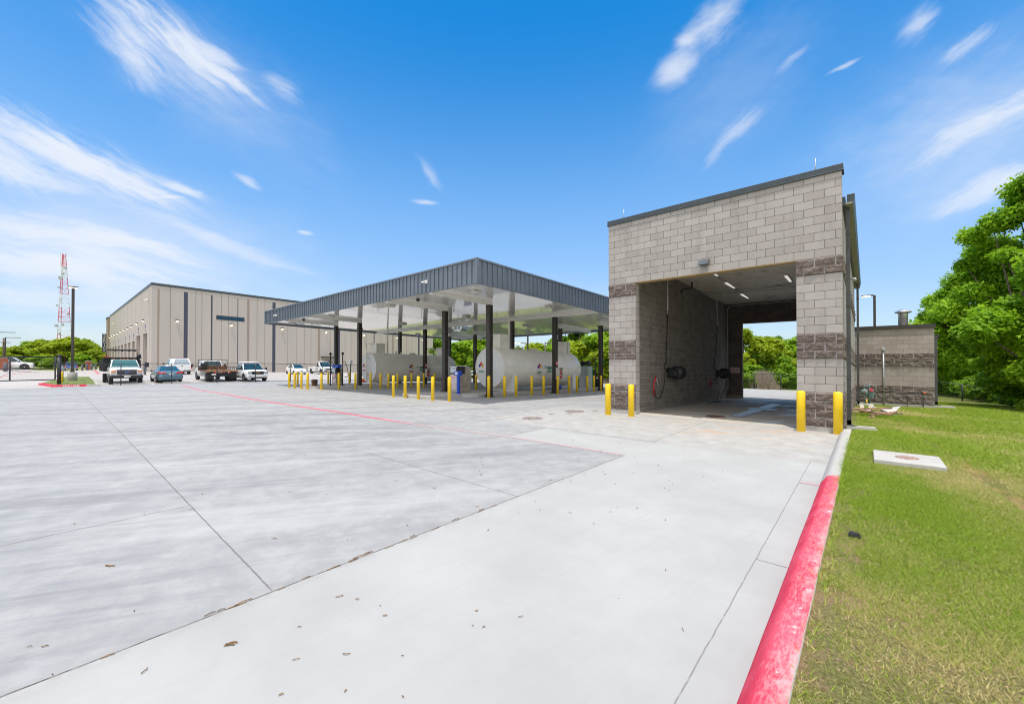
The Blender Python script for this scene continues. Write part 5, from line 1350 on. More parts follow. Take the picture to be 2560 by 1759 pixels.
# grass island with kerb
ig = [(-46.95,-.02),(-46.1,1.8),(-45.9,2.5),(-55.1,2.75),(-66.0,2.95),(-70.2,1.0),(-52.0,-.75)]
cx_ = sum(p[0] for p in ig)/7; cy_ = sum(p[1] for p in ig)/7
def inset(p, d): v = Vector((cx_-p[0], cy_-p[1])); return (p[0]+math.copysign(min(abs(v.x)*.2, d), v.x), p[1]+math.copysign(min(abs(v.y)*.2, d*.7), v.y))
inn = [inset(p, .3) for p in ig]
mb = MB(); mr = MB()
for k in range(7):
    a, c, d_, e_ = ig[k], ig[(k+1)%7], inn[(k+1)%7], inn[k]
    tgt = mr if k in (0, 6) else mb
    za, zc_, zd, ze = (gz(*p) for p in (a, c, d_, e_))
    tgt.face([(a[0],a[1],za-.02),(c[0],c[1],zc_-.02),(c[0],c[1],zc_+.15),(a[0],a[1],za+.15)])
    tgt.face([(a[0],a[1],za+.15),(c[0],c[1],zc_+.15),(d_[0],d_[1],zd+.16),(e_[0],e_[1],ze+.16)])
struct(obj('gate_kerb', mb, M_conc, fix=False)); struct(obj('gate_red_kerb', mr, mat('red_kerb_paint', (.72,.045,.10), .7, var=.15, scale=5), fix=False))
mb = MB(); mb.face([(x, y, gz(x,y)+.17) for x, y in inn]); struct(obj('island_grass', mb, mat('island_turf', (.17,.22,.05), 1.0, var=.3, scale=3), fix=False))
tm = text_mb('FIRE LANE', .27, .004); a0 = Vector((ig[0][0], ig[0][1])); a1 = Vector((ig[1][0], ig[1][1])); dd_ = (a1-a0).normalized(); ang = math.atan2(dd_.y, dd_.x)
cxy = a0.lerp(a1, .56)+Vector((dd_.y, -dd_.x))*.008
fl = MB().add(tm, Matrix.Translation((cxy.x, cxy.y, gz(cxy.x,cxy.y)+.075)) @ Matrix.Rotation(ang, 4, 'Z') @ Matrix.Diagonal((.80,1,.80,1)) @ Matrix.Rotation(pi/2, 4, 'X'))
struct(obj('fire_lane_lettering', fl, M_white, fix=False))

# ------------------------------------------------------------------ lamp posts, tower, far pieces
def lamp_post(x, y, z0, h, label, r=.075, arm=None, head=(.35,.16,.06), base=True, glow=False, double=False):
    t = thing('lamp_post', label, 'lamp post', (x, y, z0), 0, 'square parking lot lamp posts')
    zb = 0
    if base:
        obj('footing', MB().lathe([(.33,0),(.33,.98),(.30,1.02)], 24), M_conc, t, world=False)
        obj('base_plate', MB().box(-.16,.16,-.16,.16,1.02,1.14), M_dark, t, world=False); zb = 1.1
    obj('pole', MB().box(-r,r,-r,r,zb,h), M_bronze, t, world=False)
    ax = arm or (0,0)
    v = Vector((ax[0], ax[1], 0)); L = v.length
    for sgn in ((1,-1) if double else (1,)):
        d = (v/L if L else Vector((0,1,0)))*sgn; n = Vector((-d.y, d.x, 0))
        s_, e_ = (d*.05, d*(L+head[0]*2)) if L else (-d*head[0], d*head[0])
        hd = MB().hexa([tuple(p) for p in (s_-n*head[1]+Vector((0,0,h-.02)), e_-n*head[1]+Vector((0,0,h-.02)), e_+n*head[1]+Vector((0,0,h-.02)), s_+n*head[1]+Vector((0,0,h-.02)), s_-n*head[1]*.9+Vector((0,0,h+head[2])), e_-n*head[1]*.9+Vector((0,0,h+head[2])), e_+n*head[1]*.9+Vector((0,0,h+head[2])), s_+n*head[1]*.9+Vector((0,0,h+head[2])))])
        o = obj('lamp_head', hd, M_bronze, t, world=False)
        if glow:
            s2, e2 = (d*(L*.55), d*(L+head[0]*1.9)) if L else (s_*.85, e_*.85)
            obj('lamp_lens', MB().hexa([tuple(p) for p in (s2-n*head[1]*.8+Vector((0,0,h-.075)), e2-n*head[1]*.8+Vector((0,0,h-.075)), e2+n*head[1]*.8+Vector((0,0,h-.075)), s2+n*head[1]*.8+Vector((0,0,h-.075)), s2-n*head[1]*.8+Vector((0,0,h-.021)), e2-n*head[1]*.8+Vector((0,0,h-.021)), e2+n*head[1]*.8+Vector((0,0,h-.021)), s2+n*head[1]*.8+Vector((0,0,h-.021)))]), M_lampglow, o, world=False)
    return t
lamp_post(-55.92,1.26,-.26+.0,8.95,'tall dark lamp post on a round concrete footing beside the gate',.10,None,(.33,.2,.09),True,True)
lamp_post(.53,48,-.9,8.5,'dark lamp post with a single arm rising behind the annex',.09,(-.45,0),(.22,.16,.07),False,True)
x, y = at(1319.5, 62); lamp_post(x,y,gz(x,y),8.8,'thin lamp post seen under the canopy beyond the tank',.09,(-.4,0),(.25,.16,.06),False)
x, y = at(1316, 95); lamp_post(x,y,gz(x,y),7.4,'small distant lamp post with arm pointing left above the trees',.10,(-2.0,-1.6),(.4,.2,.1),False,True)
x, y = at(13.2, 85); lamp_post(x,y,-.2,6.9,'distant lamp post at the far left with arm to the right',.09,(0.55,1.1),(.5,.2,.08),False)
x, y = at(-9, 72); lamp_post(x,y,-.2,7.1,'lamp post beyond the left edge whose arm reaches into view',.09,(.5,1.0),(.6,.2,.08),False)
up = thing('utility_pole', 'brown wooden utility pole at the far left', 'utility pole', (*at(8.6,95),-.2))
obj('shaft', MB().tube([(0,0,0),(0,0,7.4)], [.2,.14], 8), M_bark, up, world=False)
obj('crossarm', MB().box(-.7,.7,-1.0,1.0,6.3,6.42), M_bark, up, world=False)

tx, ty = at(157, 250)
tw = thing('radio_tower', 'tall red and white lattice radio tower above the trees', 'tower', (tx, ty, 0))
HT = 68.0; bw, tw_ = 4.1, .68
def hw(z): 
    return bw+(tw_*1.9-bw)*min(z/58.0, 1) if z < 58 else tw_*1.9-(z-58)/10*.55
ang0 = YAW
def corner(k, z):
    a = ang0+R(35)+2*pi*k/3; r_ = hw(z)*1.1547*.92; return (cos(a)*r_, sin(a)*r_, z)
bands_ = [(0,18,1),(18,26,0),(26,35,1),(35,43.5,0),(43.5,53,1),(53,60.5,0),(60.5,68,1)]
M_tr = mat('tower_red', (.66,.05,.09), .5); M_tw = mat('tower_white', (.68,.70,.72), .5)
for z0, z1, red_ in bands_:
    mb = MB(); nz_ = max(2, int((z1-z0)/2.4)) if z0 < 53 else max(3, int((z1-z0)/1.3))
    for k in range(3): mb.tube([corner(k, z0), corner(k, z1)], .17, 5)
    for i in range(nz_):
        a, c = z0+(z1-z0)*i/nz_, z0+(z1-z0)*(i+1)/nz_
        for k in range(3):
            mb.tube([corner(k, a), corner((k+1)%3, a)], .075, 4)
            mb.tube([corner(k, a), corner((k+1)%3, c)], .06, 4) if i % 2 else mb.tube([corner((k+1)%3, a), corner(k, c)], .06, 4)
    obj('tower_section', mb, M_tr if red_ else M_tw, tw, world=False)
def dish(k, z, r, dirn):
    p = Vector(corner(k, z)); d = Vector((cos(dirn), sin(dirn), 0)); mb = MB()
    mb.tube([p, p+d*.4, p+d*.8, p+d*1.3], [.12, r*.7, r, r*.98], 12); obj('dish_antenna', mb, mat('dish_grey', (.40,.43,.46), .5), tw, world=False)
rr = random.Random(2)
for z, r in ((16.5,1.0),(19,.9),(23.5,.9),(24.5,.7),(31,.6),(36,.6),(40,.5),(47,.5),(52.5,.8),(53.2,.7),(56,.6),(59.5,.7)):
    dish(rr.randrange(3), z, r, rr.uniform(0, 6.28))
obj('whip_antenna', MB().tube([(0,0,68),(0,0,71.5)], .06, 4).tube([(-1.6,-1.4,60),(-1.6,-1.4,69)], .07, 4).tube([(-1.6,-1.4,64),(0,0,64)], .05, 4).tube([(1.1,1.0,63),(1.1,1.0,69)], .06, 4).tube([(1.1,1.0,65),(0,0,65)], .05, 4), M_tw, tw, world=False)

def pillar(x, y, h, w, label):
    t = thing('brick_pillar', label, 'pillar', (x, y, gz(x, y)), 0, 'red brick gate pillars in the far lot')
    obj('shaft', MB().box(-w/2,w/2,-w/2,w/2,0,h-.1), M_brickp, t, world=False)
    obj('cap', MB().box(-w/2-.05,w/2+.05,-w/2-.05,w/2+.05,h-.1,h), M_conc, t, world=False)
x, y = at(221.5, 79); pillar(x, y, 1.8, .85, 'red brick pillar in the far lot left of the dump truck')
x, y = at(4, 62); pillar(x, y, 1.9, 1.2, 'red brick pillar at the left edge in front of the parked pickup')
def low_post(px, d, h, label, r=.16, mt=None):
    x, y = at(px, d); t = thing('guard_post', label, 'bollard', (x, y, gz(x, y)), 0, 'grey guard posts in the far lot')
    obj('shaft', MB().lathe([(r,0),(r,h-.06),(r*.7,h)], 12), mt or mat('post_grey', (.12,.13,.16), .5), t, world=False)
    obj('foot', MB().lathe([(r*1.3,0),(r*1.3,.05),(r,.06)], 12), M_conc, t, world=False)
low_post(206,76,1.1,'dark grey guard post between the blue car and the black pole')
low_post(217.5,77,1.2,'dark grey guard post just left of the brick pillar')
low_post(229.5,77,1.2,'dark grey guard post just right of the brick pillar')
low_post(239.5,78,1.15,'guard post next to the dump truck bed')
low_post(55,75,1.0,'lone pale guard post on the paving behind the gate')
low_post(13.5,58,1.3,'grey guard post in front of the pickup front wheel',.2)
low_post(362.5,50,1.7,'grey guard post with a wide black top by the garage corner',.13)
t = thing('charging_post', 'thin dark post with a pale head at the fence behind the pumps', 'post', (*at(876.5,39.5),gz(*at(876.5,39.5))))
obj('shaft', MB().tube([(0,0,0),(0,0,1.9)], .05, 8), M_dark, t, world=False); obj('head', MB().box(-.12,.12,-.14,.14,1.75,2.2), M_lens, t, world=False, bevel=.03)
ws = thing('wheel_stop', 'long concrete wheel stop behind the teal car', 'wheel stop', (-46.6,7.4,gz(-46.6,7.4)))
obj('bar', MB().prism([(-.09,0),(.09,0),(.06,.11),(-.06,.11)], -.95, .95, 'y'), M_conc, ws, world=False)
ws2 = thing('wheel_stop', 'long concrete wheel stop under the white dump truck front', 'wheel stop', (-46.8,4.3,gz(-46.8,4.3)))
obj('bar', MB().prism([(-.09,0),(.09,0),(.06,.11),(-.06,.11)], -.95, .95, 'y'), M_conc, ws2, world=False)
def house(px, d, w, dp, h, rh, label, wallm, roofm, rz, z=None):
    x, y = at(px, d); t = thing('distant_house', label, 'house', (x, y, gz(x, y) if z is None else z), rz)
    obj('wall', MB().box(-w/2,w/2,-dp/2,dp/2,0,h), wallm, t, world=False)
    obj('roof', MB().prism([(-w/2-.4,h),(w/2+.4,h),(0,h+rh)], -dp/2-.4, dp/2+.4, 'y'), roofm, t, world=False)
    wn = MB()
    for k in (-.28, .22): wn.box(w*k-.5, w*k+.5, -dp/2-.02, -dp/2-.001, 1.0, 2.2)
    obj('window', wn, M_bronze, t, world=False)
M_roofb = mat('roof_brown', (.22,.15,.12), .9, var=.2)
house(1878, 78, 9, 7, 3.0, 1.1, 'pale house behind the fence seen through the wash bay', M_plaster, M_roofb, R(35))
house(226, 165, 9, 8, 4.4, 2.0, 'white gabled house half hidden in the left trees', M_plaster, mat('roof_grey', (.35,.36,.38), .8), R(60))
house(104, 150, 9, 6, 2.0, .9, 'low blue-grey shed on the grass beyond the gate', mat('shed_blue', (.30,.36,.42), .7), mat('roof_pale', (.45,.48,.52), .7), R(80))
house(1160, 120, 16, 9, 3.3, 1.6, 'brown roofed house among the trees behind the tanks', mat('house_tan', (.45,.36,.29), .9), M_roofb, R(10))

# ------------------------------------------------------------------ vehicles (local: +x forward, z up, origin on the ground under the middle)
def wheel(t, x, y, r, w, rim=M_rim):
    s = 1 if y > 0 else -1
    o = obj('wheel', MB().lathe([(r*.62,-w/2),(r*.93,-w/2),(r,-w/2+.03),(r,w/2-.03),(r*.93,w/2),(r*.62,w/2)], 22, (x, y, r), 'y'), M_tyre, t, world=False)
    obj('rim', MB().lathe([(r*.62,s*(w/2-.03)),(r*.60,s*(w/2+.005)),(r*.45,s*(w/2-.03)),(r*.18,s*(w/2-.02)),(r*.14,s*(w/2+.02)),(.02,s*(w/2+.025))], 16, (x, y, r), 'y'), rim, o, world=False)
    return o
def loft(secs):
    """body shell from stations (x, z bottom, z top, half width, crown)"""
    mb = MB(); n = 0
    for x, zb, zt, hw, cr in secs:
        zm = zb+(zt-zb)*.5
        half = [(hw*.90,zb),(hw*.985,zb+(zt-zb)*.16),(hw,zm),(hw*.985,zt-(zt-zb)*.16),(hw*.94,zt-(zt-zb)*.04),(hw*.80,zt+cr*.5),(hw*.4,zt+cr)]
        ring = half+[(0,zt+cr*1.1)]+[(-a,b_) for a, b_ in reversed(half)]
        n = len(ring); mb.v += [(x, a, b_) for a, b_ in ring]
    k = len(secs)
    for j in range(k-1):
        for i in range(n-1):
            a = j*n+i; mb.f.append((a, a+1, a+n+1, a+n)); mb.sm.append(True)
        mb.f.append((j*n+n-1, j*n, (j+1)*n, (j+1)*n+n-1)); mb.sm.append(False)
    mb.f.append(tuple(range(n))); mb.sm.append(False); mb.f.append(tuple((k-1)*n+i for i in range(n))); mb.sm.append(False)
    return mb
def pane(mb, P4, inset=.08, off=.006):
    P4 = [Vector(p) for p in P4]; c = sum(P4, Vector())/4; n = (P4[1]-P4[0]).cross(P4[3]-P4[0]).normalized()
    Q = []
    for p in P4:
        d = (c-p); Q.append(p+d.normalized()*min(inset, d.length*.4))
    mb.hexa([tuple(p-n*.004) for p in Q]+[tuple(p+n*off) for p in Q])
def cabin(t, xr0, xr1, xf1, xf0, zb, zt, wb, wt, paint, split=None, rear_glass=True, glass=M_glass, inset=.07):
    """glasshouse: base xr0..xf0 at belt, roof xr1..xf1"""
    B = [(xr0,-wb,zb),(xf0,-wb,zb),(xf0,wb,zb),(xr0,wb,zb)]; T = [(xr1,-wt,zt),(xf1,-wt,zt),(xf1,wt,zt),(xr1,wt,zt)]
    o = obj('cabin', MB().hexa(B+T), paint, t, world=False, bevel=.05)
    w = MB(); pane(w, [B[1],B[2],T[2],T[1]], inset, .012); obj('windscreen', w, glass, o, world=False)
    if rear_glass: w = MB(); pane(w, [B[3],B[0],T[0],T[3]], inset*1.3, .012); obj('rear_window', w, glass, o, world=False)
    for s, (a, b_, c, d) in ((-1,(B[0],B[1],T[1],T[0])),(1,(B[2],B[3],T[3],T[2]))):
        segs = split or [(0,1)]
        for u0, u1 in segs:
            lo0, lo1 = Vector(a).lerp(Vector(b_), u0), Vector(a).lerp(Vector(b_), u1); hi1, hi0 = Vector(d).lerp(Vector(c), u1), Vector(d).lerp(Vector(c), u0)
            if s > 0: lo0, lo1 = Vector(b_).lerp(Vector(a), u0), Vector(b_).lerp(Vector(a), u1); hi1, hi0 = Vector(c).lerp(Vector(d), u1), Vector(c).lerp(Vector(d), u0)
            w = MB(); n = Vector((0,s,.12)); P4 = [lo0,lo1,hi1,hi0]; c_ = sum(P4, Vector())/4
            Q = [p+(c_-p).normalized()*min(inset,(c_-p).length*.4) for p in P4]
            w.hexa([tuple(p-n*.004) for p in Q]+[tuple(p+n*.014) for p in Q]); obj('side_window', w, glass, o, world=False)
    return o
def arch(t, xs, hw, r, m_=M_black):
    mb = MB()
    for x in xs:
        for s in (-1, 1):
            pts = [(x+cos(R(a))*r, max(.16, r*.92+sin(R(a))*r)) for a in range(-20, 201, 20)]
            mb.prism(pts, s*(hw-.05), s*(hw+.006), 'y')
    return obj('wheel_arch', mb, m_, t, world=False)
def bx(t, name, x0, x1, y0, y1, z0, z1, m_, bev=.015, par=None):
    return obj(name, MB().box(x0,x1,y0,y1,z0,z1), m_, par or t, world=False, bevel=bev)
def mirrors(t, x, hw, z, s=.12, m_=M_black, ext=.12):
    for sg_ in (-1, 1):
        obj('mirror', MB().box(x-.05,x+.06,sg_*(hw+ext),sg_*(hw+ext+s*1.2),z-s*.9,z+s).box(x-.02,x+.02,sg_*(hw-.08),sg_*(hw+ext+.02),z-.03,z+.03), m_, t, world=False, bevel=.015)

# --- pickup used for the plain white trucks
def pickup(label, rz=0.0, loc=(0,0,0), L=5.7, W=1.98, H=1.90, grille='dark', rack=False, cap=False, crew=False, emblem=None, belt=1.18, wr=.39, paint=None, mark=None):
    paint = paint or M_carwhite
    t = thing('pickup_truck', label, 'pickup', loc, rz, 'white trucks parked by the garage')
    h = W/2; xf, xr = L/2, -L/2
    xc1 = xf-1.28; xc0 = xc1-(2.35 if crew else 1.75)      # cowl, cab rear
    obj('body', loft([(xf-.02,.42,.98,h*.80,.02),(xf-.10,.36,1.04,h*.93,.04),(xf-.35,.34,1.10,h*.985,.05),(xc1,.36,belt-.02,h,.04),(xc1-.2,.36,belt,h,.0),(xc0+.02,.36,belt,h,.0)]), paint, t, world=False)
    cabin(t, xc0+.02, xc0+.12, xc1-.75, xc1+.08, belt-.01, H, h*.93, h*.76, paint, [(.06,.50),(.53,.97)] if crew else [(.08,.66)])
    bd = MB(); z0, z1 = .55, belt-.02
    bd.box(xr+.02,xc0-.02,-h,-h+.07,z0-.12,z1).box(xr+.02,xc0-.02,h-.07,h,z0-.12,z1).box(xc0-.09,xc0-.02,-h+.07,h-.07,z0,z1).box(xr+.1,xc0-.09,-h+.07,h-.07,z0,z0+.08)
    obj('bed', bd, paint, t, world=False, bevel=.02)
    tg = bx(t,'tailgate',xr,xr+.08,-h+.075,h-.075,z0,z1,paint,.02)
    bx(t,'handle',xr-.015,xr+.0,-.12,.12,z1-.16,z1-.09,M_black,.004,tg)
    bx(t,'rear_bumper',xr-.12,xr+.05,-h+.03,h-.03,.42,.60,M_chrome if grille != 'dark' else M_dark,.03)
    for s in (-1,1): bx(t,'tail_lamp',xr-.012,xr+.06,s*(h-.14),s*(h-.005),.72,1.06,M_red,.012)
    bx(t,'number_plate',xr-.13,xr-.118,-.16,.16,.45,.57,M_plate,.002)
    # front
    g_ = bx(t,'grille',xf-.10,xf+.012,-h*.52,h*.52,.70,.98,M_black if grille=='dark' else M_dark,.02)
    gb = MB()
    for z in (.76,.84,.92): gb.box(xf+.012,xf+.022,-h*.50,h*.50,z-.016,z+.016)
    obj('grille_bar', gb, M_dark if grille=='dark' else M_chrome, g_, world=False)
    if emblem: obj('emblem', emblem(xf+.024, .84), *( [mat('bowtie_gold',(.6,.42,.1),.3,.6)] if emblem is bowtie else [mat('oval_blue',(.03,.08,.35),.3)] ), g_, world=False)
    for s in (-1,1):
        bx(t,'headlight',xf-.14,xf+.0,s*h*.54,s*h*.88,.76,.98,M_lens,.02)
        bx(t,'fog_lamp',xf-.08,xf+.03,s*h*.58,s*h*.76,.50,.58,M_black,.01)
    bx(t,'front_bumper',xf-.12,xf+.03,-h*.90,h*.90,.36,.66,paint if grille=='dark' else M_chrome,.05)
    bx(t,'lower_valance',xf-.15,xf+.035,-h*.6,h*.6,.30,.44,M_black,.02)
    bx(t,'number_plate',xf+.034,xf+.042,-.16,.16,.44,.58,M_plate,.002)
    xa, xb = xf-.92, xr+1.15
    arch(t,(xa,xb),h,wr*1.17)
    for x in (xa, xb):
        for s in (-1,1): wheel(t,x,s*(h-.13),wr,.26)
    bx(t,'chassis',xr+.3,xf-.4,-h*.7,h*.7,.28,.5,M_black,.0)
    mirrors(t,xc1-.12,h,belt+.10,.12)
    if mark:
        mk = MB()
        for s in (-1,1): mk.box(xc0+.6,xc0+.95,s*(h+.001),s*(h+.004),.80,.98)
        obj('door_emblem', mk, mat('emblem_dark',(.12,.10,.24),.5), t, world=False)
    if rack:
        obj('roof_rack', MB().tube([(xc0+.2,-h*.7,H+.03),(xc0+.2,-h*.7,H+.14),(xc0+.2,h*.7,H+.14),(xc0+.2,h*.7,H+.03)],.03,6).tube([(xc1-.8,-h*.68,H+.02),(xc1-.8,-h*.68,H+.12),(xc1-.8,h*.68,H+.12),(xc1-.8,h*.68,H+.02)],.03,6).tube([(xc0+.2,-h*.69,H+.13),(xc1-.8,-h*.69,H+.12)],.025,6).tube([(xc0+.2,h*.69,H+.13),(xc1-.8,h*.69,H+.12)],.025,6), M_white, t, world=False)
    if cap:
        B = [(xr+.05,-h*.97,belt-.02),(xc0-.05,-h*.97,belt-.02),(xc0-.05,h*.97,belt-.02),(xr+.05,h*.97,belt-.02)]; T = [(xr+.38,-h*.72,H+.06),(xc0-.05,-h*.74,H+.06),(xc0-.05,h*.74,H+.06),(xr+.38,h*.72,H+.06)]
        cp = obj('bed_cap', MB().hexa(B+T), paint, t, world=False, bevel=.05)
        w = MB(); pane(w, [B[3],B[0],T[0],T[3]], .16, .012); obj('cap_window', w, mat('pale_glass',(.30,.36,.42),.08), cp, world=False)
        obj('ladder_rack', MB().box(xr+.5,xc1-.9,-h*.55,h*.55,H+.08,H+.13), M_rust, cp, world=False)
    return t
def bowtie(x, z): return MB().prism([(-.15,z-.03),(-.05,z-.03),(-.035,z-.055),(.05,z-.055),(.04,z-.03),(.15,z-.03),(.13,z+.03),(.05,z+.03),(.04,z+.055),(-.05,z+.055),(-.04,z+.03),(-.13,z+.03)], x, x+.012, 'x')
def oval(x, z): return MB().lathe([(.10,x),(.10,x+.012)], 18, (0,0,0), 'x')
def oval(x, z):
    mb = MB().lathe([(.10,x),(.10,x+.012)], 18, (0,0,0), 'x'); mb.v = [(a, b_*1.25, c*.55+z) for a, b_, c in mb.v]; return mb
G2 = lambda x, y, rz=0: (x, y, gz(x, y))
pickup('white pickup with roof rack and black grille facing the fence beside the flatbed', 0, G2(-46.85,13.1), 5.5, 1.92, 1.74, 'dark', rack=True, crew=True, emblem=bowtie, belt=1.12, wr=.37, mark=True)
pickup('white pickup with chrome grille in front of the awning door of the garage', 0, G2(-68.5,29.75), 5.8, 2.03, 1.95, 'chrome', rack=True, crew=False, belt=1.2, wr=.41, mark=True)
pickup('white pickup with a covered bed seen from behind over the teal car', pi, G2(-68.6,10.95), 5.8, 2.05, 2.0, 'chrome', cap=True, crew=True, belt=1.25, wr=.41)
x, y = at(1150, 66); pickup('white pickup far behind, glimpsed between the two tanks', R(-5), G2(x,y), 5.6, 1.98, 1.9, 'dark', crew=True)
x, y = at(14, 63); pickup('white pickup side on at the far left edge behind the gate', pi/2-R(4), (x,y,.40), 5.8, 2.0, 1.98, 'chrome', crew=True, belt=1.22, wr=.44)

# --- teal saloon
def saloon(label, loc, rz):
    t = thing('saloon_car', label, 'car', loc, rz); h = .92
    obj('body', loft([(2.40,.34,.60,h*.72,.02),(2.28,.26,.68,h*.90,.03),(1.7,.22,.80,h*.99,.05),(.95,.22,.92,h,.04),(.2,.22,.95,h,.02),(-1.0,.22,.99,h,.02),(-1.6,.24,1.03,h*.99,.03),(-2.15,.28,1.02,h*.95,.03),(-2.36,.34,.98,h*.86,.02),(-2.43,.42,.80,h*.80,.0)]), M_teal, t, world=False)
    cabin(t, -1.75, -.95, .05, .98, .97, 1.47, h*.86, h*.63, M_teal, [(.12,.50),(.53,.92)], glass=mat('car_glass_blue',(.02,.09,.15),.06,coat=.4), inset=.06)
    for s in (-1,1):
        obj('tail_lamp', MB().hexa([(-2.455,s*.34,.79),(-2.40,s*.83,.79),(-2.10,s*.905,.84),(-2.3,s*.36,.80),(-2.43,s*.40,.94),(-2.37,s*.855,.99),(-2.10,s*.91,.97),(-2.3,s*.40,.93)]), M_red, t, world=False, bevel=.012)
        bx(t,'headlight',2.15,2.36,s*.48,s*.80,.56,.68,M_lens,.03)
    obj('rear_bumper', loft([(-2.2,.24,.66,h*.97,.0),(-2.42,.26,.68,h*.92,.01),(-2.50,.32,.62,h*.82,.0)]), M_teal, t, world=False)
    bx(t,'number_plate',-2.45,-2.432,-.17,.17,.70,.80,M_plate,.003)
    bx(t,'exhaust_trim',-2.46,-2.3,-.55,.55,.20,.28,M_black,.02)
    obj('brake_lamp', MB().box(-1.35,-1.30,-.14,.14,1.33,1.36), M_red, t, world=False)
    arch(t,(1.45,-1.38),h*.985,.37)
    for x in (1.45,-1.38):
        for s in (-1,1): wheel(t,x,s*(h-.11),.325,.21)
    mirrors(t,.72,h*.95,1.02,.08,M_black,.05)
    bx(t,'underbody',-2.1,2.1,-h*.8,h*.8,.17,.3,M_black,0)
    return t
saloon('teal saloon car seen from behind by the fence', G2(-49.75,7.12), pi)

# --- small white hatchback
def hatch(label, loc, rz):
    t = thing('hatchback_car', label, 'car', loc, rz); h = .87
    obj('body', loft([(2.20,.36,.62,h*.70,.02),(2.08,.24,.70,h*.90,.04),(1.55,.20,.84,h*.99,.06),(1.0,.20,.94,h,.04),(.3,.20,.96,h,.0),(-1.2,.22,1.0,h,.0),(-1.9,.24,1.05,h*.96,.02),(-2.16,.30,.95,h*.86,.02),(-2.22,.40,.75,h*.8,.0)]), M_carwhite, t, world=False)
    cabin(t, -2.05, -.85, .15, 1.38, .97, 1.50, h*.88, h*.66, M_carwhite, [(.20,.50),(.53,.86)], inset=.06)
    for s in (-1,1):
        obj('headlight', MB().hexa([(2.12,s*.50,.60),(1.98,s*.80,.62),(1.75,s*.845,.68),(2.0,s*.5,.62),(2.08,s*.52,.70),(1.95,s*.78,.76),(1.70,s*.83,.80),(1.95,s*.52,.74)]), M_lens, t, world=False, bevel=.01)
        bx(t,'tail_lamp',-2.16,-2.02,s*.66,s*.83,.72,1.0,M_red,.02)
    bx(t,'lower_grille',2.10,2.17,-.55,.55,.34,.42,M_black,.015)
    bx(t,'number_plate',2.185,2.20,-.15,.15,.44,.55,mat('plate_blue',(.18,.24,.55),.5),.003)
    obj('emblem', MB().lathe([(.05,2.15),(.05,2.19)],14,(0,0,.66),'x'), M_chrome, t, world=False)
    mk = MB()
    for s in (-1,1): mk.box(-.1,.25,s*(h+.001),s*(h+.005),.58,.80)
    obj('door_emblem', mk, bpy.data.materials['emblem_dark'], t, world=False)
    arch(t,(1.38,-1.3),h*.985,.345)
    for x in (1.38,-1.3):
        for s in (-1,1): wheel(t,x,s*(h-.10),.305,.19)
    mirrors(t,.80,h*.95,1.02,.08,M_carwhite,.04)
    bx(t,'underbody',-2.0,1.9,-h*.8,h*.8,.15,.28,M_black,0)
    return t
hatch('small white hatchback with a rounded nose parked near the garage', G2(-66.9,25.1), 0)

# --- blue SUV
def suv(label, loc, rz):
    t = thing('estate_car', label, 'car', loc, rz); h = .90
    M_cl = mat('cladding_grey', (.30,.29,.28), .6)
    obj('body', loft([(2.2,.36,.80,h*.8,.02),(2.05,.28,.90,h*.95,.04),(1.1,.26,1.02,h,.04),(0,.26,1.04,h,0),(-1.7,.28,1.06,h,0),(-2.15,.34,1.05,h*.94,0),(-2.22,.40,.95,h*.9,0)]), M_blue, t, world=False)
    cabin(t, -2.12, -1.85, .1, 1.12, 1.03, 1.68, h*.92, h*.74, M_blue, [(.04,.32),(.35,.62),(.65,.92)], inset=.06)
    bx(t,'rear_bumper',-2.32,-2.1,-h*.97,h*.97,.36,.62,M_cl,.04)
    for s in (-1,1):
        bx(t,'tail_lamp',-2.235,-2.10,s*.70,s*.885,.72,1.04,M_red,.02)
        bx(t,'headlight',2.05,2.19,s*.45,s*.75,.66,.82,M_lens,.02)
    bx(t,'number_plate',-2.235,-2.22,-.16,.16,.74,.86,M_plate,.003)
    arch(t,(1.35,-1.35),h*.99,.39); mirrors(t,.75,h,1.1,.09,M_black,.05)
    for x in (1.35,-1.35):
        for s in (-1,1): wheel(t,x,s*(h-.11),.345,.22)
suv('small blue estate car seen from behind near the left lamp post', G2(-119,2.5), pi)

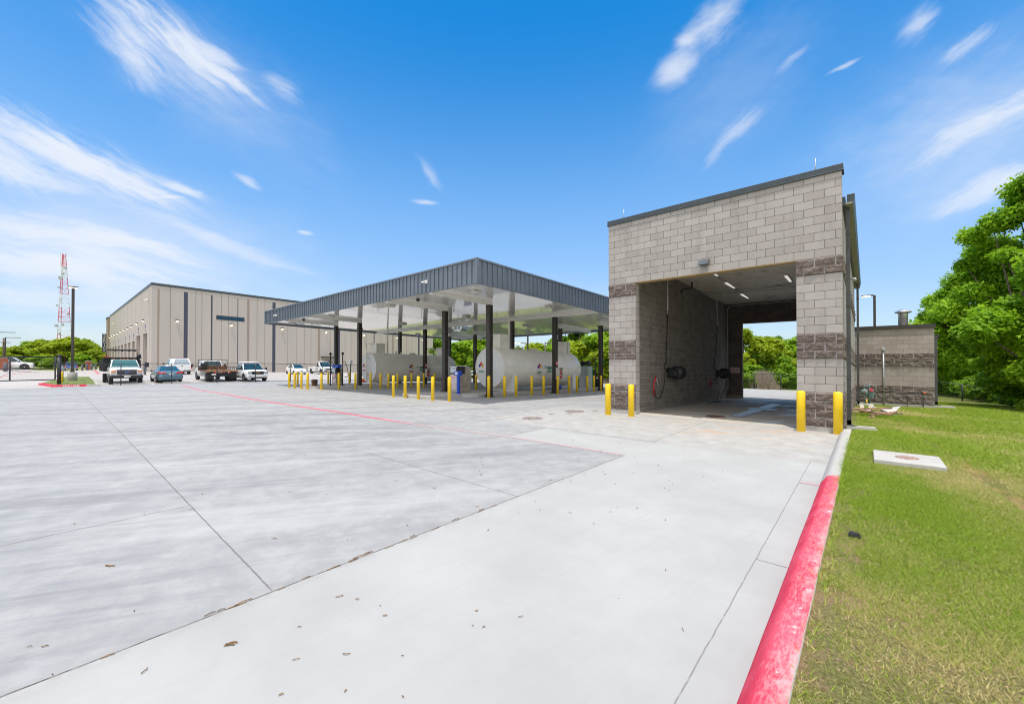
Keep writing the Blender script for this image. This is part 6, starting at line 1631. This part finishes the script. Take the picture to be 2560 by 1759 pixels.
# --- flatbed truck, rear to the fence
def flatbed(label, loc, rz):
    t = thing('flatbed_truck', label, 'truck', loc, rz); h = .98
    obj('body', loft([(3.35,.50,1.10,h*.85,.03),(3.22,.44,1.18,h*.97,.04),(2.2,.42,1.28,h,.04),(2.0,.42,1.30,h,0),(.55,.42,1.30,h,0)]), M_carwhite, t, world=False)
    cabin(t, .55, .66, 1.55, 2.25, 1.29, 1.97, h*.93, h*.77, M_carwhite, [(.08,.62)], inset=.09)
    obj('cab_lamp', MB().box(.62,.68,-.15,.15,1.88,1.93), M_black, t, world=False)
    bx(t,'chassis',-2.9,3.0,-.45,.45,.45,.72,M_black,0)
    dk = bx(t,'deck',-3.15,.35,-1.22,1.22,.98,1.06,M_rust,.01)
    bx(t,'deck_edge',-3.19,-3.151,-1.23,1.23,.93,1.075,mat('deck_wood',(.40,.26,.13),.85,var=.25),.005,dk)
    bx(t,'headboard_plate',.30,.36,-1.20,1.20,1.06,1.45,M_rust,.005)
    hb = MB()
    for y in (-1.2,-.42,.42,1.2): hb.tube([(.33,y,1.06),(.33,y,2.08)],.03,6)
    hb.tube([(.33,-1.2,2.08),(.33,1.2,2.08)],.03,6); obj('headache_rack', hb, M_dark, t, world=False)
    for s in (-1,1):
        sr = MB()
        sr.tube([(-3.0 if s<0 else -1.0,s*1.19,1.36),(.3,s*1.19,1.36)],.025,6)
        for x in (-2.9,-2.3,-1.7,-1.0,-.4) if s < 0 else (-.9,-.3): sr.tube([(x,s*1.19,1.06),(x,s*1.19,1.36)],.025,6)
        obj('side_rail', sr, M_dark, t, world=False)
        bx(t,'mud_flap',-2.95,-2.92,s*.62,s*1.20,.26,.95,M_black,.0)
        bx(t,'tail_lamp',-3.20,-3.15,s*.50,s*.66,.80,.94,M_red,.02)
        bx(t,'side_marker',-3.195,-3.15,s*1.10,s*1.22,.88,.96,M_red,.01)
        bx(t,'headlight',3.2,3.35,s*.60,s*.85,.85,1.05,M_lens,.02)
    bx(t,'hose_roll',-.1,.25,.55,1.05,1.07,1.75,M_tyre,.12)
    for y in (-.15,0,.15): obj('marker_lamp', MB().box(-3.20,-3.155,y-.05,y+.05,.83,.89), M_red, t, world=False)
    bx(t,'tow_bar',-3.1,-2.9,-.6,.6,.48,.70,M_dark,.02); bx(t,'hitch_ball',-3.3,-3.1,-.06,.06,.44,.52,M_chrome,.01)
    bx(t,'number_plate',-3.205,-3.19,.52,.86,.60,.76,M_plate,.003)
    arch(t,(2.35,),h,.46)
    for s in (-1,1):
        wheel(t,2.35,s*(h-.13),.40,.26); wheel(t,-1.95,s*.95,.40,.25); wheel(t,-1.95,s*.66,.40,.22)
    mirrors(t,1.95,h,1.48,.15,M_black,.32)
    bx(t,'tool_box',-.3,.3,-1.15,-.75,.50,.95,M_steel,.02)
    return t
flatbed('white flatbed work truck with a rusty deck and headache rack, rear to the fence', G2(-49.4,10.75), pi)

# --- dump truck facing the fence
def dump(label, loc, rz):
    t = thing('dump_truck', label, 'truck', loc, rz); h = 1.02
    obj('body', loft([(3.35,.62,1.22,h*.86,.03),(3.22,.52,1.30,h*.98,.05),(2.7,.48,1.36,h,.06),(2.0,.48,1.42,h,.04),(1.8,.48,1.44,h,0),(-.05,.48,1.44,h,0)]), M_carwhite, t, world=False)
    cabin(t, -.05, .08, 1.32, 2.08, 1.43, 2.10, h*.93, h*.78, M_carwhite, [(.06,.42),(.46,.94)], inset=.085, glass=mat('car_glass_teal',(.02,.12,.13),.06,coat=.4))
    for y in (-.62,-.22,0,.22,.62): obj('roof_marker', MB().box(1.18,1.30,y-.05,y+.05,2.10,2.145), M_amber, t, world=False)
    g_ = bx(t,'grille',3.22,3.37,-.62,.62,.80,1.22,M_dark,.03)
    gb = MB()
    for z in (.90,1.01,1.12): gb.box(3.37,3.385,-.58,.58,z-.025,z+.025)
    gb.box(3.37,3.387,-.62,-.57,.82,1.2).box(3.37,3.387,.57,.62,.82,1.2)
    obj('grille_bar', gb, mat('grille_grey',(.10,.10,.12),.5), g_, world=False)
    e = MB().lathe([(.11,3.387),(.11,3.40)], 20, (0,0,0), 'x'); e.v = [(a,b_*1.35,c*.6+1.01) for a,b_,c in e.v]; obj('emblem', e, mat('oval_blue',(.03,.08,.35),.3), g_, world=False)
    e = MB().lathe([(.125,3.386),(.125,3.396)], 20, (0,0,0), 'x'); e.v = [(a,b_*1.33,c*.62+1.01) for a,b_,c in e.v]; obj('emblem_ring', e, M_chrome, g_, world=False)
    for s in (-1,1):
        bx(t,'headlight',3.18,3.36,s*.66,s*.96,.82,.98,M_lens,.02); bx(t,'turn_signal',3.18,3.355,s*.66,s*.96,1.0,1.15,M_amber,.02)
    bp_ = bx(t,'front_bumper',3.2,3.52,-h,h,.50,.76,M_dark,.04)
    bx(t,'bumper_slot',3.52,3.526,-.72,-.40,.56,.64,M_black,0,bp_); bx(t,'bumper_slot',3.52,3.526,.40,.72,.56,.64,M_black,0,bp_)
    bx(t,'number_plate',3.525,3.54,-.20,.20,.56,.72,M_plate,.003)
    bx(t,'chassis',-3.3,3.0,-.45,.45,.50,.80,M_black,0)
    M_bed = mat('bed_black', (.022,.022,.025), .35, .3)
    bd = MB().box(-3.6,-.25,-1.26,-1.18,1.05,2.05).box(-3.6,-.25,1.18,1.26,1.05,2.05).box(-.33,-.25,-1.18,1.18,1.05,2.20).box(-3.6,-3.52,-1.18,1.18,1.05,2.0).box(-3.52,-.33,-1.18,1.18,1.02,1.12)
    for x in (-.9,-1.6,-2.3,-3.0):
        for s in (-1,1): bd.box(x-.05,x+.05,s*1.26,s*1.32,1.05,2.0)
    obj('dump_bed', bd, M_bed, t, world=False, bevel=.01)
    bx(t,'cab_shield',-.30,.22,-1.26,1.26,2.20,2.30,M_bed,.02)
    rk = MB().tube([(-.5,-1.02,2.28),(-.5,-1.02,2.98),(-.5,1.02,2.98),(-.5,1.02,2.28)],.04,6).box(-.75,-.25,-1.0,1.0,2.93,3.0)
    for y in (-.6,-.15,.3,.7): rk.tube([(-.5,y,2.93),(-.45,y+.22,2.86)],.03,5)
    obj('tarp_frame', rk, M_dark, t, world=False)
    tr_ = obj('tarp_roll', MB().tube([(-.7,-.95,2.96),(-.7,.95,2.96)],.07,8), M_black, t, world=False)
    obj('strobe', MB().lathe([(.14,2.3),(.14,2.5),(.08,2.62)],12,(-.1,1.12,0)), M_dark, t, world=False)
    bx(t,'corner_lamp',-.22,.16,-1.25,-.85,2.302,2.36,M_redp,.01)
    arch(t,(2.42,),h,.50)
    for s in (-1,1):
        wheel(t,2.42,s*(h-.10),.41,.27); wheel(t,-2.0,s*1.02,.41,.25); wheel(t,-2.0,s*.74,.41,.22)
    mirrors(t,1.72,h,1.62,.22,M_black,.30)
    bx(t,'step_tank',-.1,1.2,-1.0,-.7,.42,.62,M_black,.03); bx(t,'step_tank',-.1,1.2,.7,1.0,.42,.62,M_black,.03)
    return t
dump('white dump truck with raised black bed facing the fence', G2(-50.75,4.22), 0)

# ------------------------------------------------------------------ trees and brush
def leafmat(name, c0, c1, tl=.55):
    m, q, b = newmat(name)
    ri = q.new('ShaderNodeNewGeometry').outputs['Random Per Island']
    tone = q.new('ShaderNodeAttribute', attribute_name='tone').outputs['Fac']
    col = q.mix(q.m('ADD', q.mul(ri, .5), q.mul(tone, .5)), c0, c1)
    q.put(b.inputs['Base Color'], col); b.inputs['Roughness'].default_value = .5; b.inputs['Specular IOR Level'].default_value = .3
    t_ = q.new('ShaderNodeBsdfTranslucent'); q.put(t_.inputs['Color'], col)
    ms = q.new('ShaderNodeMixShader'); ms.inputs[0].default_value = tl
    q.l.new(b.outputs[0], ms.inputs[1]); q.l.new(t_.outputs[0], ms.inputs[2]); q.l.new(ms.outputs[0], q.n['Material Output'].inputs[0])
    return m
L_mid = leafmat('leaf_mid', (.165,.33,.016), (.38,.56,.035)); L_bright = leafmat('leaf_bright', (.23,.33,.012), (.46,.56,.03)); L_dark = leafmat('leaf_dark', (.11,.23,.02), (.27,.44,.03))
L_big = leafmat('leaf_big', (.18,.37,.012), (.44,.66,.035)); L_dry = leafmat('dry_stem', (.34,.27,.21), (.58,.49,.40), .2)
def leaves_mesh(name, centers, radii, n, size, rng, flat=.8, droop=.0, elong=1.7, squash=.8, zmin=None):
    """leaf-sized faces scattered through clumps"""
    cs = np.array(centers); rs = np.array(radii)
    p = rs**2; p = p/p.sum(); k = rng.choice(len(cs), n, p=p)
    d = rng.standard_normal((n,3)); d /= np.linalg.norm(d, axis=1)[:,None]
    rad = rs[k]*(rng.random(n)**.38)*(0.9+.25*rng.standard_normal(n)*.5)
    pos = cs[k]+d*rad[:,None]*np.array([1,1,squash])
    if zmin is not None: pos[:,2] = np.maximum(pos[:,2], zmin+rng.random(n)*.3)
    nrm = d*.6+rng.standard_normal((n,3))*.55+np.array([0,0,flat]); nrm /= np.linalg.norm(nrm, axis=1)[:,None]
    a = rng.standard_normal((n,3)); a[:,2] -= droop; u = a-nrm*(a*nrm).sum(1)[:,None]; u /= np.linalg.norm(u, axis=1)[:,None]
    v = np.cross(nrm, u); s = size*(.6+.8*rng.random(n))[:,None]
    V_ = np.empty((n,4,3), np.float32)
    V_[:,0] = pos-u*s*.5*elong; V_[:,1] = pos+v*s*.5-u*s*.1; V_[:,2] = pos+u*s*.5*elong; V_[:,3] = pos-v*s*.5-u*s*.1
    me = bpy.data.meshes.new(name); me.vertices.add(n*4); me.vertices.foreach_set('co', V_.reshape(-1))
    me.loops.add(n*4); me.loops.foreach_set('vertex_index', np.arange(n*4, dtype=np.int32))
    me.polygons.add(n); me.polygons.foreach_set('loop_start', np.arange(0, n*4, 4, dtype=np.int32))
    tone = rng.random(len(cs))[k]
    me.attributes.new('tone', 'FLOAT', 'FACE').data.foreach_set('value', tone.astype(np.float32))
    me.update(); me.validate(); return me
def limbs(H, R_, centers, rng, r0, trunk_h):
    mb = MB(); top = Vector((rng.normal()*.1*R_, rng.normal()*.1*R_, H*.78))
    mid = Vector((rng.normal()*.05*R_, rng.normal()*.05*R_, trunk_h))
    mb.tube([(0,0,-.3), (0,0,.1), tuple(mid*.5), tuple(mid), tuple(top)], [r0*1.5, r0*1.15, r0, r0*.85, r0*.15], 9)
    idx = rng.choice(len(centers), min(len(centers), 16), replace=False)
    for i in idx:
        c = Vector(centers[i]); s = mid.lerp(top, float(rng.random()*.6)); m_ = s.lerp(c, .5)+Vector((0,0,-.06*H*float(rng.random())))
        mb.tube([tuple(s), tuple(m_), tuple(c)], [r0*.42, r0*.25, r0*.06], 6)
    return mb
def tree_proto(name, H, R_, seed, nleaf, leaf, lm, nclump=46, low=.22, cl=.30, **kw):
    rng = np.random.default_rng(seed); cs = []; rs = []
    for i in range(nclump):
        z = low+(1-low)*rng.random(); prof = math.sin(pi*min(.98, max(.06, (z-low*.6)/(1.04-low*.6)))**.85)**.7
        a = rng.random()*2*pi; rad = R_*prof*(.35+.65*rng.random()**.5)*(.85+.3*rng.random())
        cs.append((cos(a)*rad*.85, sin(a)*rad*.85, z*H*.94)); rs.append(R_*cl*(.55+.8*rng.random()))
    me = leaves_mesh('crown', cs, rs, nleaf, leaf, rng, **kw); me.materials.append(lm)
    t = thing(name, '', 'tree'); c = bpy.data.objects.new('crown', me); C.objects.link(c); c.parent = t
    obj('trunk', limbs(H, R_, cs, rng, R_*.055+.04, H*low*.9), M_bark, t, world=False)
    return t
def put_tree(proto, x, y, z, s, rz, label, group, sz=None):
    o = proto if proto.name not in used else copy_tree(proto); used[proto.name] = 1
    o.location = (x, y, z); o.rotation_euler = (0,0,rz); o.scale = (s, s, sz or s); o['label'] = label; o['group'] = group; o['category'] = 'tree'
# big trees right of the annex
gr = 'big leafy trees at the right edge'
def bigtree(x, y, z, H, R_, seed, n, leaf, label, low=.02, cl=.22, ncl=90, lm=None):
    t = tree_proto('broadleaf_tree', H, R_, seed, n, leaf, lm or L_big, ncl, low, cl, droop=.9, elong=2.1)
    t.location = (x, y, z); t.rotation_euler = (0,0,seed); tag(t, label, 'tree', gr)
x, y = at(2445, 31); bigtree(x, y, -.9, 9.9, 4.9, 5, 100000, .135, 'leafy tree just right of the annex, its crown reaching over the coping')
x, y = at(2615, 26); bigtree(x, y, -1.1, 16.0, 4.9, 6, 110000, .135, 'tallest leafy tree, rising out of the frame at the right edge')
x, y = at(2660, 18.5); bigtree(x, y, -.8, 8.0, 3.6, 7, 70000, .13, 'nearest leafy tree with low hanging branches at the right edge')
x, y = at(2500, 30); bigtree(x, y, -1.1, 12.2, 4.3, 9, 85000, .135, 'leafy tree between the tallest tree and the tree by the annex')
x, y = at(2375, 43); bigtree(x, y, -1.6, 9.0, 4.4, 8, 36000, .24, 'leafy tree at the back of the right group beside the downspout', lm=L_mid)
def bush(x, y, z, R_, H, seed, n, leaf, lm, label, group, name='bush'):
    rng = np.random.default_rng(seed); cs = []; rs = []
    for i in range(14):
        a = rng.random()*2*pi; r_ = R_*rng.random()**.6*.8; cs.append((cos(a)*r_, sin(a)*r_, H*(.15+.6*rng.random()))); rs.append(R_*(.25+.25*rng.random()))
    me = leaves_mesh('foliage', cs, rs, n, leaf, rng, zmin=.02); me.materials.append(lm)
    t = thing(name, label, 'bush', (x, y, z), 0, group); c = bpy.data.objects.new('foliage', me); C.objects.link(c); c.parent = t
    mb = MB()
    for i in range(6):
        c_ = cs[i]; mb.tube([(0,0,-.1), (c_[0]*.5,c_[1]*.5,c_[2]*.6), c_], [.04,.03,.012], 5)
    obj('stem', mb, M_bark, t, world=False)
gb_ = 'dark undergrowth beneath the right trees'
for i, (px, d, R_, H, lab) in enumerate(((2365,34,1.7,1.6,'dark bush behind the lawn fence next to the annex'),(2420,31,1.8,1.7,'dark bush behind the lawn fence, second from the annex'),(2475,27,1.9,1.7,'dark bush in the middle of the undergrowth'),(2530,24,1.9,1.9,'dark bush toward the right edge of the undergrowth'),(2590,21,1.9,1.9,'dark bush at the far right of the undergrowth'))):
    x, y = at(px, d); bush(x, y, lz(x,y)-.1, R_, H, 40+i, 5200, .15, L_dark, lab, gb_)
# woods behind the paving, seen under the canopy and through the bay
P_a = tree_proto('field_tree', 7.0, 3.2, 11, 9000, .34, L_mid, 40, .16); P_b = tree_proto('field_tree', 6.2, 3.6, 12, 9000, .32, L_bright, 34, .10); P_c = tree_proto('field_tree', 8.0, 2.9, 13, 6000, .32, L_dark, 30, .28, .24); P_d = tree_proto('field_tree', 5.4, 3.0, 14, 8000, .28, L_mid, 36, .05)
# (pixel bearing, depth, prototype, height in metres, label)
gback = 'trees beyond the rear fence'
def row(items, group, zoff=-.9):
    for i, (px, d, pr, h, sx, lab) in enumerate(items):
        x, y = at(px, d); base = {P_a:7.0, P_b:6.2, P_c:8.0, P_d:5.4}[pr]
        put_tree(pr, x, y, gz(x,y)-.1, sx, (px*.37) % 6.28, lab, group, h/base)
row([
 (1085,100,P_a,8.5,1.3,'small tree at the garage end, left of the gap between the tanks'),
 (1118,78,P_d,5.0,1.1,'low tree behind the rounded end of the farther tank'),
 (1152,75,P_a,6.6,1.25,'round green tree between the two tanks, on the left'),
 (1190,72,P_a,7.2,1.2,'taller green tree between the two tanks, behind the column'),
 (1222,70,P_d,5.2,1.1,'low tree directly behind the nearer tank end'),
 (1262,80,P_b,5.0,1.1,'low bright tree mostly hidden by the nearer tank box'),
 (1300,85,P_a,6.0,1.1,'tree beneath the small distant lamp'),
 (1345,66,P_b,5.8,1.0,'bright tree above the middle of the nearer tank'),
 (1385,60,P_d,5.6,1.1,'green tree left of the tank top box'),
 (1415,64,P_c,9.0,1.3,'tall open tree behind the tank top box'),
 (1455,62,P_c,8.6,1.35,'tall dark open tree right of the tank top box'),
 (1446,52,P_b,5.2,1.0,'bright bushy tree above the green-striped cabinet'),
 (1490,56,P_d,6.4,1.1,'green tree beside the last canopy column'),
 (1512,50,P_a,6.8,1.0,'green tree cut by the left edge of the wash bay'),
 (1540,48,P_b,5.0,1.1,'bright tree behind the wash bay left pier'),
],gback)
gbay = 'trees seen through the wash bay'
row([
 (1850,47,P_b,6.4,.9,'bright tree at the left edge of the rear opening'),
 (1872,66,P_c,7.6,1.0,'dark open tree far behind at the left of the rear opening'),
 (1921,46,P_b,5.5,.85,'bushy bright tree in the middle of the rear opening'),
 (1948,58,P_c,6.8,.7,'thin wispy tree top behind the middle tree of the rear opening'),
 (1985,50,P_a,6.0,.75,'tree with visible branches at the right of the rear opening'),
 (1966,38.2,P_d,1.7,.42,'low green bush close behind the rear fence at the right'),
 (1872,38.2,P_d,1.5,.36,'low green bush close behind the rear fence at the left'),
 (1838,44,P_d,2.4,.8,'low green shrub left of the dry brush behind the fence'),
 (1945,45,P_d,2.6,.8,'low green shrub behind the dry brush'),
 (1905,48,P_d,3.0,.9,'green shrub under the middle tree of the rear opening'),
 (2005,46,P_d,3.0,.8,'green shrub at the right jamb of the rear opening'),
 (1880,56,P_d,3.4,1.1,'dark shrub before the pale house'),
 (1968,44,P_d,3.4,.7,'low bush-like tree at the lower right of the rear opening'),
 (1862,43,P_d,2.6,.7,'low green shrub at the lower left of the rear opening'),
],gbay)
# left skyline
gleft = 'trees along the left skyline'
P_l = tree_proto('oak_tree', 10.0, 9.0, 21, 16000, .50, L_bright, 70, .20, .19, squash=.6); P_m = tree_proto('oak_tree', 9.0, 6.5, 22, 10000, .5, L_mid, 44, .12, .24)
def lrow(items):
    for px, d, pr, h, sx, lab in items:
        x, y = at(px, d); base = 10.0 if pr is P_l else 9.0
        put_tree(pr, x, y, gz(x,y)-.2, sx, (px*.91) % 6.28, lab, gleft, h/base)
lrow([
 (165,140,P_l,10.0,1.05,'broad spreading bright tree in the middle, below the radio tower'),
 (112,150,P_l,9.6,.9,'spreading bright tree left of the radio tower'),
 (205,155,P_l,9.8,.85,'spreading bright tree right of the tall lamp post'),
 (240,118,P_l,5.6,.55,'bright yellow-green tree beside the SERVICE sign'),
 (70,175,P_m,9.4,.75,'dark green tree top left of the broad tree'),
 (45,140,P_l,6.2,.6,'bright low tree over the gate'),
 (8,140,P_l,6.0,.65,'bright tree at the far left edge'),
 (30,200,P_m,7.2,1.0,'distant green tree behind the parked pickup'),
 (135,205,P_m,11.5,1.3,'dark tree crown behind the foot of the radio tower'),
 (215,215,P_m,10.5,1.3,'dark distant tree right of the radio tower'),
 (258,215,P_m,8.0,1.1,'distant tree behind the SERVICE sign'),
 (95,118,P_m,3.4,.42,'low bush on the grass beyond the gate'),
 (128,112,P_m,3.0,.4,'bush left of the black gate post'),
 (206,112,P_m,3.6,.45,'bush behind the blue car'),
])
# dry brush behind the rear fence
def drybrush(px, d, w, h, n, seed, label):
    rng = np.random.default_rng(seed); x, y = at(px, d)
    cs = [(rng.normal()*w*.4, rng.normal()*w*.3, h*.15) for _ in range(30)]
    P_ = np.repeat(np.array(cs), n//30, 0); n_ = len(P_)
    P_ = P_+rng.standard_normal((n_,3))*np.array([.3,.3,.05]); a = rng.random(n_)*2*pi
    hh = h*(.5+.6*rng.random(n_))*np.exp(-((P_[:,0]/(w*.9))**2)); le = hh*.5*rng.random(n_)
    V_ = np.empty((n_,3,3), np.float32); s = .02
    V_[:,0] = P_+np.stack([np.cos(a)*s,np.sin(a)*s,-.3+0*a],1); V_[:,1] = P_-np.stack([np.cos(a)*s,np.sin(a)*s,.3+0*a],1)
    V_[:,2] = P_+np.stack([np.cos(a*3)*le,np.sin(a*3)*le,hh],1)
    me = bpy.data.meshes.new('dry_brush'); me.vertices.add(n_*3); me.vertices.foreach_set('co', V_.reshape(-1)); me.loops.add(n_*3); me.loops.foreach_set('vertex_index', np.arange(n_*3, dtype=np.int32))
    me.polygons.add(n_); me.polygons.foreach_set('loop_start', np.arange(0,n_*3,3,dtype=np.int32)); me.attributes.new('tone','FLOAT','FACE').data.foreach_set('value', rng.random(n_).astype(np.float32)); me.update(); me.validate()
    me.materials.append(L_dry); o = bpy.data.objects.new('dry_brush', me); C.objects.link(o); o.location = (x, y, gz(x,y)-.1); tag(o, label, 'dry brush', None, 'stuff')
drybrush(1908, 37.8, 1.1, 1.6, 3600, 3, 'pale dry brush behind the rear fence seen through the bay')
drybrush(1480, 47, 3, .9, 5000, 5, 'dry grass behind the pumps along the rear fence')
